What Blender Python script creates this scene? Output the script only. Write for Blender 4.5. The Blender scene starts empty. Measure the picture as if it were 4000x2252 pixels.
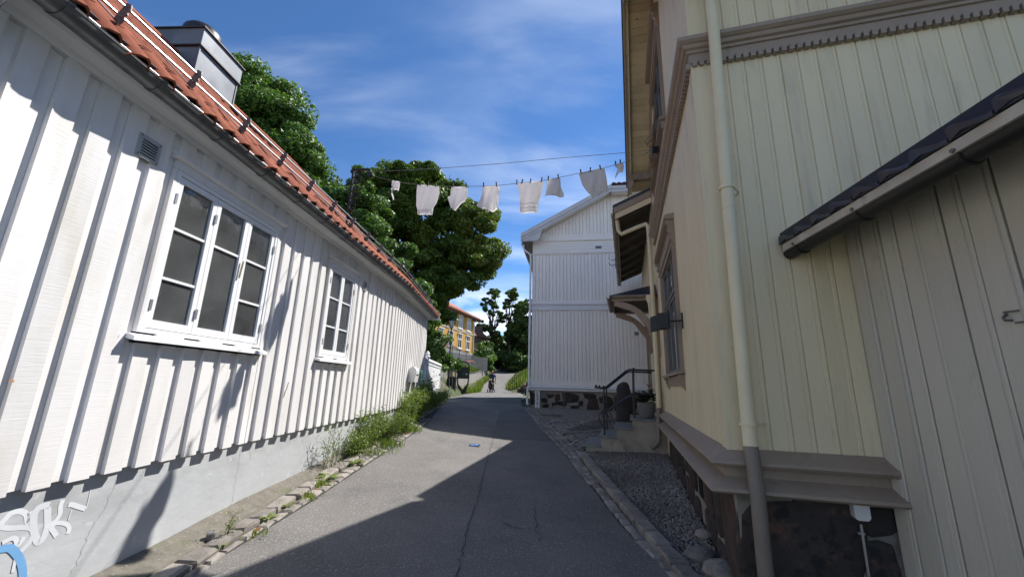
import bpy, bmesh, math, random
import numpy as np
from mathutils import Vector, Matrix, noise

rnd = random.Random(11)
nr = np.random.RandomState(5)
SC = bpy.context.scene
COL = SC.collection
R = math.radians

# ------------------------------------------------------------------ camera
CAMZ = 1.6
_p, _r = R(13.5), R(1.5)
fw = Vector((0, math.cos(_p), math.sin(_p))); up = Vector((0, -math.sin(_p), math.cos(_p))); rt = Vector((1, 0, 0))
cx = rt*math.cos(_r) + up*math.sin(_r); cy = up*math.cos(_r) - rt*math.sin(_r)
cd = bpy.data.cameras.new('camera'); cam = bpy.data.objects.new('camera', cd); COL.objects.link(cam)
cam.matrix_world = Matrix(((cx.x, cy.x, -fw.x, 0), (cx.y, cy.y, -fw.y, 0), (cx.z, cy.z, -fw.z, CAMZ), (0, 0, 0, 1)))
cd.sensor_width = 36; cd.lens = 36*1562/4000; cd.clip_start = .05; cd.clip_end = 3000
SC.camera = cam

# ------------------------------------------------------------------ light
SUN_AZ, SUN_EL = R(48), R(50)
wd = bpy.data.worlds.new('World'); SC.world = wd; wd.use_nodes = True
nt = wd.node_tree; nt.nodes.clear()
def N(nt, t, **k):
    n = nt.nodes.new(t)
    for a, b in k.items():
        if a[0] == '_': n.inputs[a[1:].replace('_', ' ')].default_value = b
        else: setattr(n, a, b)
    return n
def LK(nt, a, b): nt.links.new(a, b)
sky = N(nt, 'ShaderNodeTexSky', sky_type='NISHITA', sun_disc=False, sun_elevation=SUN_EL, sun_rotation=SUN_AZ, altitude=50, air_density=.8, dust_density=.02, ozone_density=3.6)
tc = N(nt, 'ShaderNodeTexCoord')
sep = N(nt, 'ShaderNodeSeparateXYZ'); LK(nt, tc.outputs['Generated'], sep.inputs[0])
def MA(nt, op, a, b=None, clamp=False):
    n = nt.nodes.new('ShaderNodeMath'); n.operation = op; n.use_clamp = clamp
    for i, v in enumerate((a, b)):
        if v is None: continue
        if isinstance(v, (int, float)): n.inputs[i].default_value = v
        else: nt.links.new(v, n.inputs[i])
    return n.outputs[0]
zc = MA(nt, 'MAXIMUM', sep.outputs[2], .03)
den = MA(nt, 'ADD', zc, .12)
cmb = N(nt, 'ShaderNodeCombineXYZ'); LK(nt, MA(nt, 'DIVIDE', sep.outputs[0], den), cmb.inputs[0]); LK(nt, MA(nt, 'DIVIDE', sep.outputs[1], den), cmb.inputs[1])
mp1 = N(nt, 'ShaderNodeMapping'); mp1.inputs['Rotation'].default_value = (0, 0, R(-35)); mp1.inputs['Scale'].default_value = (.75, 1.9, 1); mp1.inputs['Location'].default_value = (.3, 1.7, 0)
LK(nt, cmb.outputs[0], mp1.inputs[0])
n1 = N(nt, 'ShaderNodeTexNoise', _Scale=1.2, _Detail=7.0, _Roughness=.52, _Distortion=.35); LK(nt, mp1.outputs[0], n1.inputs['Vector'])
n2 = N(nt, 'ShaderNodeTexNoise', _Scale=.55, _Detail=3.0); LK(nt, cmb.outputs[0], n2.inputs['Vector'])
def RNG(nt, v, a, b, c=0, d=1, smooth=True):
    n = nt.nodes.new('ShaderNodeMapRange'); n.interpolation_type = 'SMOOTHSTEP' if smooth else 'LINEAR'
    nt.links.new(v, n.inputs[0]); n.inputs[1].default_value = a; n.inputs[2].default_value = b; n.inputs[3].default_value = c; n.inputs[4].default_value = d
    return n.outputs[0]
cir = MA(nt, 'MULTIPLY', RNG(nt, n1.outputs[0], .42, .78), RNG(nt, n2.outputs[0], .30, .62))
# banks of low cumulus towards the horizon, all round
mp2 = N(nt, 'ShaderNodeMapping'); mp2.inputs['Scale'].default_value = (3.2, 3.2, 8.5)
LK(nt, tc.outputs['Generated'], mp2.inputs[0])
n3 = N(nt, 'ShaderNodeTexNoise', _Scale=1.5, _Detail=8.0, _Roughness=.55); LK(nt, mp2.outputs[0], n3.inputs['Vector'])
cum = MA(nt, 'MULTIPLY', RNG(nt, n3.outputs[0], .36, .52), RNG(nt, sep.outputs[2], .25, .15))
fac = MA(nt, 'ADD', MA(nt, 'MULTIPLY', cir, .62), MA(nt, 'MULTIPLY', cum, .85), clamp=True)
tint = N(nt, 'ShaderNodeMix', data_type='RGBA', blend_type='MULTIPLY'); tint.inputs[0].default_value = 1.0
LK(nt, sky.outputs[0], tint.inputs[6]); tint.inputs[7].default_value = (.64, .90, 1.10, 1)
mx = N(nt, 'ShaderNodeMix', data_type='RGBA'); LK(nt, fac, mx.inputs[0]); LK(nt, tint.outputs[2], mx.inputs[6]); mx.inputs[7].default_value = (7.6, 8.2, 9.2, 1)
bg = N(nt, 'ShaderNodeBackground'); bg.inputs[1].default_value = .095
LK(nt, mx.outputs[2], bg.inputs[0])
wo = N(nt, 'ShaderNodeOutputWorld'); LK(nt, bg.outputs[0], wo.inputs[0])
sd = bpy.data.lights.new('sun', 'SUN'); sd.energy = 4.6; sd.angle = R(.53); sd.color = (1, .965, .91)
so = bpy.data.objects.new('sun', sd); COL.objects.link(so); so.location = (20, 20, 40)
sdir = Vector((-math.sin(SUN_AZ)*math.cos(SUN_EL), -math.cos(SUN_AZ)*math.cos(SUN_EL), -math.sin(SUN_EL)))
so.rotation_euler = sdir.to_track_quat('-Z', 'Y').to_euler()
SC.view_settings.view_transform = 'Standard'; SC.view_settings.look = 'None'; SC.view_settings.gamma = 1
SC.view_settings.use_curve_mapping = False; SC.view_settings.exposure = .75
SC.render.engine = 'CYCLES'
SC.cycles.max_bounces = 8; SC.cycles.caustics_reflective = False; SC.cycles.caustics_refractive = False
SC.cycles.transparent_max_bounces = 12; SC.cycles.sample_clamp_indirect = 6

# ------------------------------------------------------------------ materials
def mat(name, col, rough=.6, var=.10, vs=2.5, st=(1, 1, 1), bump=0, bs=30, bst=(1, 1, 1), spec=.4, metal=0, rand=.05,
        dirt=None, ds=3, dt=(.55, .75), dst=(1, 1, 1), grime=None, coord='P', bdist=.01):
    m = bpy.data.materials.new(name); m.use_nodes = True; t = m.node_tree; t.nodes.clear()
    out = N(t, 'ShaderNodeOutputMaterial'); b = N(t, 'ShaderNodeBsdfPrincipled'); LK(t, b.outputs[0], out.inputs[0])
    b.inputs['Roughness'].default_value = rough; b.inputs['Metallic'].default_value = metal; b.inputs['Specular IOR Level'].default_value = spec
    g = N(t, 'ShaderNodeNewGeometry'); P = g.outputs['Position']
    if coord == 'O': P = N(t, 'ShaderNodeTexCoord').outputs['Object']
    def noise_(scale, stretch, det=4, rg=.55):
        mp = N(t, 'ShaderNodeMapping'); mp.inputs['Scale'].default_value = stretch; LK(t, P, mp.inputs[0])
        n = N(t, 'ShaderNodeTexNoise', _Scale=scale, _Detail=det, _Roughness=rg); LK(t, mp.outputs[0], n.inputs['Vector']); return n.outputs[0]
    oi = N(t, 'ShaderNodeObjectInfo')
    v = RNG(t, noise_(vs, st, 5), .25, .75, 1-var, 1+var, False)
    v = MA(t, 'MULTIPLY', v, RNG(t, oi.outputs['Random'], 0, 1, 1-rand, 1+rand, False))
    c = N(t, 'ShaderNodeMix', data_type='RGBA', blend_type='MULTIPLY'); c.inputs[0].default_value = 1
    c.inputs[6].default_value = (*col, 1); LK(t, v, c.inputs[7]); col_o = c.outputs[2]
    for d, sc, th, sst in ([(dirt, ds, dt, dst)] if dirt else []) + ([grime] if grime else []):
        x = N(t, 'ShaderNodeMix', data_type='RGBA'); LK(t, RNG(t, noise_(sc, sst, 6, .6), th[0], th[1]), x.inputs[0])
        LK(t, col_o, x.inputs[6]); x.inputs[7].default_value = (*d, 1); col_o = x.outputs[2]
    LK(t, col_o, b.inputs['Base Color'])
    if bump:
        bn = N(t, 'ShaderNodeBump', _Strength=bump, _Distance=bdist); LK(t, noise_(bs, bst, 4), bn.inputs['Height']); LK(t, bn.outputs[0], b.inputs['Normal'])
    return m
def simple(name, col, rough=.5, metal=0, spec=.5):
    return mat(name, col, rough, var=.05, rand=.02, metal=metal, spec=spec)

m_white = mat('white_board_paint', (.765, .745, .73), .62, var=.07, vs=2.2, st=(1, 1, .5), bump=.22, bs=9, bst=(.6, .6, 12), rand=.05,
              dirt=(.63, .60, .54), ds=3.5, dt=(.48, .80), dst=(1, 1, .30), grime=((.42, .40, .37), 24, (.70, .77), (1, 1, .5)), bdist=.006)
m_trim = mat('white_trim_paint', (.80, .80, .81), .45, var=.04, rand=.03, bump=.15, bs=14, bst=(1, 1, 6))
m_plinth = mat('pale_render', (.445, .455, .465), .85, var=.10, vs=1.3, bump=.35, bs=6, bst=(1, 1, 1.6), dirt=(.36, .365, .365), ds=2.1, dt=(.46, .76), dst=(.6, .6, 1.4),
               grime=((.53, .54, .55), 7, (.58, .70), (1, 1, 1.2)), bdist=.012)
m_mortar = mat('mortar', (.155, .14, .115), .95, var=.25, vs=9, bump=.8, bs=30, dirt=(.24, .225, .19), ds=34, dt=(.58, .66), grime=((.12, .13, .07), 3.5, (.55, .75), (1, 1, 1)))
m_tile = mat('clay_tile', (.255, .082, .046), .85, var=.25, vs=12, bump=.25, bs=80, rand=.20, spec=.15, dirt=(.17, .055, .035), ds=5, dt=(.5, .8), coord='P')
m_zinc = mat('zinc', (.16, .165, .165), .42, var=.25, vs=5, metal=.65, rand=.05, dirt=(.10, .105, .10), ds=6, dt=(.5, .75))
m_zincl = mat('zinc_sheet', (.165, .175, .19), .55, var=.22, vs=2.2, metal=.35, bump=.2, bs=3, dirt=(.11, .115, .13), ds=3, dt=(.5, .8))
m_steel = simple('galvanised_steel', (.52, .53, .54), .35, .8)
m_iron = simple('black_iron', (.012, .012, .014), .45)
m_rust = mat('dark_bracket_metal', (.17, .15, .14), .6, var=.3, vs=30, metal=.3)
m_dark = simple('interior_dark', (.10, .105, .105), .9)
m_room = mat('interior_plaster', (.33, .36, .37), .9, var=.08)
m_cream = mat('cream_board_paint', (.72, .625, .415), .6, var=.05, vs=2, st=(1, 1, .4), bump=.35, bs=16, bst=(3, 3, .35), rand=.035,
              dirt=(.56, .48, .33), ds=5, dt=(.50, .80), dst=(1.5, 1.5, .25), grime=((.33, .30, .24), 22, (.70, .78), (1, 1, .5)))
m_creamp = mat('cream_pipe_paint', (.70, .625, .42), .45, var=.06, vs=4, rand=.02, grime=((.28, .27, .22), 25, (.70, .8), (1, 1, .6)))
m_brown = mat('taupe_trim_paint', (.32, .255, .195), .55, var=.10, vs=4, st=(1, 1, 1), bump=.2, bs=30, rand=.04, grime=((.19, .165, .12), 8, (.55, .8), (1, 1, 1)))
m_shed = mat('shed_plank_paint', (.56, .53, .44), .65, var=.07, vs=2, st=(1, 1, .4), bump=.4, bs=14, bst=(3, 3, .5), rand=.05,
             dirt=(.38, .35, .29), ds=6, dt=(.62, .8), dst=(1, 1, .4), grime=((.17, .16, .15), 25, (.76, .82), (1, 1, .5)))
m_blackt = mat('black_glazed_tile', (.05, .055, .066), .30, var=.3, vs=10, rand=.15)
m_navy = simple('dark_flashing', (.014, .017, .03), .45, 0)
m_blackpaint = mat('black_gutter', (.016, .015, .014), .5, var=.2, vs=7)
m_fascia = mat('weathered_fascia', (.52, .47, .38), .7, var=.2, vs=5, grime=((.12, .10, .08), 12, (.6, .75), (1, 1, 1)))
m_stone = mat('foundation_stone', (.050, .042, .038), .9, var=.35, vs=5, bump=.8, bs=14, rand=.25, dirt=(.12, .07, .055), ds=7, dt=(.52, .68), grime=((.025, .024, .024), 10, (.48, .64), (1, 1, 1)), bdist=.03)
m_smort = mat('foundation_mortar', (.28, .26, .225), .95, var=.2, vs=7, bump=.8, bs=22, dirt=(.17, .16, .14), ds=3, dt=(.5, .7))
m_sett = mat('granite_sett', (.24, .215, .19), .8, var=.28, vs=9, bump=.7, bs=45, rand=.28, dirt=(.105, .10, .09), ds=8, dt=(.5, .8), grime=((.30, .28, .26), 120, (.62, .7), (1, 1, 1)))
m_joint = mat('joint_soil', (.050, .046, .040), .98, var=.3, vs=14, bump=.6, bs=60, dirt=(.05, .06, .025), ds=3, dt=(.55, .75))
m_gravel = mat('gravel_stone', (.105, .10, .095), .9, var=.35, vs=3, rand=.1)
m_concrete = mat('stained_concrete', (.27, .25, .215), .9, var=.2, vs=2, st=(2, 2, .5), bump=.4, bs=12, dirt=(.12, .10, .07), ds=3, dt=(.50, .72), dst=(2, 2, .25), grime=((.40, .38, .35), 3, (.58, .72), (2, 2, .3)))
m_render = mat('step_render', (.36, .33, .27), .9, var=.22, vs=3, bump=.5, bs=18, dirt=(.13, .12, .09), ds=3, dt=(.52, .75), dst=(1, 1, .6))
m_slate = mat('slate_tread', (.17, .185, .18), .55, var=.2, vs=6, st=(1, 3, 1), bump=.3, bs=20, rand=.1)
m_wall2 = mat('far_white_paint', (.90, .85, .77), .6, var=.03, rand=.03, bump=.2, bs=12, bst=(3, 3, .3))
m_ochre = mat('ochre_paint', (.56, .31, .055), .7, var=.08, vs=1, st=(1, 1, .4), bump=.2, bs=8, bst=(1, 1, 4))
m_redtile = mat('red_roof', (.40, .15, .085), .8, var=.2, vs=4, rand=.1)
m_barn = mat('brown_barn', (.12, .075, .055), .85, var=.25, vs=2, st=(4, 4, .5))
def clothmat():
    m = mat('white_cotton', (.86, .85, .85), .85, var=.04, vs=8, bump=.5, bs=13, rand=.02); t = m.node_tree
    b = t.nodes['Principled BSDF']; o = t.nodes['Material Output']; tl = N(t, 'ShaderNodeBsdfTranslucent'); tl.inputs[0].default_value = (.88, .85, .84, 1); x = N(t, 'ShaderNodeMixShader'); x.inputs[0].default_value = .48
    LK(t, b.outputs[0], x.inputs[1]); LK(t, tl.outputs[0], x.inputs[2]); LK(t, x.outputs[0], o.inputs[0]); return m
m_cloth = clothmat()
m_wood = mat('peg_wood', (.05, .04, .035), .7, rand=.3)
m_rope = simple('rope', (.26, .25, .24), .9)
m_green = simple('green_plastic', (.010, .065, .055), .35)
m_white_pl = simple('white_plastic', (.70, .70, .68), .4)
m_stem = mat('green_stem', (.10, .13, .035), .7)
m_bark = mat('bark', (.045, .036, .028), .9, var=.3, vs=4, st=(2, 2, .4), bump=.8, bs=8, bst=(3, 3, .5))
m_pot = mat('grey_pot', (.17, .175, .17), .6, var=.12, vs=5, bump=.2, bs=40)
m_soil = mat('terrain_soil', (.10, .085, .055), .95, var=.3, vs=2, dirt=(.05, .07, .02), ds=.7, dt=(.4, .6))
m_hill = mat('terrain_grass', (.055, .075, .022), .95, var=.35, vs=1.2, dirt=(.11, .10, .05), ds=.6, dt=(.5, .7))

def leafmat(name, cols, tr=.30):
    m = bpy.data.materials.new(name); m.use_nodes = True; t = m.node_tree; t.nodes.clear()
    out = N(t, 'ShaderNodeOutputMaterial')
    g = N(t, 'ShaderNodeNewGeometry'); n = N(t, 'ShaderNodeTexNoise', _Scale=.55, _Detail=3.0); LK(t, g.outputs['Position'], n.inputs['Vector'])
    r = MA(t, 'ADD', MA(t, 'MULTIPLY', g.outputs['Random Per Island'], .55), MA(t, 'MULTIPLY', RNG(t, n.outputs[0], .3, .7), .45))
    cr = N(t, 'ShaderNodeValToRGB'); LK(t, r, cr.inputs[0]); e = cr.color_ramp.elements
    e[0].color = (*cols[0], 1); e[1].color = (*cols[-1], 1)
    for i, c in enumerate(cols[1:-1]):
        x = e.new((i+1)/(len(cols)-1)); x.color = (*c, 1)
    b = N(t, 'ShaderNodeBsdfPrincipled', _Roughness=.5); b.inputs['Specular IOR Level'].default_value = .35
    LK(t, cr.outputs[0], b.inputs['Base Color'])
    tl = N(t, 'ShaderNodeBsdfTranslucent'); h = N(t, 'ShaderNodeMix', data_type='RGBA', blend_type='MULTIPLY'); h.inputs[0].default_value = 1
    LK(t, cr.outputs[0], h.inputs[6]); h.inputs[7].default_value = (1.5, 1.7, .6, 1); LK(t, h.outputs[2], tl.inputs[0])
    mxs = N(t, 'ShaderNodeMixShader'); mxs.inputs[0].default_value = tr; LK(t, b.outputs[0], mxs.inputs[1]); LK(t, tl.outputs[0], mxs.inputs[2]); LK(t, mxs.outputs[0], out.inputs[0])
    return m
l_ash = leafmat('ash_leaf', [(0.051, 0.098, 0.018), (0.09, 0.17, 0.03), (0.153, 0.243, 0.048)])
l_maple = leafmat('maple_leaf', [(0.04, 0.075, 0.013), (0.072, 0.134, 0.021), (0.129, 0.191, 0.03), (0.207, 0.202, 0.03)])
l_far = leafmat('far_leaf', [(0.032, 0.064, 0.017), (0.058, 0.113, 0.026), (0.123, 0.16, 0.032)])
l_ivy = leafmat('ivy_leaf', [(0.04, 0.081, 0.018), (0.081, 0.154, 0.035), (0.144, 0.227, 0.054)])
l_weed = leafmat('weed_leaf', [(0.093, 0.133, 0.029), (0.155, 0.21, 0.052), (0.232, 0.28, 0.075)])
l_grass = leafmat('grass_leaf', [(.09, .14, .025), (.14, .20, .04), (.22, .22, .07)])
l_pot = leafmat('pot_leaf', [(.012, .022, .010), (.028, .042, .016), (.05, .055, .03)], .15)

def glassmat(name, tint=(.82, .86, .86), ior=1.5, haze=.11):
    m = bpy.data.materials.new(name); m.use_nodes = True; t = m.node_tree; t.nodes.clear()
    out = N(t, 'ShaderNodeOutputMaterial'); tr = N(t, 'ShaderNodeBsdfTransparent'); tr.inputs[0].default_value = (*tint, 1)
    gl = N(t, 'ShaderNodeBsdfGlossy'); gl.inputs[0].default_value = (.95, .97, 1, 1); gl.inputs['Roughness'].default_value = .015
    n = N(t, 'ShaderNodeTexNoise', _Scale=3.0, _Detail=2.0); bn = N(t, 'ShaderNodeBump', _Strength=.12, _Distance=.01); LK(t, n.outputs[0], bn.inputs['Height']); LK(t, bn.outputs[0], gl.inputs['Normal'])
    fr = N(t, 'ShaderNodeFresnel', _IOR=ior); f = MA(t, 'MULTIPLY', fr.outputs[0], 1.6, clamp=True)
    df = N(t, 'ShaderNodeBsdfDiffuse'); df.inputs[0].default_value = (.58, .61, .62, 1); n4 = N(t, 'ShaderNodeTexNoise', _Scale=2.2, _Detail=5.0); g4 = N(t, 'ShaderNodeNewGeometry'); LK(t, g4.outputs['Position'], n4.inputs['Vector'])  # diffuse grey mixed in to lift the dark panes, standing for reflected haze
    md = N(t, 'ShaderNodeMixShader'); LK(t, RNG(t, n4.outputs[0], .3, .7, haze*.6, haze*1.4, False), md.inputs[0]); LK(t, tr.outputs[0], md.inputs[1]); LK(t, df.outputs[0], md.inputs[2])
    mxs = N(t, 'ShaderNodeMixShader'); LK(t, f, mxs.inputs[0]); LK(t, md.outputs[0], mxs.inputs[1]); LK(t, gl.outputs[0], mxs.inputs[2]); LK(t, mxs.outputs[0], out.inputs[0])
    return m
m_glass = glassmat('window_glass')

def asphalt():
    m = mat('asphalt', (.156, .145, .135), .88, var=.22, vs=1.4, bump=.55, bs=130, dirt=(.108, .102, .098), ds=1.1, dt=(.48, .72), grime=((.30, .29, .28), 58, (.52, .68), (1, 1, 1)), bdist=.014)
    return m
m_asph = asphalt()
m_asph2 = mat('asphalt_patch', (.118, .114, .11), .88, var=.18, vs=1.2, bump=.6, bs=130, grime=((.22, .21, .20), 100, (.62, .70), (1, 1, 1)), bdist=.006)
m_crack = mat('crack_fill', (.045, .043, .04), .95)

# ------------------------------------------------------------------ builders
W = {}
def tag(o, label=None, cat=None, group=None, kind=None):
    if label: o['label'] = label
    if cat: o['category'] = cat
    if group: o['group'] = group
    if kind: o['kind'] = kind
    return o
def thing(name, label, cat, loc, group=None):
    o = bpy.data.objects.new(name, None); COL.objects.link(o); o.location = loc; o.empty_display_size = .1
    W[o.name] = Vector(loc); return tag(o, label, cat, group)
def link(name, me, parent=None, loc=None, rot=None, origin=None):
    o = bpy.data.objects.new(name, me); COL.objects.link(o)
    wl = Vector(loc) if loc is not None else (W[parent.name].copy() if parent is not None else Vector((0, 0, 0)))
    if parent is not None:
        o.parent = parent; o.location = wl - W[parent.name]
    else: o.location = wl
    if rot is not None: o.rotation_euler = rot if not isinstance(rot, Matrix) else rot.to_euler()
    W[o.name] = wl
    return o
class MB:
    def __init__(s): s.v = []; s.f = []
    def add(s, vs, fs):
        b = len(s.v); s.v += [tuple(v) for v in vs]; s.f += [tuple(b+i for i in f) for f in fs]; return s
    def hexa(s, p): return s.add(p, [(0, 3, 2, 1), (4, 5, 6, 7), (0, 1, 5, 4), (1, 2, 6, 5), (2, 3, 7, 6), (3, 0, 4, 7)])
    def box(s, fr, a, b, c, d, e, f): return s.hexa([fr.pt(a, c, e), fr.pt(b, c, e), fr.pt(b, d, e), fr.pt(a, d, e), fr.pt(a, c, f), fr.pt(b, c, f), fr.pt(b, d, f), fr.pt(a, d, f)])
    def prism(s, A, B):
        n = len(A); return s.add(list(A)+list(B), [tuple(range(n))[::-1], tuple(range(n, 2*n))] + [(i, (i+1) % n, n+(i+1) % n, n+i) for i in range(n)])
    def plate(s, fr, poly, o0, o1): return s.prism([fr.pt(a, o0, z) for a, z in poly], [fr.pt(a, o1, z) for a, z in poly])
    def prof(s, fr, prof, s0, s1): return s.prism([fr.pt(s0, o, z) for o, z in prof], [fr.pt(s1, o, z) for o, z in prof])
    def tube(s, pts, r, n=8, caps=True):
        pts = [Vector(p) for p in pts]; rr = r if isinstance(r, (list, tuple)) else [r]*len(pts); b = len(s.v); ref = None
        for i, p in enumerate(pts):
            t = (pts[min(i+1, len(pts)-1)] - pts[max(i-1, 0)]).normalized()
            if ref is None: ref = t.orthogonal().normalized()
            u = (ref - t*ref.dot(t)).normalized(); ref = u; w = t.cross(u)
            for k in range(n):
                a = 2*math.pi*k/n; s.v.append(tuple(p + (u*math.cos(a)+w*math.sin(a))*rr[i]))
        for i in range(len(pts)-1):
            for k in range(n): s.f.append((b+i*n+k, b+i*n+(k+1) % n, b+(i+1)*n+(k+1) % n, b+(i+1)*n+k))
        if caps:
            s.f.append(tuple(b+k for k in range(n))[::-1]); e = b+(len(pts)-1)*n; s.f.append(tuple(e+k for k in range(n)))
        return s
    def lathe(s, base, prof, n=16):
        b = len(s.v); base = Vector(base)
        for r, z in prof:
            for k in range(n):
                a = 2*math.pi*k/n; s.v.append((base.x+r*math.cos(a), base.y+r*math.sin(a), base.z+z))
        for i in range(len(prof)-1):
            for k in range(n): s.f.append((b+i*n+k, b+i*n+(k+1) % n, b+(i+1)*n+(k+1) % n, b+(i+1)*n+k))
        s.f.append(tuple(b+k for k in range(n))[::-1]); e = b+(len(prof)-1)*n; s.f.append(tuple(e+k for k in range(n)))
        return s
    def ribbon(s, pts, w, nrm):
        pts = [Vector(p) for p in pts]; nrm = Vector(nrm); L = []
        for i, p in enumerate(pts):
            t = (pts[min(i+1, len(pts)-1)] - pts[max(i-1, 0)]).normalized(); q = nrm.cross(t).normalized()
            ww = w[i] if isinstance(w, (list, tuple)) else w
            L += [p+q*ww/2, p-q*ww/2]
        return s.add(L, [(2*i, 2*i+1, 2*i+3, 2*i+2) for i in range(len(pts)-1)])
    def mesh(s, name, m, smooth=False, origin=(0, 0, 0), recalc=True, ang=.7):
        me = bpy.data.meshes.new(name); o = Vector(origin)
        me.from_pydata([(v[0]-o.x, v[1]-o.y, v[2]-o.z) for v in s.v], [], s.f)
        if recalc and len(s.f) < 30000:
            bm = bmesh.new(); bm.from_mesh(me); bmesh.ops.recalc_face_normals(bm, faces=bm.faces); bm.to_mesh(me); bm.free()
        for x in (m if isinstance(m, (list, tuple)) else [m]): me.materials.append(x)
        if smooth:
            me.polygons.foreach_set('use_smooth', [True]*len(me.polygons)); me.set_sharp_from_angle(angle=ang)
        me.update(); return me
    def build(s, name, m, parent=None, smooth=False, loc=None, recalc=True, **k):
        if parent is not None and loc is None: loc = W[parent.name]
        if loc is None: loc = (0, 0, 0)
        o = link(name, s.mesh(name, m, smooth, loc, recalc), parent, loc); return tag(o, **k)
class Fr:
    def __init__(s, p, az, left=False):
        s.p = Vector((p[0], p[1], 0)); s.d = Vector((math.sin(az), math.cos(az), 0))
        s.n = Vector((-s.d.y, s.d.x, 0)) if left else Vector((s.d.y, -s.d.x, 0))
        s.x = s.d if left else -s.d      # right-handed: x, n, z
    def pt(s, a, o, z): return s.p + s.d*a + s.n*o + Vector((0, 0, z))
    def rot(s): return Matrix(((s.x.x, s.n.x, 0), (s.x.y, s.n.y, 0), (0, 0, 1)))
def kids(n): pass
# ------------------------------------------------------------------ ground shape
YL = [-6, 0, 3.5, 6, 8.4, 10.5, 14, 17, 20, 33, 40, 60, 85, 140]; ZL = [-.5, -.12, .108, .275, .43, .56, .76, .85, .90, .95, 1.5, 3.6, 6.2, 9]
YR = [-6, 0, 3.5, 5, 8.5, 11, 14, 17, 20, 33, 40, 60, 85, 140]; ZR = [-.1, .02, .08, .11, .21, .40, .64, .80, .89, .95, 1.5, 3.6, 6.2, 9]
_Y = np.arange(-6, 140.01, .25)
def _sm(xs, zs):
    z = np.interp(_Y, xs, zs); k = np.ones(7)/7; return np.convolve(np.pad(z, 3, 'edge'), k, 'valid')
_ZL, _ZR = _sm(YL, ZL), _sm(YR, ZR)
def G(x, y):
    a = np.interp(y, _Y, _ZL); b = np.interp(y, _Y, _ZR); t = min(1, max(0, (x+2.3)/3.6)); return float(a+(b-a)*t)
def sheet(name, rows, m, dz=0, parent=None, kind=None, flat=None, **k):
    mb = MB(); n = len(rows[0])
    for r in rows:
        for x, y in r: mb.v.append((x, y, (G(x, y) if flat is None else flat(x, y))+dz))
    for i in range(len(rows)-1):
        for j in range(n-1): mb.f.append((i*n+j, i*n+j+1, (i+1)*n+j+1, (i+1)*n+j))
    return mb.build(name, m, parent, smooth=True, recalc=False, kind=kind, **k)
ROADL = [(-6, -2.5), (3.5, -2.42), (5.1, -2.28), (6.7, -2.22), (8.3, -2.14), (10.3, -2.10), (12, -2.18), (14, -2.35), (16.6, -2.55), (20, -2.9), (28.4, -2.75), (33, -2.3), (40, -2.55), (48, -2.1), (58, -2.4), (70, -1), (85, 4), (100, 14)]
ROADR = [(-6, 1.6), (3.6, 1.44), (4.45, 1.31), (5.35, 1.26), (6.2, 1.27), (7.05, 1.21), (8.6, 1.18), (9.6, 1.09), (11.75, .85), (14.3, .66), (17, .5), (20, .55), (28, .95), (33, .9), (36, -.3), (40, -.2), (49.3, .6), (58, 2.2), (70, 6), (85, 12), (100, 20)]
def rl(y): return float(np.interp(y, *zip(*ROADL)))
def rr_(y): return float(np.interp(y, *zip(*ROADR)))
# terrain: one sheet out to the horizon, dipping a little under the built ground
def terr(x, y):
    z = G(x, y)
    if x < rl(y) and y > 19: z += 1.9*min(1, max(0, (rl(y)-x-.45)/1.6))*min(1, (y-19)/5) + .12*min(12, max(0, rl(y)-x-2))
    if x > rr_(y) and y > 30: z += min(1.6, .5*max(0, x-rr_(y)-.3))
    if y > 60: z += .05*(y-60)*min(1, abs(x)/40)
    return z
ys = list(np.arange(-40, 30, 2.0)) + list(np.arange(30, 110, 2.5)) + [120, 140, 200, 400, 1200]
xs = [-1200, -300, -120, -70, -45, -30, -22, -16, -12, -9, -7, -6, -5, -4.4, -3.8, -3.2, -2.6, -1.5, 0, 1, 1.8, 2.6, 3.4, 4.2, 5, 7, 9, 12, 16, 24, 34, 50, 80, 140, 320, 1200]
sheet('ground', [[(x, y) for x in xs] for y in ys], m_soil, dz=-.06, kind='structure', flat=lambda x, y: terr(x, min(y, 140)))
# asphalt road
rows = []
yy = list(np.arange(-5.5, 36, .5)) + list(np.arange(36, 101, 1.5))
for y in yy:
    a, b = rl(y), rr_(y); rows.append([(a+(b-a)*t/8, y) for t in range(9)])
road = sheet('road', rows, m_asph, dz=0, kind='structure')
sheet('asphalt_patch', [[(-.33+.02*math.sin(y*2)+(rr_(y)-.02+.33)*t/5, y) for t in range(6)] for y in np.arange(9.9, 15.2, .4)], m_asph2, dz=.005, parent=road)
sheet('asphalt_patch', [[(-1.15+.06*(y-17)+(rr_(y)-.05+1.1)*t/5, y) for t in range(6)] for y in np.arange(17.2, 23, .5)], m_asph2, dz=.005, parent=road)
def crack(pts, w, seed):
    r = random.Random(seed); P = []
    for i in range(len(pts)-1):
        (x0, y0), (x1, y1) = pts[i], pts[i+1]; n = max(2, int(math.hypot(x1-x0, y1-y0)/.06))
        for k in range(n):
            t = k/n; x = x0+(x1-x0)*t+r.gauss(0, .010); y = y0+(y1-y0)*t+r.gauss(0, .008); P.append((x, y, G(x, y)+.0075))
    ws = [max(.003, w*(.35+.9*r.random())) for _ in P]
    MB().ribbon(P, ws, (0, 0, 1)).build('crack', m_crack, road, recalc=False)
crack([(-.33, 10.6), (-.35, 8.4), (-.37, 7.1), (-.37, 5.4), (-.40, 4.76), (-.39, 4.3), (-.38, 3.8), (-.42, 3.2)], .010, 1)
crack([(-.06, 4.85), (.05, 4.72), (.22, 4.66), (.33, 4.74), (.34, 5.1), (.37, 5.45)], .010, 2)
crack([(.30, 4.68), (.36, 4.5), (.30, 4.3)], .008, 3)
crack([(.33, 10.62), (.6, 10.55), (.95, 10.5)], .014, 5)
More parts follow.
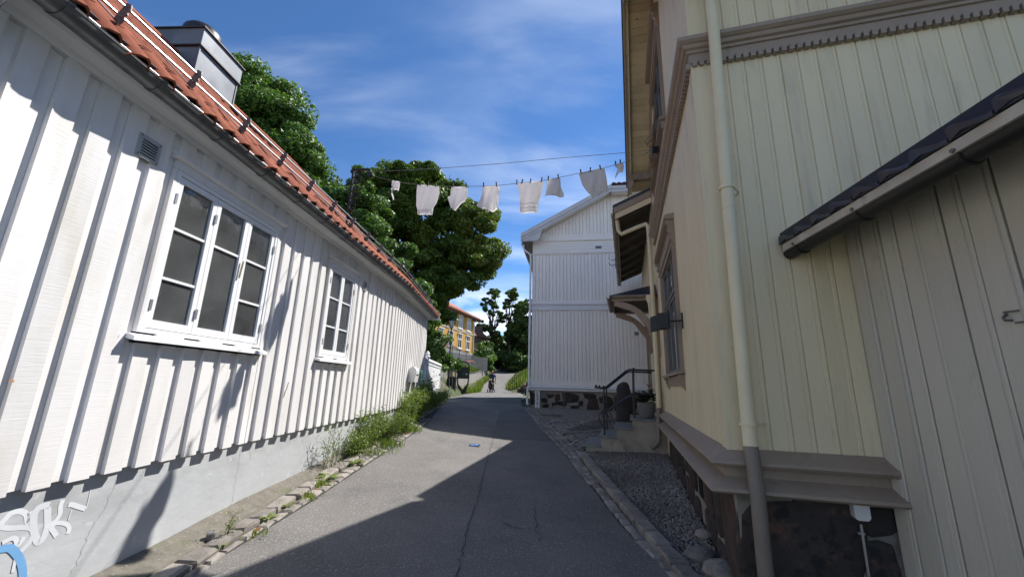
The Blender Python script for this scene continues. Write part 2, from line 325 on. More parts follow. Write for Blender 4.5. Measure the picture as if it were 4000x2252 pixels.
# blue sticker on the asphalt
st = thing('road_sticker', 'round blue sticker on a dark square stuck to the sunlit asphalt', 'sticker', (-.69, 8.81, G(-.69, 8.81)))
c0 = Vector((-.69, 8.81)); q = [(-.12, -.11), (.11, -.11), (.12, .09), (-.11, .10)]
MB().add([(c0.x+a, c0.y+b, G(c0.x, c0.y)+.05*b+.008) for a, b in q], [(0, 1, 2, 3)]).build('backing', simple('sticker_black', (.02, .02, .025)), st)
MB().add([(c0.x+.085*math.cos(t*math.pi/10), c0.y-.01+.085*math.sin(t*math.pi/10), G(c0.x, c0.y)+.0055*math.sin(t*math.pi/10)+.013) for t in range(20)], [tuple(range(20))]).build('disc', simple('sticker_blue', (.06, .17, .40)), st)
MB().ribbon([(c0.x-.05, c0.y+.01, G(*c0)+.018), (c0.x-.01, c0.y+.025, G(*c0)+.019), (c0.x+.03, c0.y-.02, G(*c0)+.017)], .025, (0, 0, 1)).build('mark', simple('sticker_navy', (.01, .03, .16)), st)

# --------------------------------------------------------------- setts, kerbs, gravel
def sett_mesh(name, lx, ly, h, seed, m=None):
    r = random.Random(seed); mb = MB(); b = .018
    def ring(ix, iy, z, j): return [(sx*(lx/2-ix)+r.gauss(0, j), sy*(ly/2-iy)+r.gauss(0, j), z+r.gauss(0, j*.6)) for sx, sy in ((-1, -1), (1, -1), (1, 1), (-1, 1))]
    rings = [ring(0, 0, -h, .002), ring(0, 0, -b, .005), ring(b, b, 0, .005)]
    for x in rings: mb.v += x
    for i in range(2):
        for k in range(4): mb.f.append((4*i+k, 4*i+(k+1) % 4, 4*i+4+(k+1) % 4, 4*i+4+k))
    mb.v.append((0, 0, .004+r.gauss(0, .003)))
    for k in range(4): mb.f.append((8+k, 8+(k+1) % 4, 12))
    return mb.mesh(name, m or m_sett, False)
SETT = [sett_mesh('sett', .20, .12, .10, i) for i in range(7)]
KERB = [sett_mesh('kerb_stone', .33, .17, .16, 40+i) for i in range(6)]
def slope_rot(x, y, ang):
    e = .3; gx = (G(x+e, y)-G(x-e, y))/(2*e); gy = (G(x, y+e)-G(x, y-e))/(2*e)
    nz = Vector((-gx, -gy, 1)).normalized(); X = Vector((math.cos(ang), math.sin(ang), 0)); X = (X-nz*X.dot(nz)).normalized(); Y = nz.cross(X)
    return Matrix(((X.x, Y.x, nz.x), (X.y, Y.y, nz.y), (X.z, Y.z, nz.z)))
def lay(parent, lib, name, x, y, dz, ang, jit=.03):
    m_ = rnd.choice(lib); o = link(name, m_, parent, (x, y, G(x, y)+dz+rnd.gauss(0, .004)), slope_rot(x, y, ang+rnd.gauss(0, jit)) @ Matrix.Rotation(rnd.gauss(0, .03), 3, 'X'))
    s = rnd.uniform(.93, 1.05); o.scale = (s, rnd.uniform(.93, 1.06), 1); return o
# left margin between road and cottage
lk = sheet('kerb_strip', [[(-2.72+(rl(y)+.01+2.72)*t/4, y) for t in range(5)] for y in np.arange(1.2, 13.5, .3)], m_joint, dz=.006, kind='structure')
mrt = MB()
for y in np.arange(1.0, 13.2, .25):
    xw = -2.90+(y-3.45)*.0501-.06 if y < 8.9 else -2.63-(y-8.9)*.026-.06
    b = len(mrt.v); h = .025*math.sin(y*3)+.01*math.sin(y*11)
    mrt.v += [(xw, y, G(xw, y)+.13+h*.4), (xw+.12, y, G(xw, y)+.09+h*.3), (-2.645, y, G(-2.6, y)+.060), (-2.60, y, G(-2.56, y)-.02)]
    if b: mrt.f += [(b-4+i, b-3+i, b+1+i, b+i) for i in range(3)]
mrt.build('mortar_fillet', m_mortar, lk, smooth=True, recalc=False)
y = 1.9
while y < 13.0:
    L = rnd.uniform(.24, .40); o = lay(lk, KERB, 'kerb_stone', -2.528+.010*(y-5)+rnd.gauss(0, .008), y+L/2, .060, R(90), .035); o.scale = (L/.335, rnd.uniform(.92, 1.1), 1); y += L+rnd.uniform(.006, .022)
y = 1.9
while y < 11.5:
    x0 = rl(y+.1); xk = -2.44+.010*(y-5); wd_ = max(.08, x0-xk); L = rnd.uniform(.16, .25)
    n = 1 if wd_ < .2 else 2
    for k in range(n):
        o = lay(lk, SETT, 'sett', xk+(k+.5)*wd_/n, y+L/2+k*.07, .022, R(90), .06); o.scale = (L/.205, (wd_/n-.01)/.12, 1)
    y += L+.008
# right margin: gutter setts, kerb stones
rk = sheet('cobbled_margin', [[(rr_(y)-.01+(1.75+max(0, (y-8))*.0 - rr_(y))*t/6, y) for t in range(7)] for y in np.arange(1.2, 9.3, .3)], m_joint, dz=-.012, kind='structure')
y = 1.9
while y < 8.5:
    L = rnd.uniform(.26, .36); lay(rk, KERB, 'kerb_stone', 1.515+.004*(y-5), y+L/2, .065, R(90), .03); y += L+.012
y = 1.8
while y < 9.2:
    a = rr_(y); b = 1.42; n = max(1, round((b-a)/.115))
    for k in range(n): lay(rk, SETT, 'sett', a+.03+(k+.5)*(b-a-.03)/n, y+.1+(k % 2)*.08, .012, R(90), .06)
    y += .21
# cobbled forecourt: border rows along the road, then courses running away
fc = sheet('cobbled_forecourt', [[(rr_(y)-.01+((4.6 if y > 9 else 3.2)-rr_(y))*t/10, y) for t in range(11)] for y in np.arange(8.7, 16.7, .4)], m_joint, dz=-.014, kind='structure')
def arc_y(x): return float(np.interp(x, [1.45, 1.7, 2.17, 2.78, 3.45, 4.3], [11.0, 11.75, 12.45, 13.08, 13.56, 13.9]))
def in_patch(x, y): return x > 1.5 and y < arc_y(x) and y > 11.0+.42*(x-1.5)
far_setts = MB(); cnt = 0
def put(x, y, ang):
    global cnt
    if cnt < 290 or y < 9.5: lay(fc, SETT, 'sett', x, y, .012, ang, .05); cnt += 1
    else:
        M3 = slope_rot(x, y, ang); me = rnd.choice(SETT); c = Vector((x, y, G(x, y)+.010))
        far_setts.add([c + M3 @ v.co for v in me.vertices], [tuple(p.vertices) for p in me.polygons])
y = 8.8
while y < 16.2:
    for k in range(3): put(rr_(y)+.08+k*.135, y+.05*k, R(96))
    y += .215
row = 0; v = -1.0
cells = []
for i in range(-34, 40):
    for j in range(-6, 44):
        u = j*.213+(i % 2)*.1; w = i*.128
        a = R(62); x = 1.15+u*math.cos(a)*1.0+w*math.sin(a); y = 9.2+u*math.sin(a)-w*math.cos(a)
        if x > rr_(y)+.46 and y > 8.95 and y < 16.25-.16*(x-1) and x < 4.3 and not in_patch(x, y):
            s_ = (x-2.3)*.274+(y-5.38)*.962; o_ = -(x-2.3)*.962+(y-5.38)*.274
            if o_ > .05 and not (3.2 < s_ < 4.72 and o_ < 1.68) and s_ > 3.1: cells.append((y, x, a))
for y, x, a in sorted(cells): put(x, y, a)
if far_setts.v: far_setts.build('setts', m_sett, fc, kind='stuff', recalc=False)
def pebbles(name, inside, box, n, r0, r1, zf, m, seed):
    r = np.random.RandomState(seed); mb = MB(); k = 0; V = []; F = []
    base = np.array([(1, 0, 0), (0, 1, 0), (-1, 0, 0), (0, -1, 0), (0, 0, .8), (0, 0, -.8)]); fs = np.array([(0, 1, 4), (1, 2, 4), (2, 3, 4), (3, 0, 4)])
    while k < n:
        x = r.uniform(box[0], box[1]); y = r.uniform(box[2], box[3])
        if not inside(x, y): n -= .25; continue
        s = r.uniform(r0, r1); a = r.uniform(0, 6.3); q = base*s*r.uniform(.65, 1.3, (1, 3))+r.normal(0, s*.12, (6, 3)); c_, s_ = math.cos(a), math.sin(a)
        q = np.stack([q[:, 0]*c_-q[:, 1]*s_, q[:, 0]*s_+q[:, 1]*c_, q[:, 2]], 1)+np.array([x, y, zf(x, y)+s*.3+r.uniform(0, .012)])
        V.append(q); F.append(fs+6*k); k += 1
    me = bpy.data.meshes.new(name); me.from_pydata(np.concatenate(V).tolist(), [], np.concatenate(F).tolist()); me.materials.append(m); me.update()
    o = link(name, me); return o
def gbed(x, y): return G(x, y)+.03+.075*min(1, max(0, (x-1.6)/1.2))
def so(x, y): return ((x-2.3)*.274+(y-5.38)*.962, -(x-2.3)*.962+(y-5.38)*.274)
mg = leafmat('gravel', [(.06, .056, .05), (.12, .11, .10), (.19, .175, .155), (.36, .34, .31)], 0.0)
gsheet = sheet('gravel_bed', [[(1.58+(3.9-1.58)*t/10, y) for t in range(11)] for y in np.arange(1.2, 8.9, .35)], m_joint, dz=-.02, kind='structure', flat=gbed)
pb = pebbles('gravel', lambda x, y: x > 1.61 and so(x, y)[1] > 0.0 and so(x, y)[0] < 3.28, (1.6, 3.4, 2.6, 8.9), 17000, .011, .024, lambda x, y: gbed(x, y)-.015, mg, 3)
tag(pb, 'dark grey gravel filling the bed between kerb stones and stone foundation', 'gravel', kind='stuff')
gs2 = sheet('gravel_patch', [[(x, 11.0+.42*(x-1.5)+(arc_y(x)-11.0-.42*(x-1.5))*t/5) for t in range(6)] for x in np.linspace(1.5, 4.2, 14)], m_joint, dz=.004, kind='structure')
pb2 = pebbles('gravel', lambda x, y: in_patch(x, y) and so(x, y)[1] > .05, (1.4, 4.3, 10.9, 14), 4500, .016, .03, lambda x, y: G(x, y)-.005, mg, 4)
tag(pb2, 'patch of brown grey gravel behind the stone steps', 'gravel', kind='stuff')
for x in np.linspace(1.5, 4.0, 11): lay(fc, KERB, 'kerb_stone', x, arc_y(x), .04, math.atan2(arc_y(x+.1)-arc_y(x-.1), .2))
for x in np.linspace(1.55, 2.6, 5): lay(fc, KERB, 'kerb_stone', x, 11.0+.42*(x-1.5)-.05, .05, R(23))
for k in range(9): lay(rk, SETT, 'sett', 1.66+.2*k*.962, 8.60-.2*k*.274, .06, R(-16))
rocks = []
for i, (x, y, s) in enumerate([(1.80, 3.72, .17), (1.78, 4.05, .14), (2.0, 4.5, .09)]):
    r = random.Random(i); bm = bmesh.new(); bmesh.ops.create_icosphere(bm, subdivisions=2, radius=s)
    for v in bm.verts: v.co *= 1+.28*noise.noise(v.co*5+Vector((i, 0, 0))); v.co.z *= .55
    me = bpy.data.meshes.new('boulder'); bm.to_mesh(me); bm.free(); me.materials.append(m_sett)
    o = link('boulder', me, None, (x, y, gbed(x, y)+.02)); tag(o, ['largest grey boulder lying in the gravel beside the house foundation', 'mid-sized grey boulder in the gravel just beyond the largest one', 'smallest grey boulder in the gravel against the foundation wall'][i], 'boulder', 'boulders in the gravel bed')
# manhole
mh = thing('manhole_cover', 'rusty brown oval manhole cover set in the cobbled forecourt', 'manhole cover', (1.36, 13.9, G(1.36, 13.9)))
MB().lathe((1.36, 13.9, G(1.36, 13.9)-.02), [(.40, 0), (.40, .05), (.33, .052), (.33, .045), (.02, .045)], 24).build('cover', mat('rusty_iron', (.085, .062, .05), .7, var=.3, vs=20, bump=.5, bs=50), mh)
MB().lathe((1.36, 13.9, G(1.36, 13.9)-.02), [(.44, 0), (.44, .045), (.405, .046), (.405, .0)], 24).build('rim', m_sett, mh)
# ================================================================= WHITE COTTAGE (street wall sunlit)
FLp = (-2.90-3.45*math.sin(R(2.87)), 3.45-3.45*math.cos(R(2.87)))
FL = Fr(FLp, R(2.87)); K = FL.pt(8.9, 0, 0); FL2 = Fr((K.x, K.y), R(-1.5))
LEN2 = 3.95
def zb(s): return .862+.0155*s
cot = thing('white_cottage', 'low white boarded cottage with red pantile roof and grey chimney along the street', 'house', FL.pt(5.5, -2.5, .2))
# masonry base and timber core
base = MB()
for fr, a, b, off in ((FL, -.5, 8.9, 0), (FL2, 0, LEN2, 8.9)):
    n = 26
    for i in range(n):
        s0, s1 = a+(b-a)*i/n, a+(b-a)*(i+1)/n
        p0, p1 = fr.pt(s0, -.028, 0), fr.pt(s1, -.028, 0)
        base.hexa([fr.pt(s0, -.35, G(p0.x, p0.y)-.3), fr.pt(s1, -.35, G(p1.x, p1.y)-.3), fr.pt(s1, -.028, G(p1.x, p1.y)-.3), fr.pt(s0, -.028, G(p0.x, p0.y)-.3),
                   fr.pt(s0, -.35, zb(s0+off)+.02), fr.pt(s1, -.35, zb(s1+off)+.02), fr.pt(s1, -.028, zb(s1+off)+.02), fr.pt(s0, -.028, zb(s0+off)+.02)])
pl = base.build('plinth', m_plinth, cot)
# cracks and peeled flakes on the render
def plr(pts, w, m, name, parent, o=-.0268): return MB().ribbon([FL.pt(s, o, z) for s, z in pts], w, FL.n).build(name, m, parent, recalc=False)
def jag(pts, seed, j=.012):
    r = random.Random(seed); P = []
    for i in range(len(pts)-1):
        for k in range(9): t = k/9; P.append((pts[i][0]+(pts[i+1][0]-pts[i][0])*t+r.gauss(0, j), pts[i][1]+(pts[i+1][1]-pts[i][1])*t+r.gauss(0, j*.4)))
    return P+[pts[-1]]
m_cr = simple('render_crack', (.33, .33, .33), .95)
plr(jag([(3.30, .90), (3.24, .66), (3.16, .5), (3.12, .3), (2.98, .12)], 1, .007), .0045, m_cr, 'crack', pl)
plr(jag([(4.60, .92), (4.61, .66), (4.60, .45), (4.62, .26)], 2, .006), .003, m_cr, 'crack', pl)
plr(jag([(4.78, .92), (4.76, .80), (4.80, .72)], 3, .006), .003, m_cr, 'crack', pl)
m_flake = simple('flaking_paint', (.74, .75, .76), .8)
for s, z, w in ((4.72, .27, .12), (5.95, .37, .10), (5.45, .30, .06), (4.35, .235, .05), (3.85, .19, .09)):
    r = random.Random(int(s*100)); mb = MB(); n = 9
    mb.add([FL.pt(s+w*.5*math.cos(t*6.283/n)*r.uniform(.5, 1.1), -.020+.010*r.random(), z+w*.22*math.sin(t*6.283/n)*r.uniform(.5, 1.3)) for t in range(n)], [tuple(range(n))]); mb.build('paint_flake', m_flake, pl, recalc=False)
# graffiti strokes, flat on the render
m_gw = mat('graffiti_white', (.64, .66, .68), .7, var=.06, vs=8); m_gb = mat('graffiti_blue', (.16, .36, .62), .6, var=.1, vs=6)
def stroke(pts, w, m, o): plr(pts, w, m, 'mark_stroke', pl, o+.022)
def curve(pts, n=8):
    P = [np.array(p, float) for p in pts]; P = [2*P[0]-P[1]]+P+[2*P[-1]-P[-2]]; out = []
    for i in range(1, len(P)-2):
        for k in range(n):
            t = k/n; out.append(tuple(.5*((2*P[i])+(P[i+1]-P[i-1])*t+(2*P[i-1]-5*P[i]+4*P[i+1]-P[i+2])*t*t+(-P[i-1]+3*P[i]-3*P[i+1]+P[i+2])*t**3)))
    return out+[tuple(P[-2])]
stroke(curve([(2.758, 0.755), (2.769, 0.724), (2.764, 0.694), (2.740, 0.750), (2.697, 0.776), (2.659, 0.773), (2.637, 0.746), (2.620, 0.721)]), 0.030, m_gw, -0.0490)
stroke(curve([(2.622, 0.714), (2.680, 0.689), (2.738, 0.675), (2.783, 0.657), (2.809, 0.628), (2.810, 0.600), (2.797, 0.563), (2.768, 0.532)]), 0.028, m_gw, -0.0488)
stroke(curve([(2.860, 0.767), (2.822, 0.770), (2.798, 0.762), (2.787, 0.730), (2.798, 0.674), (2.813, 0.627), (2.849, 0.559), (2.873, 0.568), (2.881, 0.605), (2.880, 0.649), (2.865, 0.707), (2.853, 0.754)]), 0.039, m_gw, -0.0486)
stroke(curve([(2.934, 0.781), (2.929, 0.745), (2.938, 0.694), (2.923, 0.658), (2.888, 0.642), (2.871, 0.630)]), 0.028, m_gw, -0.0484)
stroke(curve([(2.912, 0.632), (2.931, 0.641), (2.969, 0.629), (3.004, 0.607), (3.023, 0.575), (3.019, 0.550)]), 0.025, m_gw, -0.0482)
stroke(curve([(2.899, 0.628), (2.929, 0.590), (2.952, 0.557)]), 0.028, m_gw, -0.0480)
stroke(curve([(2.975, 0.737), (2.998, 0.734), (3.038, 0.712), (3.097, 0.681)]), 0.030, m_gw, -0.0478)
stroke(curve([(3.101, 0.679), (3.103, 0.719), (3.102, 0.771), (3.100, 0.812)]), 0.007, m_gw, -0.0476)
stroke(curve([(3.007, 0.697), (3.002, 0.672), (3.000, 0.639)]), 0.007, m_gw, -0.0474)
stroke(curve([(2.658, 0.617), (2.679, 0.623), (2.704, 0.628), (2.723, 0.615), (2.741, 0.579), (2.755, 0.594), (2.765, 0.614)]), 0.025, m_gw, -0.0472)
stroke(curve([(2.751, 0.501), (2.752, 0.474), (2.755, 0.427)]), 0.017, m_gw, -0.0470)
stroke(curve([(2.649, 0.584), (2.678, 0.582), (2.710, 0.571), (2.751, 0.524), (2.783, 0.473), (2.804, 0.424), (2.818, 0.375), (2.827, 0.335)]), 0.041, m_gb, -0.0468)
# timber core behind the boards, open at the windows
WIN = [(3.08, 4.55, 1.845, 3.40), (5.80, 6.76, 1.845, 3.40)]
core = MB()
edges = [-.5, WIN[0][0]+.03, WIN[0][1]-.03, WIN[1][0]+.03, WIN[1][1]-.03, 8.9]
for i in range(5):
    a, b = edges[i], edges[i+1]
    if i % 2 == 0: core.box(FL, a, b, -.20, -.03, zb(a)+.05, 3.80)
    else: core.box(FL, a, b, -.20, -.03, zb(a)+.05, 1.84); core.box(FL, a, b, -.20, -.03, 3.34, 3.80)
core.box(FL2, 0, LEN2, -.20, -.03, .95, 3.8)
core.box(FL2, LEN2-.15, LEN2-.02, -5.9, -.2, .6, 3.8); core.box(FL, -.5, -.35, -5.9, -.2, .3, 3.8); core.box(FL, -.5, 8.9, -6, -5.9, .3, 3.8); core.box(FL2, 0, LEN2, -6, -5.9, .3, 3.8)
core.build('wall', m_white, cot)
# board-on-board cladding: every board its own piece
def holes_for(s0, s1):
    return [h for h in WIN if s1 > h[0] and s0 < h[1]]
def clad(fr, s0, s1, o0, o1, z0, z1, off):
    segs = [(s0, s1, z0, z1)]
    if fr is FL:
        for h in holes_for(s0, s1):
            new = []
            for a, b, c, d in segs:
                if b <= h[0] or a >= h[1]: new.append((a, b, c, d)); continue
                if a < h[0]-.012: new.append((a, h[0], c, d))
                if b > h[1]+.012: new.append((h[1], b, c, d))
                a2, b2 = max(a, h[0]), min(b, h[1])
                if b2-a2 > .012: new += [(a2, b2, c, h[2]-.005), (a2, b2, h[3]+.005, d)]
            segs = new
    for a, b, c, d in segs:
        j = rnd.gauss(0, .002); tz = rnd.gauss(0, .004)
        A = (fr.pt(a, o0, c+tz), fr.pt(b, o0, c+tz+.0155*(b-a)), fr.pt(b, o1+j, c+tz+.0155*(b-a)), fr.pt(a, o1-j, c+tz))
        B = (fr.pt(a, o0, d), fr.pt(b, o0, d), fr.pt(b, o1+j, d), fr.pt(a, o1-j, d))
        MB().hexa(list(A)+list(B)).build('board', m_white, cot)
P_ = .224; s = 2.66-P_*9
while s < 8.9-.1:
    P_ = .224+rnd.uniform(-.007, .007)
    w = .132+rnd.gauss(0, .004)
    clad(FL, s, min(s+w, 8.895), .004, .034, zb(s)-.012, 3.62, 0)
    clad(FL, s+w-.02, min(s+P_+.02, 8.895), -.026, .002, zb(s)+.004, 3.615, 0); s += P_
P_ = .224
s = .01
while s < LEN2-.02:
    w = .132; clad(FL2, s, min(s+w, LEN2), .004, .034, zb(8.9+s)-.012, 3.62, 8.9)
    if s+w < LEN2: clad(FL2, s+w-.02, min(s+P_+.02, LEN2), -.026, .002, zb(8.9+s)+.004, 3.615, 8.9)
    s += P_
# eaves cornice, gutter
def both(prof, name, m, end=.22, smooth=False):
    for fr, a, b in ((FL, -.5, 8.9), (FL2, 0, LEN2+end)): MB().prof(fr, prof, a, b).build(name, m, cot, smooth=smooth)
both([(-.03, 3.60), (.05, 3.60), (.075, 3.635), (.14, 3.665), (.19, 3.70), (.19, 3.725), (-.03, 3.725)], 'cornice_board', m_trim)
both([(.0, 3.727), (.20, 3.727), (.20, 3.80), (.0, 3.80)], 'fascia_board', mat('bare_grey_board', (.30, .285, .26), .8, var=.2, vs=6, st=(1, 1, 1)))
GC = (.245, 3.72); GR_ = .077
for fr, a, b in ((FL, -.5, 8.902), (FL2, -.002, LEN2+.24)):
    mb = MB(); n = 10; b0 = 0
    for (s_) in (a, b):
        for k in range(n+1): t = math.pi*(1+k/n); mb.v.append(tuple(fr.pt(s_, GC[0]+GR_*math.cos(t), GC[1]+GR_*math.sin(t))))
        for k in range(n+1): t = math.pi*(2-k/n); mb.v.append(tuple(fr.pt(s_, GC[0]+(GR_-.004)*math.cos(t), GC[1]+(GR_-.004)*math.sin(t))))
    q = 2*n+2
    mb.f += [(k, (k+1) % q, q+(k+1) % q, q+k) for k in range(q)] + [tuple(range(q)), tuple(range(q, 2*q))[::-1]]
    g_ = mb.build('gutter', m_zinc, cot, smooth=True)
    MB().tube([fr.pt(a, GC[0]+GR_, GC[1]+.004), fr.pt(b, GC[0]+GR_, GC[1]+.004)], .009, 8).build('bead', m_steel, g_, smooth=True)
    s = a+.61-.5*0
    ss = [1.942+.6245*k for k in range(-3, 12)] if fr is FL else [.3+.62*k for k in range(6)]
    for s in ss:
        if not a < s < b: continue
        m2 = MB()
        for k in range(n): 
            t0, t1 = math.pi*(1+k/n), math.pi*(1+(k+1)/n)
            A = [fr.pt(s+d, GC[0]+r_*math.cos(t), GC[1]+r_*math.sin(t)) for d in (-.016, .016) for r_, t in ((GR_+.001, t0), (GR_+.006, t0), (GR_+.006, t1), (GR_+.001, t1))]
            m2.hexa(A)
        m2.box(fr, s-.016, s+.016, GC[0]+GR_-.004, GC[0]+GR_+.012, GC[1]-.01, GC[1]+.018)
        m2.build('gutter_bracket', m_zinc, g_)
MB().plate(FL2, [(LEN2+.22, 3.60), (LEN2+.26, 3.60), (LEN2+.26, 3.80), (LEN2+.22, 3.80)], -.05, .36).build('bargeboard', m_trim, cot)
# roof
PIT = R(43); EO, EZ = .335, 3.765; RO = -2.9; SL = (EO-RO)/math.cos(PIT); RZ = EZ+(EO-RO)*math.tan(PIT)
def rp(fr, s, u, h=0):  # u up the slope from the eave, h normal to it
    return fr.pt(s, EO-u*math.cos(PIT)+h*math.sin(PIT), EZ+u*math.sin(PIT)+h*math.cos(PIT))
roofs = []
for fr, a, b in ((FL, -.6, 8.9), (FL2, 0, LEN2+.25)):
    mb = MB()
    for q0, q1 in ((rp(fr, a, .05, -.01), rp(fr, b, .05, -.01)),):
        A = [rp(fr, a, .05, -.01), rp(fr, a, SL, -.01), fr.pt(a, 2*RO-EO, EZ), fr.pt(a, 2*RO-EO, EZ-.08), fr.pt(a, RO, RZ-.14), rp(fr, a, .05, -.06)]
        B = [rp(fr, b, .05, -.01), rp(fr, b, SL, -.01), fr.pt(b, 2*RO-EO, EZ), fr.pt(b, 2*RO-EO, EZ-.08), fr.pt(b, RO, RZ-.14), rp(fr, b, .05, -.06)]
        mb.prism(A, B)
    roofs.append(mb.build('roof', simple('roof_underlay', (.05, .04, .04), .9) if not roofs else roofs[0].data.materials[0], cot))
# S-pantile
TW, TL, EXP = .2065, .40, .345
def tile_mesh(seed):
    r = random.Random(seed); mb = MB(); prof = []; n = 9
    for k in range(n+1):
        x = -.02+k/n*(TW+.035); t = (x/TW)*2*math.pi
        z = .042*math.cos(t)+.012*math.cos(2*t-.6)
        prof.append((x, z))
    for yy_, lift in ((0, .022), (TL, .0)):
        for x, z in prof: mb.v.append((x, yy_, z+lift+.02))
        for x, z in prof: mb.v.append((x, yy_, z+lift+.02-.016))
    q = n+1
    for k in range(n):
        mb.f += [(k, k+1, 2*q+k+1, 2*q+k), (q+k, 3*q+k, 3*q+k+1, q+k+1), (k, q+k, q+k+1, k+1)]
    mb.f += [(0, 2*q, 3*q, q), (q-1, 2*q-1, 4*q-1, 3*q-1)]
    return mb.mesh('tile', m_tile, True, ang=.9)
TILE = [tile_mesh(i) for i in range(2)]
slots = []
for fi, (fr, a, b) in enumerate(((FL, 2.477-TW*14, 8.9), (FL2, .02, LEN2+.2))):
    c = int((b-a)/TW)
    for i in range(c):
        for j in range(int(SL/EXP)): slots.append((fi, fr, a+i*TW, j))
def tkey(t): return t[3]*1.35+max(0, (t[2]+t[0]*8.9)-2)*.35 + (9 if t[2]+t[0]*8.9 < .9 else 0)
slots.sort(key=tkey)
rest = [MB(), MB()]
for n_, (fi, fr, s, j) in enumerate(slots):
    u = -.03+j*EXP; X = -fr.d; Yv = (rp(fr, 0, 1)-rp(fr, 0, 0)).normalized(); Z = X.cross(Yv)
    M3 = Matrix(((X.x, Yv.x, Z.x), (X.y, Yv.y, Z.y), (X.z, Yv.z, Z.z))) @ Matrix.Rotation(rnd.gauss(0, .010), 3, 'Z') @ Matrix.Rotation(rnd.gauss(0, .012), 3, 'X')
    loc = rp(fr, s+TW+rnd.gauss(0, .004), u+rnd.gauss(0, .006), .004)
    me = TILE[rnd.randrange(2)]
    if n_ < 298: link('tile', me, roofs[fi], loc, M3)
    else: rest[fi].add([loc + M3 @ v.co for v in me.vertices], [tuple(p.vertices) for p in me.polygons])
for fi in (0, 1): rest[fi].build('tiles', m_tile, roofs[fi], smooth=False, recalc=False, kind='stuff')
for fi, (fr, a, b) in enumerate(((FL, -.6, 8.9), (FL2, 0, LEN2+.25))):
    MB().tube([fr.pt(a, RO, RZ+.0), fr.pt(b, RO, RZ+.0)], .085, 8).build('ridge_cap', m_tile, roofs[fi], smooth=True)
vb = [rp(FL2, LEN2+.21, -.03, .05), rp(FL2, LEN2+.27, -.03, .05), rp(FL2, LEN2+.27, SL, .05), rp(FL2, LEN2+.21, SL, .05)]
MB().hexa(vb+[p+Vector((0, 0, .035)) for p in vb]).build('verge_trim', m_trim, roofs[1])
# snow guard rails
U0 = .36
for fr, a, b, ss in ((FL, -.5, 8.9, [2.961+.6265*k for k in range(-4, 10)]), (FL2, .0, LEN2+.1, [.30+.63*k for k in range(6)])):
    for u, h in ((U0-.02, .082), (U0+.03, .150)):
        p0, p1 = rp(fr, a, u, h), rp(fr, b, u, h); MB().tube([p0, p1], .0095, 6).build('snow_guard_rail', m_steel, cot, smooth=True)
    for s in ss:
        if not a < s < b: continue
        q = [(U0-.055, .03), (U0+.02, .03), (U0+.065, .18), (U0+.02, .19), (U0+.0, .175), (U0-.02, .155), (U0-.01, .135), (U0-.035, .12), (U0-.025, .10), (U0-.05, .08)]
        br = MB(); br.prism([rp(fr, s-.004, u, h) for u, h in q], [rp(fr, s+.004, u, h) for u, h in q])
        br.prism([rp(fr, s-.02, U0-.02, .035), rp(fr, s-.02, U0+.45, .045), rp(fr, s-.02, U0+.45, .051), rp(fr, s-.02, U0-.02, .041)], [rp(fr, s+.02, U0-.02, .035), rp(fr, s+.02, U0+.45, .045), rp(fr, s+.02, U0+.45, .051), rp(fr, s+.02, U0-.02, .041)])
        br.build('snow_guard_bracket', m_rust, cot)
# chimney clad in sheet metal
ch = MB(); ch.box(FL, 5.45, 6.30, -3.36, -2.50, 5.6, 6.97); ch = ch.build('chimney', m_zincl, cot)
MB().box(FL, 5.42, 6.33, -3.39, -2.47, 6.96, 7.28).build('collar', m_zincl, ch)
MB().box(FL, 5.405, 6.345, -3.405, -2.455, 6.94, 6.962).build('drip_edge', simple('brown_sheet', (.05, .035, .035), .5), ch)
MB().box(FL, 5.39, 6.36, -3.42, -2.44, 7.281, 7.30).build('cap_plate', simple('brown_sheet2', (.05, .035, .035), .5), ch)
MB().lathe(FL.pt(5.87, -2.95, 7.29), [(.30, 0), (.30, .26), (.285, .34), (.23, .41), (.12, .45), (.01, .455)], 20).build('flue_hood', m_iron, ch, smooth=True)
for s in (5.448, 6.302):
    MB().box(FL, s-.012, s+.012, -2.512, -2.488, 5.9, 6.94).build('seam', m_zincl, ch)
MB().prism([rp(FL, 5.36, 2.60, .05), rp(FL, 5.36, 3.2, .05), rp(FL, 5.36, 3.2, .07), rp(FL, 5.36, 2.60, .07)], [rp(FL, 6.39, 2.60, .05), rp(FL, 6.39, 3.2, .05), rp(FL, 6.39, 3.2, .07), rp(FL, 6.39, 2.60, .07)]).build('flashing', m_zincl, ch)
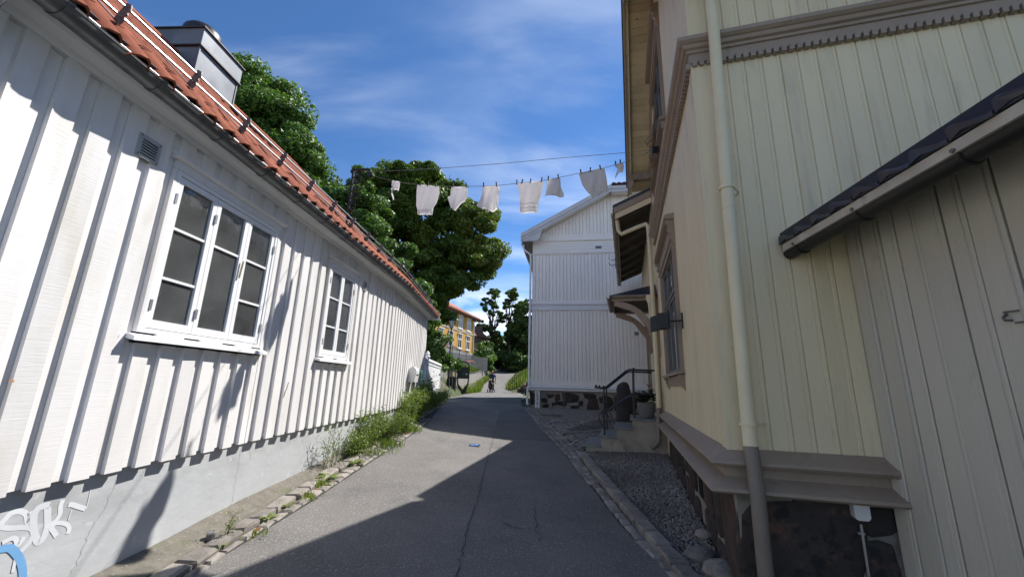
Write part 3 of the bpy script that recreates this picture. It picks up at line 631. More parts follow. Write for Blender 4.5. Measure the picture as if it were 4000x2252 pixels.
# windows
def room(s0, s1, z0, z1, d, parent):
    mb = MB(); a, b, c, e = s0-.5, s1+.5, z0-.9, z1+.3
    mb.box(FL, a, b, -d-.05, -d, c, e); mb.box(FL, a, b, -d, -.25, c-.05, c); mb.box(FL, a, b, -d, -.25, e, e+.05); mb.box(FL, a-.05, a, -d, -.25, c, e); mb.box(FL, b, b+.05, -d, -.25, c, e)
    mb.build('room_lining', m_room, parent)
def cottage_window(s0, s1, z0, z1, ns, mids):
    w = MB()
    F_ = .035
    for a, b, c, d in ((s0, s0+F_, z0, z1), (s1-F_, s1, z0, z1), (s0+F_, s1-F_, z1-F_, z1), (s0+F_, s1-F_, z0, z0+F_)): w.box(FL, a, b, -.12, .038, c, d)
    wo_ = w.build('window', m_trim, cot)
    step = (s1-s0-2*F_)/ns
    for k in range(ns):
        a, b, c, d = s0+F_+k*step+.003, s0+F_+(k+1)*step-.003, z0+F_+.006, z1-F_-.006; sw = .048
        sm = MB()
        for q in ((a, a+sw, c, d), (b-sw, b, c, d), (a+sw, b-sw, c, c+sw+.02), (a+sw, b-sw, d-sw, d)): sm.box(FL, q[0], q[1], -.012, .030, q[2], q[3])
        for zm in mids[k]: sm.box(FL, a+sw, b-sw, -.004, .022, zm-.011, zm+.011)
        sm.build('sash', m_trim, wo_)
        zs = [c+sw+.02]+mids[k]+[d-sw]
        for i in range(len(zs)-1):
            lo = zs[i]+(.011 if i else 0); hi = zs[i+1]-(.011 if i+1 < len(zs)-1 else 0)
            MB().box(FL, a+sw, b-sw, .002, .006, lo, hi).build('pane', m_glass, wo_)
        # inner sash of the double window
        im = MB()
        for q in ((a-.01, a+.035, c, d), (b-.035, b+.01, c, d), (a, b, c, c+.04), (a, b, d-.04, d)): im.box(FL, q[0], q[1], -.20, -.165, q[2], q[3])
        im.build('inner_sash', simple('inner_sash_paint', (.60, .58, .50), .6), wo_)
        hs = (a-.004) if k < ns-1 else b+.004
        for hz in (z0+.22, z1-.25): MB().box(FL, hs-.010, hs+.010, .030, .044, hz-.045, hz+.045).build('hinge', m_steel, wo_)
    # outer architraves, head and sill
    am = MB()
    am.box(FL, s0-.03, s0-.001, -.02, .042, z0, z1+.0); am.box(FL, s1+.001, s1+.03, -.02, .042, z0, z1); am.box(FL, s0-.03, s1+.03, -.02, .043, z1+.002, z1+.075)
    am.build('architrave', m_white, wo_)
    MB().prof(FL, [(-.02, z1+.077), (.048, z1+.077), (.075, z1+.092), (.075, z1+.112), (-.02, z1+.135)], s0-.07, s1+.09).build('head_board', m_white, wo_)
    MB().prof(FL, [(-.05, z0-.045), (.055, z0-.062), (.105, z0-.072), (.105, z0-.040), (.055, z0-.020), (-.05, z0-.003)], s0-.10, s1+.06).build('sill', m_trim, wo_)
    for k in range(ns):
        c_ = s0+F_+(k+.5)*step; MB().box(FL, c_-.13, c_+.13, .035, .06, z0-.022, z0+.002).build('drip_block', m_trim, wo_)
    room(s0, s1, z0, z1, .95, wo_)
    return wo_
w1 = cottage_window(3.115, 4.52, 1.925, 3.315, 3, [[2.385, 2.82], [2.82], [2.385, 2.82]])
# cream window stay on the middle sash
MB().tube([FL.pt(4.02, .045, 2.60), FL.pt(4.03, .05, 2.78)], .010, 6).build('window_stay', simple('stay_cream', (.62, .54, .36), .5), w1)
w2 = cottage_window(5.835, 6.725, 1.925, 3.315, 2, [[2.385, 2.82], [2.385, 2.82]])
# vents
m_vent = mat('vent_grey_paint', (.42, .43, .45), .5, var=.08, vs=9)
def vent(fr, s0, s1, z0, z1, nl, o):
    v = MB(); v.box(fr, s0, s1, o, o+.012, z0, z1); v = v.build('wall_vent', m_vent, cot)
    h = (z1-z0-.05)/nl
    for k in range(nl):
        z = z0+.028+k*h
        MB().hexa([fr.pt(s0+.028, o+.012, z+.2*h), fr.pt(s1-.028, o+.012, z+.2*h), fr.pt(s1-.028, o+.022, z+.1*h), fr.pt(s0+.028, o+.022, z+.1*h), fr.pt(s0+.028, o+.012, z+.75*h), fr.pt(s1-.028, o+.012, z+.75*h), fr.pt(s1-.028, o+.024, z+.35*h), fr.pt(s0+.028, o+.024, z+.35*h)]).build('louvre', m_vent, v)
        MB().box(fr, s0+.03, s1-.03, o+.0122, o+.0128, z-.16*h, z+.18*h).build('slot', m_iron, v)
    for a in (s0+.014, s1-.014):
        for z in (z0+.014, z1-.014): MB().tube([fr.pt(a, o+.01, z), fr.pt(a, o+.016, z)], .006, 6).build('screw', m_rust, v)
vent(FL, 2.735, 2.92, 3.235, 3.42, 6, .035)
vent(FL, 7.02, 7.17, 3.19, 3.36, 5, .035)
# rust marks in the paint
def mark(pts, w, m, o=.036): plr(pts, w, m, 'paint_blister', cot, o)
mark(jag([(5.12, 1.37), (5.16, 1.46), (5.19, 1.56)], 7, .006), [.008+.02*random.Random(3).random() for _ in range(19)], simple('bare_wood', (.24, .15, .09), .9))
# mailboxes
def mailbox(name, s, w, z0, z1, dpt, m, label):
    t = thing(name, label, 'mailbox', FL2.pt(s, .03, z0), 'mailboxes on the cottage wall')
    n = 8; prof = [(.036, z0), (.036+dpt*.85, z0), (.036+dpt, z1-.16)] + [(.036+dpt*(.5+.5*math.cos(a)), z1-.13+.13*math.sin(a)) for a in np.linspace(.1, math.pi*.98, n)] + [(.036, z1-.14)]
    MB().prof(FL2, prof, s, s+w).build('box', m, t)
    MB().prof(FL2, [(o+.004*(1 if o > .08 else 0), z+.004) for o, z in prof[3:-1]] + [(o*.96, z-.012) for o, z in prof[3:-1][::-1]], s-.008, s+w+.008).build('lid', m, t)
    MB().box(FL2, s+.06, s+w-.06, .036+dpt*.93, .036+dpt+.004, z1-.20, z1-.185).build('slot', m_iron, t); return t
mailbox('mailbox', 1.75, .42, 1.60, 1.985, .20, m_white_pl, 'rounded white mailbox on the cottage wall, nearer of the two')
gm = mailbox('mailbox', 2.40, .36, 1.60, 1.95, .20, m_green, 'dark green mailbox on the cottage wall beside the white one')
for z in (1.66, 1.74, 1.83): MB().box(FL2, 2.50, 2.54, .232, .2365, z, z+.045).build('sticker', simple('sticker_pale', (.35, .6, .65), .5), gm)

# elbow from the gutter outlet back to the wall
eb = MB().tube([FL.pt(1.72, GC[0], 3.66), FL.pt(1.72, GC[0]-.01, 3.60), FL.pt(1.73, .16, 3.50), FL.pt(1.74, .10, 3.42), FL.pt(1.74, .085, 3.30), FL.pt(1.74, .085, .55)], .045, 12).build('downpipe', m_zincl, cot, smooth=True)
MB().tube([FL.pt(1.72, GC[0], 3.615), FL.pt(1.72, GC[0], 3.655)], .052, 12).build('outlet_collar', m_zincl, eb, smooth=True)
for s_, z_ in ((2.42, 1.545), (4.25, 1.12)): mark([(s_-.012, z_), (s_, z_+.004), (s_+.014, z_-.002)], .012, simple('rust_spot', (.42, .22, .10), .9))
# ================================================================= CREAM TOWN HOUSE (street side in shade)
FR = Fr((2.3, 5.38), R(15.9), True)          # s along the street, o towards the street
S0, S1 = -2.16, 3.05                          # near corner, far end of the taller block
CORN = FR.pt(S0, 0, 0)
class Fg(Fr):
    def __init__(s):
        s.p = Vector((CORN.x, CORN.y, 0)); s.d = -FR.n.copy(); s.n = -FR.d.copy(); s.x = s.d if s.d.cross(s.n).z > 0 else -s.d
FG = Fg()                                     # gable-side wall facing the viewer: s to the right, o towards the viewer
ch_ = thing('cream_house', 'cream timber house with taupe trim, corner downpipe and dentil belt course', 'house', FR.pt(.4, -3, .1))
APX = (.45, 8.62); RK = 40                    # facade gable apex, pitch
def rake(s): return APX[1]-abs(s-APX[0])*math.tan(R(RK))
# --- core walls
LWIN = (.0, 1.9, 1.84, 3.62); UWIN = (.0, 2.2, 5.62, 7.3)
c = MB()
for a, b, z0, z1 in ((S0, LWIN[0], .85, 4.7), (LWIN[1], S1, .85, 4.7), (LWIN[0], LWIN[1], .85, LWIN[2]), (LWIN[0], LWIN[1], LWIN[3], 4.7),
                     (S0, UWIN[0], 4.7, 6.3), (UWIN[1], S1, 4.7, 6.3), (UWIN[0], UWIN[1], 4.7, UWIN[2])):
    c.box(FR, a, b, -.22, -.025, z0, z1)
c.plate(FR, [(S0, 6.3), (UWIN[0], 6.3), (UWIN[0], rake(UWIN[0])-.2), (S0, rake(S0)-.2)], -.22, -.025)
c.plate(FR, [(UWIN[1], 6.3), (S1, 6.3), (S1, rake(S1)-.2), (UWIN[1], rake(UWIN[1])-.2)], -.22, -.025)
c.plate(FR, [(UWIN[0], UWIN[3]), (UWIN[1], UWIN[3]), (UWIN[1], rake(UWIN[1])-.2), (APX[0], APX[1]-.2), (UWIN[0], rake(UWIN[0])-.2)], -.22, -.025)
c.box(FG, .225, 7.5, -.22, -.025, .85, 6.35)
c.plate(FR, [(S1-.22, .85), (S1-.03, .85), (S1-.03, 6.2), (S1-.22, 6.3)], -7.5, -.225)
c.box(FG, 7.3, 7.5, -5.2, -.225, .85, 6.3)
c.build('wall', m_cream, ch_)
# --- narrow beaded boards on the street front
def fboard(s0, s1, z0, z1t, z1u=None):
    z1u = z1t if z1u is None else z1u; b = .006
    A = [FR.pt(s0, -.02, z0), FR.pt(s1, -.02, z0), FR.pt(s1, -.006, z0), FR.pt(s1-b, .002, z0), FR.pt(s0+b, .002, z0), FR.pt(s0, -.006, z0)]
    B = [FR.pt(s0, -.02, z1t), FR.pt(s1, -.02, z1u), FR.pt(s1, -.006, z1u), FR.pt(s1-b, .002, z1u), FR.pt(s0+b, .002, z1t), FR.pt(s0, -.006, z1t)]
    MB().prism(A, B).build('board', m_cream, ch_)
s = S0+.11; BW = .098
while s < S1-.1:
    a, b = s, min(s+BW-.004, S1-.10)
    for (lo, hi, h) in ((1.135, 4.66, LWIN), (4.93, None, UWIN)):
        h0, h1 = (hi, hi) if hi else (rake(a)-.15, rake(b)-.15)
        if b > h[0] and a < h[1]:
            aa, bb = a, b
            fboard(a, b, lo, h[2]-.05); fboard(a, b, h[3]+.05, h0, h1)
        else: fboard(a, b, lo, h0, h1)
    s += BW
# corner boards
cb = MB()
for z0, z1 in ((1.135, 4.66), (4.93, 6.3)):
    MB().box(FR, S0-.026, S0+.105, -.02, .012, z0, z1).build('corner_board', m_cream, ch_); MB().box(FG, .0, .16, -.02, .024, z0, z1).build('corner_board', m_cream, ch_)
    MB().box(FR, S1-.10, S1+.01, -.05, .014, z0, z1 if z1 < 5 else 6.1).build('corner_board', m_cream, ch_)
# --- wide boards with bead strips on the side wall
gs = .165; k = 0
while gs < 7.3:
    w = .147+rnd.gauss(0, .002)
    for z0, z1 in ((1.135 if gs < 1.05 else 2.2, 4.66), (4.93, 6.3)):
        if gs+w*.5 > 1.04 and z0 < 2: z0 = 2.2
        e = rnd.gauss(0, .001); x1 = gs+w-.002
        pr = [(gs, -.02), (gs, .000), (gs+.004, .004+e), (x1-.040, .004-e), (x1-.036, .0), (x1-.032, .0), (x1-.028, .004), (x1-.008, .004), (x1-.004, .001), (x1, -.002), (x1, -.02)]
        MB().prism([FG.pt(a, o, z0) for a, o in pr], [FG.pt(a, o, z1) for a, o in pr]).build('board', m_cream, ch_)
    gs += w
# --- mouldings running round the corner, mitred
def wrap(name, prof, sf, gr, m=None):
    mb = MB(); L = []
    for o, z in prof: L.append([FR.pt(sf, o, z), FR.pt(S0-o, o, z), FG.pt(gr, o, z)])
    n = len(prof)
    for j in range(3):
        for i in range(n): mb.v.append(tuple(L[i][j]))
    for j in range(2):
        for i in range(n): mb.f.append((j*n+i, j*n+(i+1) % n, (j+1)*n+(i+1) % n, (j+1)*n+i))
    mb.f += [tuple(range(n)), tuple(range(2*n, 3*n))[::-1]]
    return mb.build(name, m or m_brown, ch_)
belt = wrap('belt_course', [(-.02, 4.70), (.022, 4.70), (.022, 4.795), (.04, 4.80), (.045, 4.825), (.07, 4.835), (.085, 4.865), (.10, 4.87), (.125, 4.89), (.13, 4.925), (.115, 4.935), (-.02, 4.965)], S1, 7.4)
wrap('belt_bed', [(-.02, 4.66), (.012, 4.66), (.012, 4.70), (-.02, 4.70)], S1, 7.4)
dm = MB(); dm.hexa([Vector(p) for p in ((-.020, 0, -.040), (.020, 0, -.040), (.020, .044, -.036), (-.020, .044, -.036), (-.020, 0, .022), (.020, 0, .022), (.020, .044, .022), (-.020, .044, .022))])
dmesh = dm.mesh('dentil', m_brown)
s = S0+.0
while s < S1: link('dentil', dmesh, belt, FR.pt(s, .010, 4.678), FR.rot()); s += .063
g = .02
while g < 3.3:
    link('dentil', dmesh, belt, FG.pt(g, .010, 4.678), FG.rot()); g += .063
wrap('water_table', [(-.02, 1.175), (.012, 1.165), (.135, 1.092), (.142, 1.072), (.128, 1.055), (.115, 1.045), (-.02, 1.04)], S1+.03, 1.045)
wrap('water_table_board', [(-.02, 1.04), (.040, 1.04), (.040, .955), (-.02, .955)], S1, .995)
wrap('base_ledge', [(-.02, .985), (.041, .972), (.165, .905), (.172, .885), (.15, .868), (.12, .862), (-.02, .86)], S1+.03, 1.06)
# --- stone foundation: mortar bed with separate boulders
fb = MB(); n = 14
for i in range(n):
    a, b = S0+.02+(S1-S0)*i/n, S0+.02+(S1-S0)*(i+1)/n
    fb.box(FR, a, b, -.4, -.035, -.3, .862)
fb.box(FG, .36, 1.06, -.4, -.035, -.3, .862)
found = fb.build('foundation', m_smort, ch_)
def blob(fr, cs, cz, w, h, o0, dpt, seed, parent, m=None, n=16, pw=.55, name='stone'):
    r = random.Random(seed); P = []; ph = r.uniform(0, 6)
    for k in range(n):
        t = 2*math.pi*k/n; c_, s_ = math.cos(t), math.sin(t)
        q = 1+.13*math.sin(2*t+ph)+.08*math.sin(3*t+ph*2)+r.gauss(0, .035)
        P.append((math.copysign(abs(c_)**pw, c_)*w/2*q, math.copysign(abs(s_)**pw, s_)*h/2*q))
    mb = MB(); rings = ((1.0, 0), (.97, dpt*.55), (.88, dpt*.92), (.45, dpt*1.04))
    for sc, d in rings:
        for a, z in P: mb.v.append(tuple(fr.pt(cs+a*sc, o0+d+r.gauss(0, dpt*.08), cz+z*sc)))
    for j in range(3):
        for k in range(n): mb.f.append((j*n+k, j*n+(k+1) % n, (j+1)*n+(k+1) % n, (j+1)*n+k))
    mb.f.append(tuple(range(3*n, 4*n)))
    return mb.build(name, m or m_stone, parent, smooth=True)
m_stone2 = mat('foundation_stone_red', (.085, .055, .045), .9, var=.35, vs=5, bump=.8, bs=14, rand=.2, grime=((.04, .03, .028), 7, (.5, .7), (1, 1, 1)))
for i, (a, z, w, h) in enumerate([(-1.86, .50, .46, .74), (-1.44, .60, .30, .52), (-1.46, .20, .32, .20), (-1.12, .44, .24, .66), (-.86, .62, .22, .42), (-.84, .24, .24, .26), (-.1, .62, .30, .4), (-.18, .24, .42, .26), (.22, .40, .3, .7), (.62, .64, .4, .36), (.58, .30, .36, .24), (1.0, .46, .3, .6), (1.42, .62, .42, .4), (1.4, .28, .4, .26), (1.85, .48, .36, .6), (2.25, .62, .34, .38), (2.25, .3, .36, .22), (2.68, .5, .4, .6)]):
    blob(FR, a, z, w, h, -.04, .035, 100+i, found, m_stone2 if i in (0, 4, 10) else m_stone)
for i, (a, z, w, h) in enumerate([(.40, .46, .78, .86), (.93, .74, .20, .20), (.90, .46, .22, .26), (.97, .2, .16, .24), (.72, .10, .4, .2)]):
    blob(FG, a, z, w, h, -.04, .03, 200+i, found, m_stone)
bw = MB()   # barred basement vent
for a in (-.62, -.54, -.46): bw.box(FR, a-.012, a+.012, -.03, -.012, .45, .82)
bw.box(FR, -.68, -.40, -.032, -.026, .42, .85); bw.build('basement_grille', m_blackpaint, ch_)
# --- windows
def town_window(win, hood, name='window'):
    s0, s1, z0, z1 = win
    f = MB()
    f.box(FR, s0-.09, s0+.012, -.1, .040, z0-.02, z1+.05); f.box(FR, s1-.012, s1+.09, -.1, .040, z0-.02, z1+.05); f.box(FR, s0+.012, s1-.012, -.1, .040, z1-.012, z1+.05)
    f.box(FR, s0-.075, s0-.05, .040, .052, z0, z1); f.box(FR, s1+.05, s1+.075, .040, .052, z0, z1)
    wn = f.build(name, m_brown, ch_)
    # hood with scrolled side brackets
    hz = hood
    MB().prof(FR, [(.0, hz), (.09, hz-.015), (.135, hz-.03), (.135, hz-.075), (.10, hz-.085), (.0, hz-.09)], s0-.16, s1+.16).build('hood', m_brown, wn)
    MB().prof(FR, [(.0, hz-.092), (.045, hz-.092), (.045, z1+.06), (.0, z1+.06)], s0-.09, s1+.09).build('frieze', m_brown, wn)
    d = MB()
    q = s0-.06
    while q < s1+.06: d.box(FR, q, q+.022, .045, .058, z1+.065, z1+.10); q += .04
    d.build('dentil_row', m_brown, wn)
    for a in (s0-.13, s1+.07):
        n = 10; P = [(.0, hz-.092), (.115, hz-.092)] + [(.115-.075*(k/n)+.018*math.sin(k*1.9), hz-.10-.34*k/n) for k in range(1, n+1)] + [(.0, hz-.46)]
        MB().prism([FR.pt(a, o, z) for o, z in P], [FR.pt(a+.06, o, z) for o, z in P]).build('scroll_bracket', m_brown, wn)
    MB().prof(FR, [(-.05, z0-.03), (.095, z0-.05), (.11, z0-.055), (.11, z0-.02), (-.05, z0+.0)], s0-.13, s1+.13).build('sill', m_brown, wn)
    MB().box(FR, s0-.02, s1+.02, .0, .028, z0-.20, z0-.052).build('apron', m_brown, wn)
    for a in (s0-.08, s1+.02):
        n = 8; P = [(.0, z0-.052), (.085, z0-.052)] + [(.085-.06*(k/n)+.012*math.sin(k*2.2), z0-.07-.17*k/n) for k in range(1, n+1)] + [(.0, z0-.27)]
        MB().prism([FR.pt(a, o, z) for o, z in P], [FR.pt(a+.06, o, z) for o, z in P]).build('sill_bracket', m_brown, wn)
    # sashes and transom in grey green
    mg_ = simple('sash_grey_green', (.13, .135, .12), .5)
    zt = z0+(z1-z0)*.66; st = (s1-s0)/3
    for k in range(3):
        a, b = s0+.012+k*st, s0+(k+1)*st-(.012 if k == 2 else 0)
        for c_, d_ in ((z0, zt-.02), (zt+.02, z1-.012)):
            sm = MB(); 
            for x in ((a, a+.05, c_, d_), (b-.05, b, c_, d_), (a+.05, b-.05, c_, c_+.055), (a+.05, b-.05, d_-.05, d_)): sm.box(FR, x[0], x[1], -.055, -.005, x[2], x[3])
            sm.build('sash', mg_, wn); MB().box(FR, a+.05, b-.05, -.034, -.030, c_+.055, d_-.05).build('pane', m_glass, wn)
    MB().box(FR, s0+.012, s1-.012, -.06, .012, zt-.02, zt+.02).build('transom', mg_, wn)
    rm = MB(); rm.box(FR, s0-.4, s1+.4, -1.6, -1.55, z0-.6, z1+.3); rm.box(FR, s0-.4, s1+.4, -1.55, -.25, z0-.65, z0-.6); rm.box(FR, s0-.4, s1+.4, -1.55, -.25, z1+.3, z1+.35); rm.box(FR, s0-.45, s0-.4, -1.55, -.25, z0-.6, z1+.3); rm.box(FR, s1+.4, s1+.45, -1.55, -.25, z0-.6, z1+.3)
    rm.build('room_lining', m_dark, wn)
    cu = MB(); n = 14
    for h_ in (s0+.04, s1-.45):
        A = [FR.pt(h_+.4*k/n, -.16+.025*math.sin(k*1.7), z0) for k in range(n+1)]; B = [p+Vector((0, 0, z1-z0)) for p in A]
        cu.add(A+B, [(k, k+1, n+2+k, n+1+k) for k in range(n)])
    cu.build('curtain', simple('curtain', (.42, .42, .40), .9), wn, recalc=False)
    return wn
town_window(LWIN, 4.02)
uw = town_window(UWIN, 7.72)
# dried plant hanging at the upper window
dp = MB(); r = random.Random(4)
for i in range(40):
    p = FR.pt(.9+r.gauss(0, .22), .10, 5.75+r.uniform(-.05, .1)); P = [p]
    for k in range(4): p = p+Vector((r.gauss(0, .04), r.gauss(0, .04), r.uniform(-.02, .09) if i % 2 else -r.uniform(.02, .09))); P.append(p)
    dp.tube(P, .006, 4)
tag(dp.build('dried_plant', mat('dry_stem', (.20, .12, .045), .9, var=.4, vs=20)), 'dry brown plant hanging over the upper window sill of the cream house', 'plant')
# --- facade gable roof with overhang
def slab(name, sA, zA, sB, zB, o0, o1, th, m, dz=0):
    n = Vector((0, 0, 1)); A = [FR.pt(sA, o0, zA+dz), FR.pt(sB, o0, zB+dz), FR.pt(sB, o0, zB+th+dz), FR.pt(sA, o0, zA+th+dz)]
    B = [FR.pt(sA, o1, zA+dz), FR.pt(sB, o1, zB+dz), FR.pt(sB, o1, zB+th+dz), FR.pt(sA, o1, zA+th+dz)]
    return MB().prism(A, B).build(name, m, ch_)
EF = 3.36
slab('roof', APX[0], APX[1]+.08, EF, rake(EF)+.08, -7, .56, .10, m_blackt); slab('roof', -2.8, rake(-2.8)+.08, APX[0]-.001, APX[1]+.08, -7, .56, .10, m_blackt)
for a, b in ((APX[0]+.001, EF), (-2.8, APX[0]-.001)):
    slab('bargeboard', a, rake(a)-.16, b, rake(b)-.16, .505, .535, .24, m_brown)
    slab('barge_inner', a, rake(a)-.10, b, rake(b)-.10, .44, .503, .05, m_cream)
m_soff = mat('soffit_paint', (.55, .47, .29), .7, var=.12, vs=5, rand=.14, grime=((.16, .13, .08), 10, (.62, .75), (1, 1, 1)))
m_moss = mat('flaking_beam_paint', (.22, .18, .14), .8, var=.3, vs=9, grime=((.34, .30, .20), 14, (.5, .65), (1, 1, 1)))
u = 0
while u < 3.0:
    a, b = APX[0]+u, APX[0]+min(u+.092, 2.91); slab('soffit_board', a, rake(a)-.01+rnd.gauss(0, .002), b, rake(b)-.01+rnd.gauss(0, .002), .0, .44, .03, m_soff); u += .098
u = 0
while u < 3.2:
    b, a = APX[0]-u, APX[0]-min(u+.092, 3.2); slab('soffit_board', a, rake(a)-.01, b, rake(b)-.01, .0, .44, .03, m_soff); u += .098
slab('rafter_trim', APX[0], APX[1]-.12, S1-.05, rake(S1-.05)-.12, .003, .05, .10, m_brown)
bb = MB(); s = 3.0; z = rake(s)-.22
bb.box(FR, s-.09, s+.05, .0, .50, z-.04, z+.10); bb.build('purlin_end', m_moss, ch_)
bb = MB(); P = [(.40, z-.04), (.505, z-.04), (.505, z-.22), (.47, z-.26), (.44, z-.20), (.40, z-.16)]
bb.prism([FR.pt(s-.08, o, zz) for o, zz in P], [FR.pt(s+.04, o, zz) for o, zz in P]); bb.build('scrolled_end', m_brown, ch_)
# --- downpipe at the near corner
px = .155
def gpt(r_, o, z): return FG.pt(r_, o, z)
dp1 = MB().tube([gpt(px+.035, .17, 6.6), gpt(px+.03, .165, 4.9), gpt(px, .150, 3.3), gpt(px-.03, .150, 1.30), gpt(px-.03, .155, 1.205)], .050, 16).build('downpipe', m_creamp, ch_, smooth=True)
MB().tube([gpt(px-.03, .155, 1.203), gpt(px-.03, .185, 1.0), gpt(px-.03, .20, .85), gpt(px-.03, .185, .5), gpt(px-.02, .17, -.2)], .0505, 16).build('lower_pipe', mat('taupe_pipe', (.21, .18, .15), .5, var=.1, vs=4), dp1, smooth=True)
for z, rr in ((3.28, .062), (3.10, .0525), (1.36, .061)):
    MB().tube([gpt(px-.004 if z > 2 else px-.03, .150, z-.012), gpt(px-.004 if z > 2 else px-.03, .150, z+.012)], rr, 16).build('collar', m_creamp, dp1, smooth=True)
    if z != 3.10: MB().tube([gpt(px+.05, .15, z), gpt(px+.11, .06, z), gpt(px+.11, .0, z)], .008, 6).build('pipe_clip', m_creamp, dp1)
# --- second downpipe at the far end
P2 = [FR.pt(3.42, .80, 5.46), FR.pt(3.40, .78, 5.20), FR.pt(3.38, .72, 5.10), FR.pt(3.22, .30, 5.20), FR.pt(3.16, .17, 5.22), FR.pt(3.15, .13, 5.14), FR.pt(3.15, .12, 4.7), FR.pt(3.15, .12, 1.22)]
dp2 = MB().tube(P2, .046, 12).build('downpipe', m_creamp, ch_, smooth=True)
MB().tube([FR.pt(3.15, .12, 1.219), FR.pt(3.15, .14, .95), FR.pt(3.15, .15, .60), FR.pt(3.13, .20, .52), FR.pt(3.10, .30, .44)], .0465, 12).build('lower_pipe', mat('taupe_pipe2', (.21, .18, .15), .5, var=.1, vs=4), dp2, smooth=True)
for z in (3.5, 2.5, 1.9, 1.36): MB().tube([FR.pt(3.15, .12, z-.01), FR.pt(3.15, .12, z+.01)], .053, 12).build('collar', m_creamp, dp2, smooth=True)
# --- lower wing beyond
WE = 10.0
wg = MB(); wg.box(FR, S1+.012, WE, -.25, -.02, .3, 6.0); wg.box(FR, WE-.2, WE, -6, -.25, .3, 6.6); wg.build('wing_wall', m_cream, ch_)
s = S1+.015
while s < WE-.05:
    if not 3.72 < s+.05 < 4.72: MB().box(FR, s, s+.118, -.02, .0, 1.14, 5.9).build('board', m_cream, ch_)
    else: MB().box(FR, s, s+.118, -.02, .0, 3.35, 5.9).build('board', m_cream, ch_)
    s += .122
MB().prof(FR, [(-.02, 1.17), (.12, 1.09), (.12, 1.05), (-.02, 1.03)], 4.72, WE).build('water_table', m_brown, ch_)
MB().box(FR, 4.72, WE, -.3, -.03, .2, 1.03).build('foundation', m_smort, ch_)
wz = lambda o: 5.66+(.87-o)*.42
WA, WB = 3.10, WE+.2
def wslab(name, o0, o1, dz, th, a, b, m): 
    A = [FR.pt(a, o0, wz(o0)+dz), FR.pt(a, o1, wz(o1)+dz), FR.pt(a, o1, wz(o1)+dz+th), FR.pt(a, o0, wz(o0)+dz+th)]
    B = [FR.pt(b, o0, wz(o0)+dz), FR.pt(b, o1, wz(o1)+dz), FR.pt(b, o1, wz(o1)+dz+th), FR.pt(b, o0, wz(o0)+dz+th)]
    return MB().prism(A, B).build(name, m, ch_)
wslab('wing_roof', .89, -3.2, .0, .07, WA, WB, m_blackt)
wslab('verge_board', .87, .02, -.145, .14, WA+.0, WA+.028, m_brown); wslab('verge_board', .84, .02, -.29, .143, WA+.03, WA+.055, m_cream)
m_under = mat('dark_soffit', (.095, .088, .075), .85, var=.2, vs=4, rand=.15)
o = .02
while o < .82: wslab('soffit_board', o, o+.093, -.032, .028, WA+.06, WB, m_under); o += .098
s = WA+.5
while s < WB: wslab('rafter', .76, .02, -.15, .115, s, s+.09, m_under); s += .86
MB().prof(FR, [(.78, wz(.8)-.17), (.81, wz(.8)-.17), (.81, wz(.8)-.03), (.78, wz(.8)-.03)], WA+.06, WB).build('fascia_board', m_brown, ch_)
def half_gutter(a, b, o, z, r_, m, parent, axis='s'):
    mb = MB(); n = 8
    for q in (a, b):
        for k in range(n+1): t = math.pi*(1+k/n); mb.v.append(tuple(FR.pt(q, o+r_*math.cos(t), z+r_*math.sin(t)) if axis == 's' else FR.pt(o+r_*math.cos(t), q, z+r_*math.sin(t))))
        for k in range(n+1): t = math.pi*(2-k/n); mb.v.append(tuple(FR.pt(q, o+(r_-.004)*math.cos(t), z+(r_-.004)*math.sin(t)) if axis == 's' else FR.pt(o+(r_-.004)*math.cos(t), q, z+(r_-.004)*math.sin(t))))
    q = 2*n+2; mb.f += [(k, (k+1) % q, q+(k+1) % q, q+k) for k in range(q)] + [tuple(range(q)), tuple(range(q, 2*q))[::-1]]
    return mb.build('gutter', m, parent, smooth=True)
m_gut = mat('weathered_gutter', (.23, .20, .165), .5, var=.25, vs=8, rand=.05)
wgut = half_gutter(WA+.03, WB, .87, 5.57, .062, m_gut, ch_)
s = WA+.25
while s < WB: MB().tube([FR.pt(s, .87+.066*math.cos(t), 5.57+.066*math.sin(t)) for t in np.linspace(math.pi, 2*math.pi, 9)], .008, 5).build('gutter_bracket', m_gut, wgut); s += .55
fk = MB()
for dz in (0, -.16): fk.tube([FR.pt(6.2, .92, 5.36+dz), FR.pt(6.2, 1.03, 5.35+dz), FR.pt(6.2, 1.09, 5.38+dz), FR.pt(6.2, 1.11, 5.44+dz)], .010, 6)
fk.box(FR, 6.18, 6.22, .90, .925, 5.12, 5.42); fk.build('wire_hooks', m_iron, ch_)
# window on the wing, seen edge on
def slim_window(s0, s1, z0, z1):
    f = MB(); 
    for x in ((s0-.08, s0, z0, z1), (s1, s1+.08, z0, z1), (s0-.08, s1+.08, z1, z1+.1)): f.box(FR, x[0], x[1], -.02, .045, x[2], x[3])
    f = f.build('window', m_brown, ch_)
    MB().box(FR, s0, s1, -.01, .012, z0, z1).build('sash', simple('sash_dark', (.07, .07, .065), .5), f); MB().box(FR, s0+.06, s1-.06, .013, .018, z0+.06, z1-.06).build('pane', simple('dark_pane', (.015, .017, .018), .05), f)
    MB().prof(FR, [(.0, z1+.1), (.12, z1+.1), (.12, z1+.16), (.0, z1+.18)], s0-.15, s1+.15).build('hood', m_brown, f)
    MB().prof(FR, [(.0, z0-.05), (.11, z0-.05), (.11, z0-.015), (.0, z0)], s0-.14, s1+.14).build('sill', m_brown, f)
    for a in (s0-.08, s1+.02):
        P = [(.0, z0-.05), (.08, z0-.05), (.05, z0-.14), (.06, z0-.18), (.02, z0-.25), (.0, z0-.25)]; MB().prism([FR.pt(a, o, z) for o, z in P], [FR.pt(a+.06, o, z) for o, z in P]).build('sill_bracket', m_brown, f)
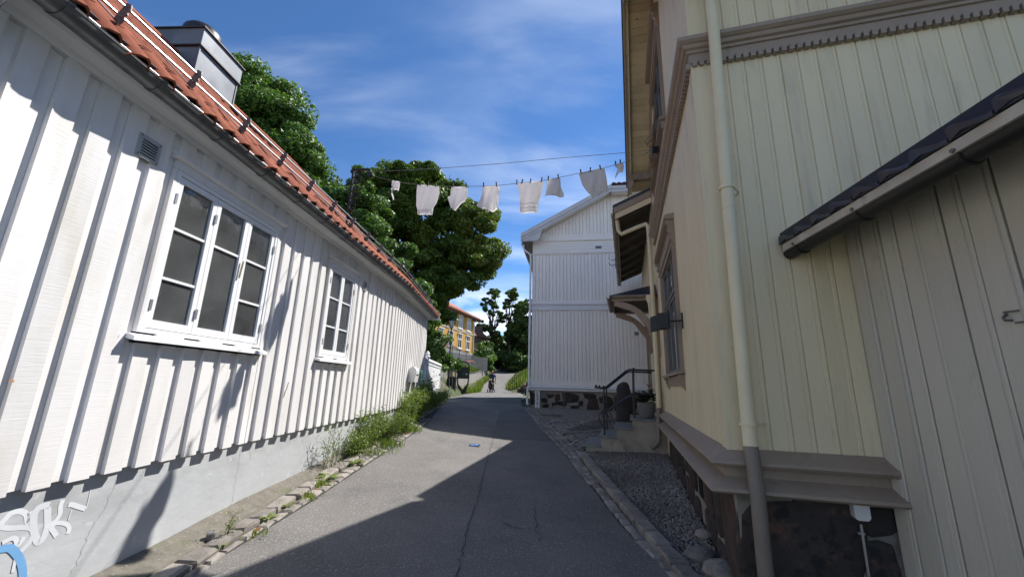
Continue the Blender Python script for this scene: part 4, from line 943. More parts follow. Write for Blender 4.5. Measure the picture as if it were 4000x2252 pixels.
slim_window(7.2, 8.3, 1.75, 3.35)
# door and its surround
d = MB(); d.box(FR, 3.80, 4.64, -.06, .0, 1.0, 3.1); d = d.build('door', simple('door_paint', (.12, .10, .085), .5), ch_)
for z0, z1 in ((1.12, 1.75), (1.85, 2.4)): MB().box(FR, 3.9, 4.54, .001, .02, z0, z1).build('door_panel', simple('door_panel_paint', (.14, .115, .095), .5), d)
MB().tube([FR.pt(3.9, .0, 1.98), FR.pt(3.9, .06, 1.98), FR.pt(4.0, .06, 1.98)], .011, 6).build('handle', m_steel, d)
f = MB()
for x in ((3.70, 3.80, .99, 3.2), (4.64, 4.74, .99, 3.2), (3.70, 4.74, 3.1, 3.22)): f.box(FR, x[0], x[1], -.03, .05, x[2], x[3])
f.build('door_frame', m_brown, ch_)
# canopy over the door
cz0 = 3.60; CA, CB, CO = 3.36, 5.15, 1.04
cn = MB()
rv = [FR.pt(CA, CO, cz0+.03), FR.pt(CB, CO, cz0+.03), FR.pt(CB, .0, cz0+.03), FR.pt(CA, .0, cz0+.03), FR.pt(CA+.45, .0, cz0+.36), FR.pt(CB-.45, .0, cz0+.36)]
cn.add(rv, [(0, 1, 5, 4), (1, 2, 5), (3, 0, 4), (0, 3, 2, 1), (2, 3, 4, 5)])
cnp = cn.build('canopy', m_blackt, ch_)
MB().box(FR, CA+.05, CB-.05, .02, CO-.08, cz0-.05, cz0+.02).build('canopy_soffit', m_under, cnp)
MB().box(FR, CA+.03, CB-.03, CO-.08, CO-.05, cz0-.10, cz0+.025).build('canopy_fascia', m_brown, cnp)
for a in (CA+.03, CB-.06): MB().box(FR, a, a+.03, .02, CO-.08, cz0-.10, cz0+.025).build('canopy_fascia', m_brown, cnp)
half_gutter(CA-.05, CB+.05, CO+.015, cz0+.012, .058, m_gut, cnp); half_gutter(.12, CO-.05, CA-.02, cz0+.012, .058, m_gut, cnp, 'o')
MB().lathe(FR.pt(CA-.02, .17, cz0-.30), [(.040, 0), (.042, .10), (.09, .24), (.09, .30)], 12).build('rain_hopper', m_creamp, cnp, smooth=True)
MB().tube([FR.pt(CA-.02, .17, cz0-.29), FR.pt(CA-.02, .17, cz0-.42), FR.pt(CA-.08, .14, cz0-.55), FR.pt(3.15, .12, cz0-.62)], .036, 10).build('canopy_spout', m_creamp, cnp, smooth=True)
def arc_bracket(s):
    n = 14; T = [math.pi/2*k/n for k in range(n+1)]
    In = [(.03+.90*(1-math.cos(t)), cz0-1.10+1.00*math.sin(t)) for t in T]
    Oo = [(.15+.80*(1-math.cos(t))+.012*math.sin(11*t), cz0-1.20+.98*math.sin(t)-.012*math.sin(11*t)) for t in T]
    mb = MB()
    vs = [FR.pt(s, o, z) for o, z in In]+[FR.pt(s, o, z) for o, z in Oo]+[FR.pt(s+.07, o, z) for o, z in In]+[FR.pt(s+.07, o, z) for o, z in Oo]; q = n+1
    fs = []
    for k in range(n): fs += [(k, k+1, q+k+1, q+k), (2*q+k, 3*q+k, 3*q+k+1, 2*q+k+1), (k, 2*q+k, 2*q+k+1, k+1), (q+k, q+k+1, 3*q+k+1, 3*q+k)]
    fs += [(0, q, 3*q, 2*q), (n, 2*q+n, 3*q+n, q+n)]
    mb.add(vs, fs); mb.box(FR, s-.005, s+.075, .0, .05, cz0-1.35, cz0-.06); return mb.build('canopy_bracket', m_brown, cnp)
arc_bracket(CA+.04); arc_bracket(CB-.20)
# wall lamp: black box floodlight on an arm
wl = thing('wall_lamp', 'black box floodlight on a short arm beside the lower window', 'lamp', FR.pt(-.28, .05, 2.42))
MB().box(FR, -.30, -.26, .003, .02, 2.36, 2.56).build('wall_plate', m_iron, wl); MB().tube([FR.pt(-.28, .02, 2.46), FR.pt(-.24, .16, 2.46)], .012, 8).build('arm', m_iron, wl)
MB().plate(FR, [(-.27, 2.36), (-.20, 2.36), (-.20, 2.57), (-.27, 2.57)], .155, .17).build('yoke', m_iron, wl)
MB().hexa([FR.pt(-.30, .18, 2.37), FR.pt(-.10, .18, 2.37), FR.pt(-.10, .31, 2.36), FR.pt(-.30, .31, 2.36), FR.pt(-.30, .18, 2.57), FR.pt(-.10, .18, 2.57), FR.pt(-.10, .31, 2.56), FR.pt(-.30, .31, 2.56)]).build('housing', m_iron, wl)
MB().hexa([FR.pt(-.30, .311, 2.345), FR.pt(-.12, .311, 2.345), FR.pt(-.12, .40, 2.33), FR.pt(-.30, .40, 2.33), FR.pt(-.30, .311, 2.54), FR.pt(-.12, .311, 2.54), FR.pt(-.12, .40, 2.51), FR.pt(-.30, .40, 2.51)]).build('visor', m_iron, wl)
# cable box and conduit on the side foundation
cbx = thing('cable_box', 'small white cable box under the ledge on the dark foundation stone', 'box', FG.pt(.80, .0, .75))
P = [(.748, .875), (.748, .775), (.756, .760), (.768, .752), (.822, .752), (.834, .760), (.842, .775), (.842, .875)]
MB().plate(FG, P, .0, .06).build('box', m_white_pl, cbx)
cdt = MB().tube([FG.pt(.788, .03, .722), FG.pt(.786, .03, .45), FG.pt(.783, .03, -.05)], .0085, 8).build('conduit', m_steel, None, smooth=True, loc=FG.pt(.788, .03, .0))
tag(cdt, 'thin galvanised conduit rising up the dark foundation below the cable box', 'conduit')
MB().box(FG, .768, .806, .0, .024, .655, .668).build('conduit_clip', m_steel, cdt)
# --- stone steps
stp = thing('entrance_steps', 'rendered entrance steps with slate treads at the cream house door', 'steps', FR.pt(4, .8, .2))
SS0, SS1 = 3.30, 4.66
body = MB()
for o0, o1, zt in ((-.02, .64, .935), (.64, .98, .745), (.98, 1.30, .565), (1.30, 1.62, .365)): body.box(FR, SS0, SS1, o0, o1, -.1, zt)
body.build('base', m_render, stp)
for o0, o1, zt in ((-.02, .69, .975), (.625, 1.03, .79), (.965, 1.35, .608), (1.285, 1.67, .41)):
    m_ = MB(); a, b = SS0-.03, SS1+.03; z0 = zt-.040
    m_.hexa([FR.pt(a, o0, z0), FR.pt(b, o0, z0), FR.pt(b, o1, z0), FR.pt(a, o1, z0), FR.pt(a+.006, o0, zt), FR.pt(b, o0, zt+.004), FR.pt(b, o1-.006, zt+.002), FR.pt(a+.006, o1-.006, zt)]); m_.build('tread', m_slate, stp)
def railing(s, lab):
    t = thing('handrail', lab, 'handrail', FR.pt(s, .9, .6), 'black iron handrails on the entrance steps')
    def tb(nm, pts, r_=.0155): MB().tube([FR.pt(s, o, z) for o, z in pts], r_, 8).build(nm, m_iron, t, smooth=True)
    tb('post', [(1.23, .60), (1.215, 1.58)], .018); tb('post', [(.60, .97), (.58, 1.985)], .018)
    tb('top_rail', [(1.41, 1.592), (1.22, 1.575), (1.17, 1.60), (.74, 1.945), (.66, 1.98), (.14, 1.968)], .02)
    tb('lower_rail', [(1.225, 1.06), (.68, 1.42), (.60, 1.465), (.15, 1.472)], .018)
    tb('scroll', [(1.225, 1.06), (1.30, 1.06), (1.335, 1.0), (1.33, .90), (1.29, .84), (1.27, .80)], .012)
    tb('scroll', [(1.225, 1.06), (1.15, 1.02), (1.12, .93), (1.11, .86)], .012)
    for o, z in ((1.22, 1.605), (1.38, 1.62), (.575, 2.0)): MB().lathe(FR.pt(s, o, z-.02), [(.018, 0), (.026, .015), (.026, .03), (.012, .045)], 10).build('knob', m_iron, t, smooth=True)
    MB().tube([FR.pt(s, .15, 1.472), FR.pt(s, .135, 1.472)], .03, 8).build('wall_flange', m_iron, t)
railing(3.40, 'black iron handrail on the near side of the entrance steps'); railing(4.58, 'black iron handrail on the far side of the entrance steps')
# potted plant on the landing
pt_ = thing('potted_plant', 'grey bowl-shaped pot with a dark leafy plant on the top step', 'pot', FR.pt(3.72, .34, .977))
MB().lathe(FR.pt(3.72, .34, .977), [(.125, 0), (.135, .01), (.175, .12), (.198, .30), (.202, .315), (.185, .318), (.175, .27), (.02, .26)], 24).build('pot', m_pot, pt_, smooth=True)
n = 14; lv = [(.0, .235, .19), (.25, .235, .18), (.55, .215, .17), (.85, .205, .16), (1.0, .19, .15), (1.15, .175, .14), (1.28, .145, .12), (1.35, .09, .08), (1.37, .02, .02)]
mb = MB(); base_ = FR.pt(6.5, .83, 0); zb_ = G(base_.x, base_.y)-.08
for i, (h, a, b) in enumerate(lv):
    for k in range(n):
        t = 2*math.pi*k/n; q = 1+.10*noise.noise(Vector((math.cos(t)*1.3, math.sin(t)*1.3, h*2.5)))
        oo = .83+a*math.cos(t)*q+(.04 if h > 1 and math.cos(t) > 0 else 0)*(1 if h < 1.3 else 0)-(.06*max(0, h-.9)); mb.v.append(tuple(FR.pt(6.5+b*math.sin(t)*q, oo, zb_+h)))
for i in range(len(lv)-1):
    for k in range(n): mb.f.append((i*n+k, i*n+(k+1) % n, (i+1)*n+(k+1) % n, (i+1)*n+k))
tag(mb.build('standing_stone', mat('dark_stone', (.045, .042, .042), .85, var=.3, vs=8, bump=.7, bs=18), None, smooth=True, loc=(base_.x, base_.y, zb_)), 'tall dark grey standing stone behind the entrance steps', 'stone')

# ================================================================= SHED (lean-to on the right)
FS = Fr((2.665, 3.02), R(180+5.5)); 
if FS.n.x > 0: FS.n = -FS.n
FS.x = FS.d if FS.d.cross(FS.n).z > 0 else -FS.d
sh = thing('plank_shed', 'grey white vertical plank shed with black tiled lean-to roof', 'shed', FS.pt(1.5, -1, .1))
edges = [0, .15, .325, .455, .62, .785, .92, 1.10, 1.30, 1.47, 1.68, 1.85, 2.05, 2.25, 2.42, 2.6]
MB().box(FS, 0, 3.4, -.12, -.03, -.1, 2.93).build('wall', m_shed, sh)
for i in range(len(edges)-1):
    a, b = edges[i]+.003, edges[i+1]-.004-abs(rnd.gauss(0, .0015))-(.006 if i in (2, 6) else 0); e = rnd.gauss(0, .002); tl = rnd.gauss(0, .003)
    z0, z1 = -.1, 2.94
    pr = [(a, -.03), (a, -.004), (a+.006, .0+e), (b-.034, .0-e), (b-.030, -.007), (b-.024, -.007), (b-.020, .0-e), (b-.006, .0-e), (b, -.005), (b, -.03)]
    MB().prism([FS.pt(x, o, z0) for x, o in pr], [FS.pt(x+tl, o, z1) for x, o in pr]).build('plank', m_shed, sh)
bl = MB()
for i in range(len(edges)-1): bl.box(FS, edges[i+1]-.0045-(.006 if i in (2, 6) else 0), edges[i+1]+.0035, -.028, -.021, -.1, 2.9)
bl.build('gap_shade_strip', m_blackpaint, sh)  # black strips set into the plank gaps to paint their shade
# roof edge: flashing, tiles, fascia, gutter
def shr(o): return 2.80+(.46-o)*.36
MB().prism([FS.pt(-.06, .47, 2.80), FS.pt(-.06, -2.6, shr(-2.6)+.03), FS.pt(-.06, -2.6, shr(-2.6)-.02), FS.pt(-.06, .47, 2.775)], [FS.pt(3.4, .47, 2.80), FS.pt(3.4, -2.6, shr(-2.6)+.03), FS.pt(3.4, -2.6, shr(-2.6)-.02), FS.pt(3.4, .47, 2.775)]).build('roof', m_blackt, sh)
MB().box(FS, -.07, 3.4, .435, .447, 2.80, 2.885).build('eaves_flashing', m_navy, sh)
s = -.03; k = 0
while s < 3.3:
    tw = .205; pr = [(s, 2.772), (s, 2.832), (s+.02, 2.842), (s+.06, 2.826), (s+.15, 2.795), (s+.185, 2.788), (s+tw-.006, 2.790), (s+tw-.006, 2.764), (s+.15, 2.768), (s+.06, 2.790)]
    MB().prism([FS.pt(a, .36, z+.03) for a, z in pr], [FS.pt(a, .485+rnd.gauss(0, .003), z) for a, z in pr]).build('tile', m_blackt, sh); s += tw
MB().prof(FS, [(.445, 2.712), (.466, 2.712), (.466, 2.768), (.445, 2.768)], -.02, 3.4).build('fascia_board', m_fascia, sh)
MB().prof(FS, [(.33, 2.725), (.345, 2.725), (.345, 2.79), (.33, 2.80)], .0, 3.4).build('back_board', m_fascia, sh)
mbg = MB(); n = 8
for q in (-.06, 3.4):
    for k in range(n+1): t = math.pi*(1+k/n); mbg.v.append(tuple(FS.pt(q, .395+.052*math.cos(t), 2.712+.056*math.sin(t))))
    for k in range(n+1): t = math.pi*(2-k/n); mbg.v.append(tuple(FS.pt(q, .395+.048*math.cos(t), 2.712+.052*math.sin(t))))
q = 2*n+2; mbg.f += [(k, (k+1) % q, q+(k+1) % q, q+k) for k in range(q)] + [tuple(range(q)), tuple(range(q, 2*q))[::-1]]
gt = mbg.build('gutter', m_blackpaint, sh, smooth=True)
for s in (.12, .75, 1.4):
    MB().tube([FS.pt(s, .395+.056*math.cos(t), 2.712+.059*math.sin(t)) for t in np.linspace(math.pi, 2*math.pi, 9)], .009, 5).build('gutter_bracket', m_blackpaint, gt)
    MB().tube([FS.pt(s, .466, 2.725), FS.pt(s, .478, 2.725)], .011, 6).build('bolt', m_rust, gt)
for a, z in ((1.02, 2.03), (1.06, 1.97)): MB().tube([FS.pt(a-.03, .012, z), FS.pt(a+.04, .014, z-.003)], .005, 5).build('nail', m_rust, sh)
MB().tube([FS.pt(.99, .0, 2.02), FS.pt(1.0, .03, 2.0), FS.pt(1.005, .03, 1.985), FS.pt(1.01, .0, 1.985)], .007, 5).build('hook', m_rust, sh)
# ================================================================= WHITE HOUSE at the bend
FW = Fr((.85, 16.4), R(99.1)); FW.n = Vector((-math.sin(R(9.1)), -math.cos(R(9.1)), 0)); FW.x = FW.d if FW.d.cross(FW.n).z > 0 else -FW.d
wh = thing('white_house', 'two storey white boarded house with half-hipped gable facing down the street', 'house', FW.pt(5, -4.5, .7))
WWd = 10.0; DEP = 9.0
gl = lambda s: 7.80+(s+.43)*.553-.22
MB().plate(FW, [(.02, 1.40), (WWd, 1.40), (WWd, 7.9), (6.65, 9.74), (3.35, 9.74), (.02, 7.93)], -DEP, -.03).build('wall', m_wall2, wh)
def wboards(z0, z1f, s0=0.0, s1=6.2):
    s = s0
    while s < s1:
        a, b = s, s+.138; t0, t1 = (z1f(a), z1f(b)); e = rnd.gauss(0, .001)
        A = [FW.pt(a, -.02, z0), FW.pt(b, -.02, z0), FW.pt(b, -.018, z0), FW.pt(b-.013, .0+e, z0), FW.pt(a+.013, .0-e, z0), FW.pt(a, -.018, z0)]
        B = [FW.pt(a, -.02, t0), FW.pt(b, -.02, t1), FW.pt(b, -.018, t1), FW.pt(b-.013, .0+e, t1), FW.pt(a+.013, .0-e, t0), FW.pt(a, -.018, t0)]
        if t0 > z0+.02 or t1 > z0+.02: MB().prism(A, B).build('board', m_wall2, wh)
        s += .1465
wboards(1.78, lambda s: 4.60); wboards(5.03, lambda s: 7.03); wboards(7.92, lambda s: min(gl(s), 9.62), .4)
def wband(nm, prof, a=-.05, b=6.4): return MB().prof(FW, prof, a, b).build(nm, m_trim if nm in ('base_ledge', 'storey_band') else m_wall2, wh)
wband('base_board', [(-.02, 1.60), (.015, 1.60), (.015, 1.78), (-.02, 1.78)]); wband('base_ledge', [(-.02, 1.60), (.10, 1.55), (.11, 1.53), (.10, 1.51), (-.02, 1.50)], -.11); wband('base_ledge', [(-.02, 1.475), (.06, 1.475), (.06, 1.42), (.02, 1.40), (-.02, 1.40)], -.08); wband('base_frieze', [(-.02, 1.50), (.03, 1.50), (.03, 1.475), (-.02, 1.475)])
wband('storey_band', [(-.02, 4.60), (.02, 4.60), (.06, 4.64), (.05, 4.67), (.02, 4.68), (-.02, 4.68)], -.07); wband('storey_band', [(-.02, 4.68), (.025, 4.68), (.025, 4.82), (.09, 4.84), (.09, 4.87), (-.02, 4.90)], -.09); wband('storey_board', [(-.02, 4.90), (.012, 4.90), (.012, 5.03), (-.02, 5.03)])
wband('eaves_band', [(-.02, 7.03), (.02, 7.03), (.045, 7.06), (.045, 7.09), (-.02, 7.11)], -.06)
for z0, z1 in ((7.11, 7.24), (7.243, 7.37), (7.373, 7.50), (7.503, 7.60)): MB().prof(FW, [(-.02, z0), (.010, z0), (.004, z1), (-.02, z1)], 0, 6.4).build('board', m_wall2, wh)
wband('eaves_moulding', [(-.02, 7.60), (.03, 7.60), (.07, 7.64), (.07, 7.67), (-.02, 7.69)], -.05); wband('gable_board', [(-.02, 7.69), (.012, 7.69), (.012, 7.92), (-.02, 7.92)], .35)
# roof: left slope, half hip, right slope
ev = [(-.46, 7.80), (3.35, 9.90), (5.0, 10.81), (6.65, 9.90), (10.46, 7.80)]
rm_ = MB(); A = [FW.pt(s, .52, z) for s, z in (ev[0], ev[1])]; f_ = -.9
pts = dict(a=FW.pt(-.46, .52, 7.80), b=FW.pt(3.35, .52, 9.90), c=FW.pt(6.65, .52, 9.90), d=FW.pt(10.46, .52, 7.80), r=FW.pt(5, f_, 10.81), a2=FW.pt(-.46, -DEP-.4, 7.80), r2=FW.pt(5, -DEP-.4, 10.81), d2=FW.pt(10.46, -DEP-.4, 7.80))
V = list(pts.values()); ix = {k: i for i, k in enumerate(pts)}
rm_.add(V, [tuple(ix[k] for k in q.split()) for q in ('a b r r2 a2', 'b c r', 'c d d2 r2 r', 'a2 r2 d2')])
wroof = rm_.build('roof', m_redtile, wh)
m_dkred = mat('dark_red_tile', (.085, .022, .020), .45, var=.2, vs=6, rand=.2)
s = 3.38
while s < 6.2:
    n = 5; pr = [(s, 9.90), (s+.02, 9.985), (s+.09, 9.99), (s+.16, 9.955), (s+.20, 9.93), (s+.212, 9.90)]
    MB().prism([FW.pt(a, .55, z) for a, z in pr], [FW.pt(a, .15, z+.18) for a, z in pr]).build('tile', m_dkred, wroof); s += .217
def wrake(nm, o0, o1, dz, th, m, s0=-.46, s1=3.35):
    z = lambda s: 7.80+(s+.46)*.5512
    A = [FW.pt(s0, o0, z(s0)+dz), FW.pt(s1, o0, z(s1)+dz), FW.pt(s1, o0, z(s1)+dz+th), FW.pt(s0, o0, z(s0)+dz+th)]; B = [FW.pt(s0, o1, z(s0)+dz), FW.pt(s1, o1, z(s1)+dz), FW.pt(s1, o1, z(s1)+dz+th), FW.pt(s0, o1, z(s0)+dz+th)]
    return MB().prism(A, B).build(nm, m, wh)
m_barge = mat('weathered_white', (.56, .555, .565), .65, var=.10, vs=3, grime=((.33, .32, .31), 12, (.64, .78), (1, 1, 1)), rand=.03)
wrake('bargeboard', .525, .555, -.16, .19, m_barge); wrake('bargeboard', .50, .523, -.30, .16, m_barge); wrake('soffit', .02, .498, -.20, .03, m_wall2, -.40)
for dz, o in ((-.05, .525), (-.19, .50)): MB().box(FW, 3.352, 6.4, o-.02, o, 9.76+dz, 9.92+dz-.02).build('hip_fascia', m_barge, wh)
MB().box(FW, 3.352, 6.4, .02, .48, 9.62, 9.65).build('soffit', m_wall2, wh)
n = 8; P = [(-.46, 7.50), (.17, 7.50)]+[(.17+.22*math.sin(t)**1.5, 7.50+.30*(1-math.cos(t))) for t in np.linspace(.2, math.pi/2, n)]+[(.45, 8.0), (-.46, 7.62)]
MB().plate(FW, P, .47, .4985).build('eaves_return', m_barge, wh)
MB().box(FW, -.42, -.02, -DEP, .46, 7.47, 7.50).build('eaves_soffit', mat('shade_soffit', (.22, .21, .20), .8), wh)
mb = MB(); n = 8
for q in (.45, -DEP):
    for k in range(n+1): t = math.pi*(1+k/n); mb.v.append(tuple(FW.pt(-.40-.0+.07*math.cos(t), q, 7.47+.07*math.sin(t))))
    for k in range(n+1): t = math.pi*(2-k/n); mb.v.append(tuple(FW.pt(-.40+.064*math.cos(t), q, 7.47+.064*math.sin(t))))
q = 2*n+2; mb.f += [(k, (k+1) % q, q+(k+1) % q, q+k) for k in range(q)] + [tuple(range(q)), tuple(range(q, 2*q))[::-1]]
mb.build('gutter', m_zinc, wh, smooth=True)
MB().tube([FW.pt(-.38, .30, 7.42), FW.pt(-.36, .30, 7.25), FW.pt(-.30, .26, 7.16), FW.pt(-.12, .14, 7.05), FW.pt(-.07, .10, 6.95), FW.pt(-.07, .10, 1.60), FW.pt(-.11, .15, 1.45), FW.pt(-.12, .16, .95), FW.pt(-.08, .25, .86)], .042, 10).build('downpipe', m_trim, wh, smooth=True)
for z in (6.3, 4.4, 2.3): MB().tube([FW.pt(-.07, .10, z-.015), FW.pt(-.07, .10, z+.015)], .05, 10).build('pipe_collar', m_trim, wh)
# far chimney bit, plaque, vent
MB().tube([FW.pt(2.25, -.9, 9.4), FW.pt(2.25, -.9, 9.62), FW.pt(2.15, -.95, 9.72), FW.pt(1.98, -1.0, 9.70)], .06, 8).build('roof_vent_pipe', m_zinc, wh, smooth=True)
pq = MB().box(FW, 2.66, 2.90, .012, .025, 7.255, 7.36).build('street_plate', simple('plate_grey', (.13, .12, .14), .5), wh)
for k in range(6): MB().box(FW, 2.69+.032*k, 2.71+.032*k, .0252, .0258, 7.285, 7.33).build('letter', simple('plate_letter', (.22, .20, .22), .5), pq)
wv = MB().box(FW, 4.09, 4.24, .002, .02, 3.61, 3.76).build('wall_vent', simple('vent_grey', (.30, .30, .30), .5), wh)
MB().box(FW, 4.11, 4.22, .0202, .024, 3.66, 3.70).build('slot', m_iron, wv)
MB().box(FW, .0, WWd, -.5, -.05, .2, 1.40).build('foundation', m_smort, wh)
fw_ = [o for o in wh.children if o.name.startswith('foundation')][0]
for i, (a, z, w, h) in enumerate([(.08, 1.12, .26, .46), (.55, 1.05, .22, .20), (.60, .85, .26, .14), (.78, 1.22, .26, .16), (1.05, 1.18, .20, .30), (.92, .92, .16, .14), (1.22, .96, .42, .18), (1.55, 1.18, .70, .34), (1.72, .84, .30, .14), (1.95, .98, .18, .20), (2.30, 1.26, .5, .22), (2.42, .94, .50, .42), (2.75, 1.12, .22, .2), (2.98, 1.0, .40, .60), (3.4, 1.15, .36, .4), (3.38, .8, .3, .2), (3.85, 1.0, .46, .6), (4.4, 1.0, .5, .5)]):
    blob(FW, a, z-.02, w, h, -.055, .03, 300+i, fw_, m_stone2 if i in (4, 11, 14) else m_stone)
MB().tube([FW.pt(1.32, -.01, 1.38), FW.pt(1.32, -.01, .75)], .012, 6).build('cable_pipe', m_zinc, wh)
# graffiti-covered cabinet by the corner
cbn = thing('utility_cabinet', 'narrow white utility cabinet with dark blue graffiti at the white house corner', 'cabinet', FW.pt(.29, .25, .72))
MB().box(FW, .20, .385, .16, .30, .66, 1.385).build('cabinet', m_white_pl, cbn); MB().box(FW, .193, .392, .15, .31, 1.385, 1.41).build('lid', simple('cabinet_lid', (.4, .4, .4), .5), cbn); MB().box(FW, .205, .38, .301, .303, 1.005, 1.012).build('seam', m_iron, cbn)
m_ink = simple('graffiti_ink', (.02, .025, .13), .5)
for P in ([(.33, 1.33), (.27, 1.34), (.26, 1.30), (.32, 1.27), (.30, 1.23), (.245, 1.25)], [(.26, 1.22), (.33, 1.15)], [(.33, 1.21), (.25, 1.15)], [(.26, 1.06), (.31, 1.13), (.33, 1.08), (.28, 1.07), (.33, 1.05)], [(.26, .90), (.28, .97), (.32, .96), (.31, .92), (.27, .92), (.33, .88)], [(.28, .83), (.31, .86)], [(.26, .76), (.30, .80), (.33, .79)]):
    MB().ribbon([FW.pt(s, .3025, z) for s, z in curve(P, 4)], .016, FW.n).build('mark_stroke', m_ink, cbn, recalc=False)

# ================================================================= CLOTHES LINE
LB = Vector((-2.45, 6.08, 0)); LWv = Vector((2.27, 5.72, 0)); le = (LWv-LB); LLEN = le.length; le.normalize()
FC = Fr((LB.x, LB.y), 0); FC.d = le; FC.n = Vector((le.y, -le.x, 0)); FC.x = FC.d if FC.d.cross(FC.n).z > 0 else -FC.d
bk = thing('line_bracket', 'ornamental black iron bracket on the cottage roof holding the washing line', 'bracket', FC.pt(-.27, 0, 4.02))
MB().box(FC, -.285, -.255, -.015, .015, 4.02, 5.03).build('post', m_iron, bk); MB().box(FC, -.30, .02, -.014, .014, 5.03, 5.06).build('arm', m_iron, bk)
MB().box(FC, -.31, -.23, -.04, .04, 4.0, 4.05).build('foot', m_rust, bk)
MB().tube([FC.pt(-.01, 0, 5.03), FC.pt(.0, 0, 4.98), FC.pt(-.03, 0, 4.93), FC.pt(.02, 0, 4.90)], .010, 6).build('rope_hook', m_iron, bk)
MB().tube([FC.pt(.03, -.02, 4.945), FC.pt(.03, .02, 4.945)], .045, 12).build('pulley', m_iron, bk)
for i in range(7):
    z = 4.96-.128*i; r_ = .060-.004*i; cx_ = -.18-.008*i
    P = [FC.pt(cx_+r_*(1-.75*k/26)*math.cos(.3+k*.36), 0, z+r_*(1-.75*k/26)*math.sin(.3+k*.36)) for k in range(27)]
    MB().tube(P, .011, 5).build('scroll', m_iron, bk)
    P = [FC.pt(cx_+r_*(.0+1.25*math.cos(t)), 0, z-.064+.03*math.sin(t)) for t in np.linspace(-.5, 3.4, 9)]; MB().tube(P, .010, 5).build('leaf_curl', m_iron, bk)
ROPE = [(-.0, 4.955), (.399, 4.84), (.851, 4.757), (1.328, 4.722), (1.816, 4.716), (2.227, 4.731), (2.474, 4.757), (2.915, 4.804), (3.457, 4.919), (3.893, 5.019), (4.225, 5.121), (4.463, 5.215), (4.70, 5.33)]
rope = MB().tube([FC.pt(a, 0, z) for a, z in curve(ROPE, 4)], .0045, 5)
rope.tube([FC.pt(a, .02, z) for a, z in curve([(.03, 4.99), (1.069, 5.033), (2.286, 5.114), (3.249, 5.197), (4.231, 5.27), (4.70, 5.32)], 4)], .0045, 5)
tag(rope.build('washing_line', m_rope, None, loc=FC.pt(2.3, 0, 4.75)), 'thin looped washing line strung across the street between the houses', 'rope')
tag(MB().box(FC, 4.66, 4.76, -.03, .03, 5.28, 5.37).build('line_pulley', m_iron, None, loc=FC.pt(4.70, 0, 5.32)), 'small dark pulley on the cream house end of the washing line', 'pulley')
def ztop(a): return float(np.interp(a, *zip(*[(p[0], p[1]) for p in curve(ROPE, 4)])))
def garment(name, label, poly, amp, hem=None, double=True, seed=0, frill=.0):
    xs_ = [p[0] for p in poly]; x0, x1 = min(xs_), max(xs_); zmid = (min(p[1] for p in poly)+max(p[1] for p in poly))/2
    t = thing(name, label, 'laundry', FC.pt((x0+x1)/2, 0, max(p[1] for p in poly)), 'white laundry on the washing line')
    r = random.Random(seed); ph = [r.uniform(0, 6) for _ in range(6)]
    def span(x):
        zs = []
        for i in range(len(poly)):
            (a, b), (c, d) = poly[i], poly[(i+1) % len(poly)]
            if a != c and min(a, c) <= x <= max(a, c): zs.append(b+(d-b)*(x-a)/(c-a))
        return (min(zs), max(zs)) if zs else (zmid, zmid)
    nx, nz = 30, 16; zt = max(p[1] for p in poly); zl = min(p[1] for p in poly)
    def off(x, z, lay):
        d = (zt-z)/(zt-zl+.001); w = (x-x0)/(x1-x0)
        o = 1.7*amp*(.2+d)*(math.sin(w*7+ph[0])*.6+math.sin(w*13+ph[1]+d*2)*.4+.5*math.sin(d*5+w*3+ph[2]))+.006*math.sin(w*23+ph[3]+d*5)*(.3+d)
        if hem is not None and z < hem: o += .007*math.sin(w*60+ph[4])
        return o*(1 if lay == 0 else .7)+(.018*(1-abs(2*w-1)**3)*(.3+d) if lay == 0 else -.018*(1-abs(2*w-1)**3)*(.3+d))
    for lay in ((0, 1) if double else (0,)):
        parts = [('front' if lay == 0 else 'back', None)]
        mb = MB(); fr_ = MB()
        for i in range(nx+1):
            x = x0+.001+(x1-x0-.002)*i/nx; a, b = span(x)
            if abs(b-zt) < .09: b = min(b, ztop(x)+.006) if b > ztop(x) else b
            for j in range(nz+1):
                z = a+(b-a)*j/nz; mb.v.append(tuple(FC.pt(x, off(x, z, lay), z)))
        for i in range(nx):
            for j in range(nz): 
                mb.f.append((i*(nz+1)+j, (i+1)*(nz+1)+j, (i+1)*(nz+1)+j+1, i*(nz+1)+j+1))
        o_ = mb.build('front_panel' if lay == 0 else 'back_panel', m_cloth, t, smooth=True, recalc=False)
    if hem is not None:
        for hz in (hem, (hem+zl)/2+.01):
            P = []
            for i in range(nx+1):
                x = x0+.001+(x1-x0-.002)*i/nx; a, b = span(x)
                if a < hz-.012 < b: P.append(FC.pt(x, off(x, hz, 0)+.004, hz))
            if len(P) > 2: MB().tube(P, .0055, 5).build('frill_band', m_cloth, t, smooth=True)
    return t
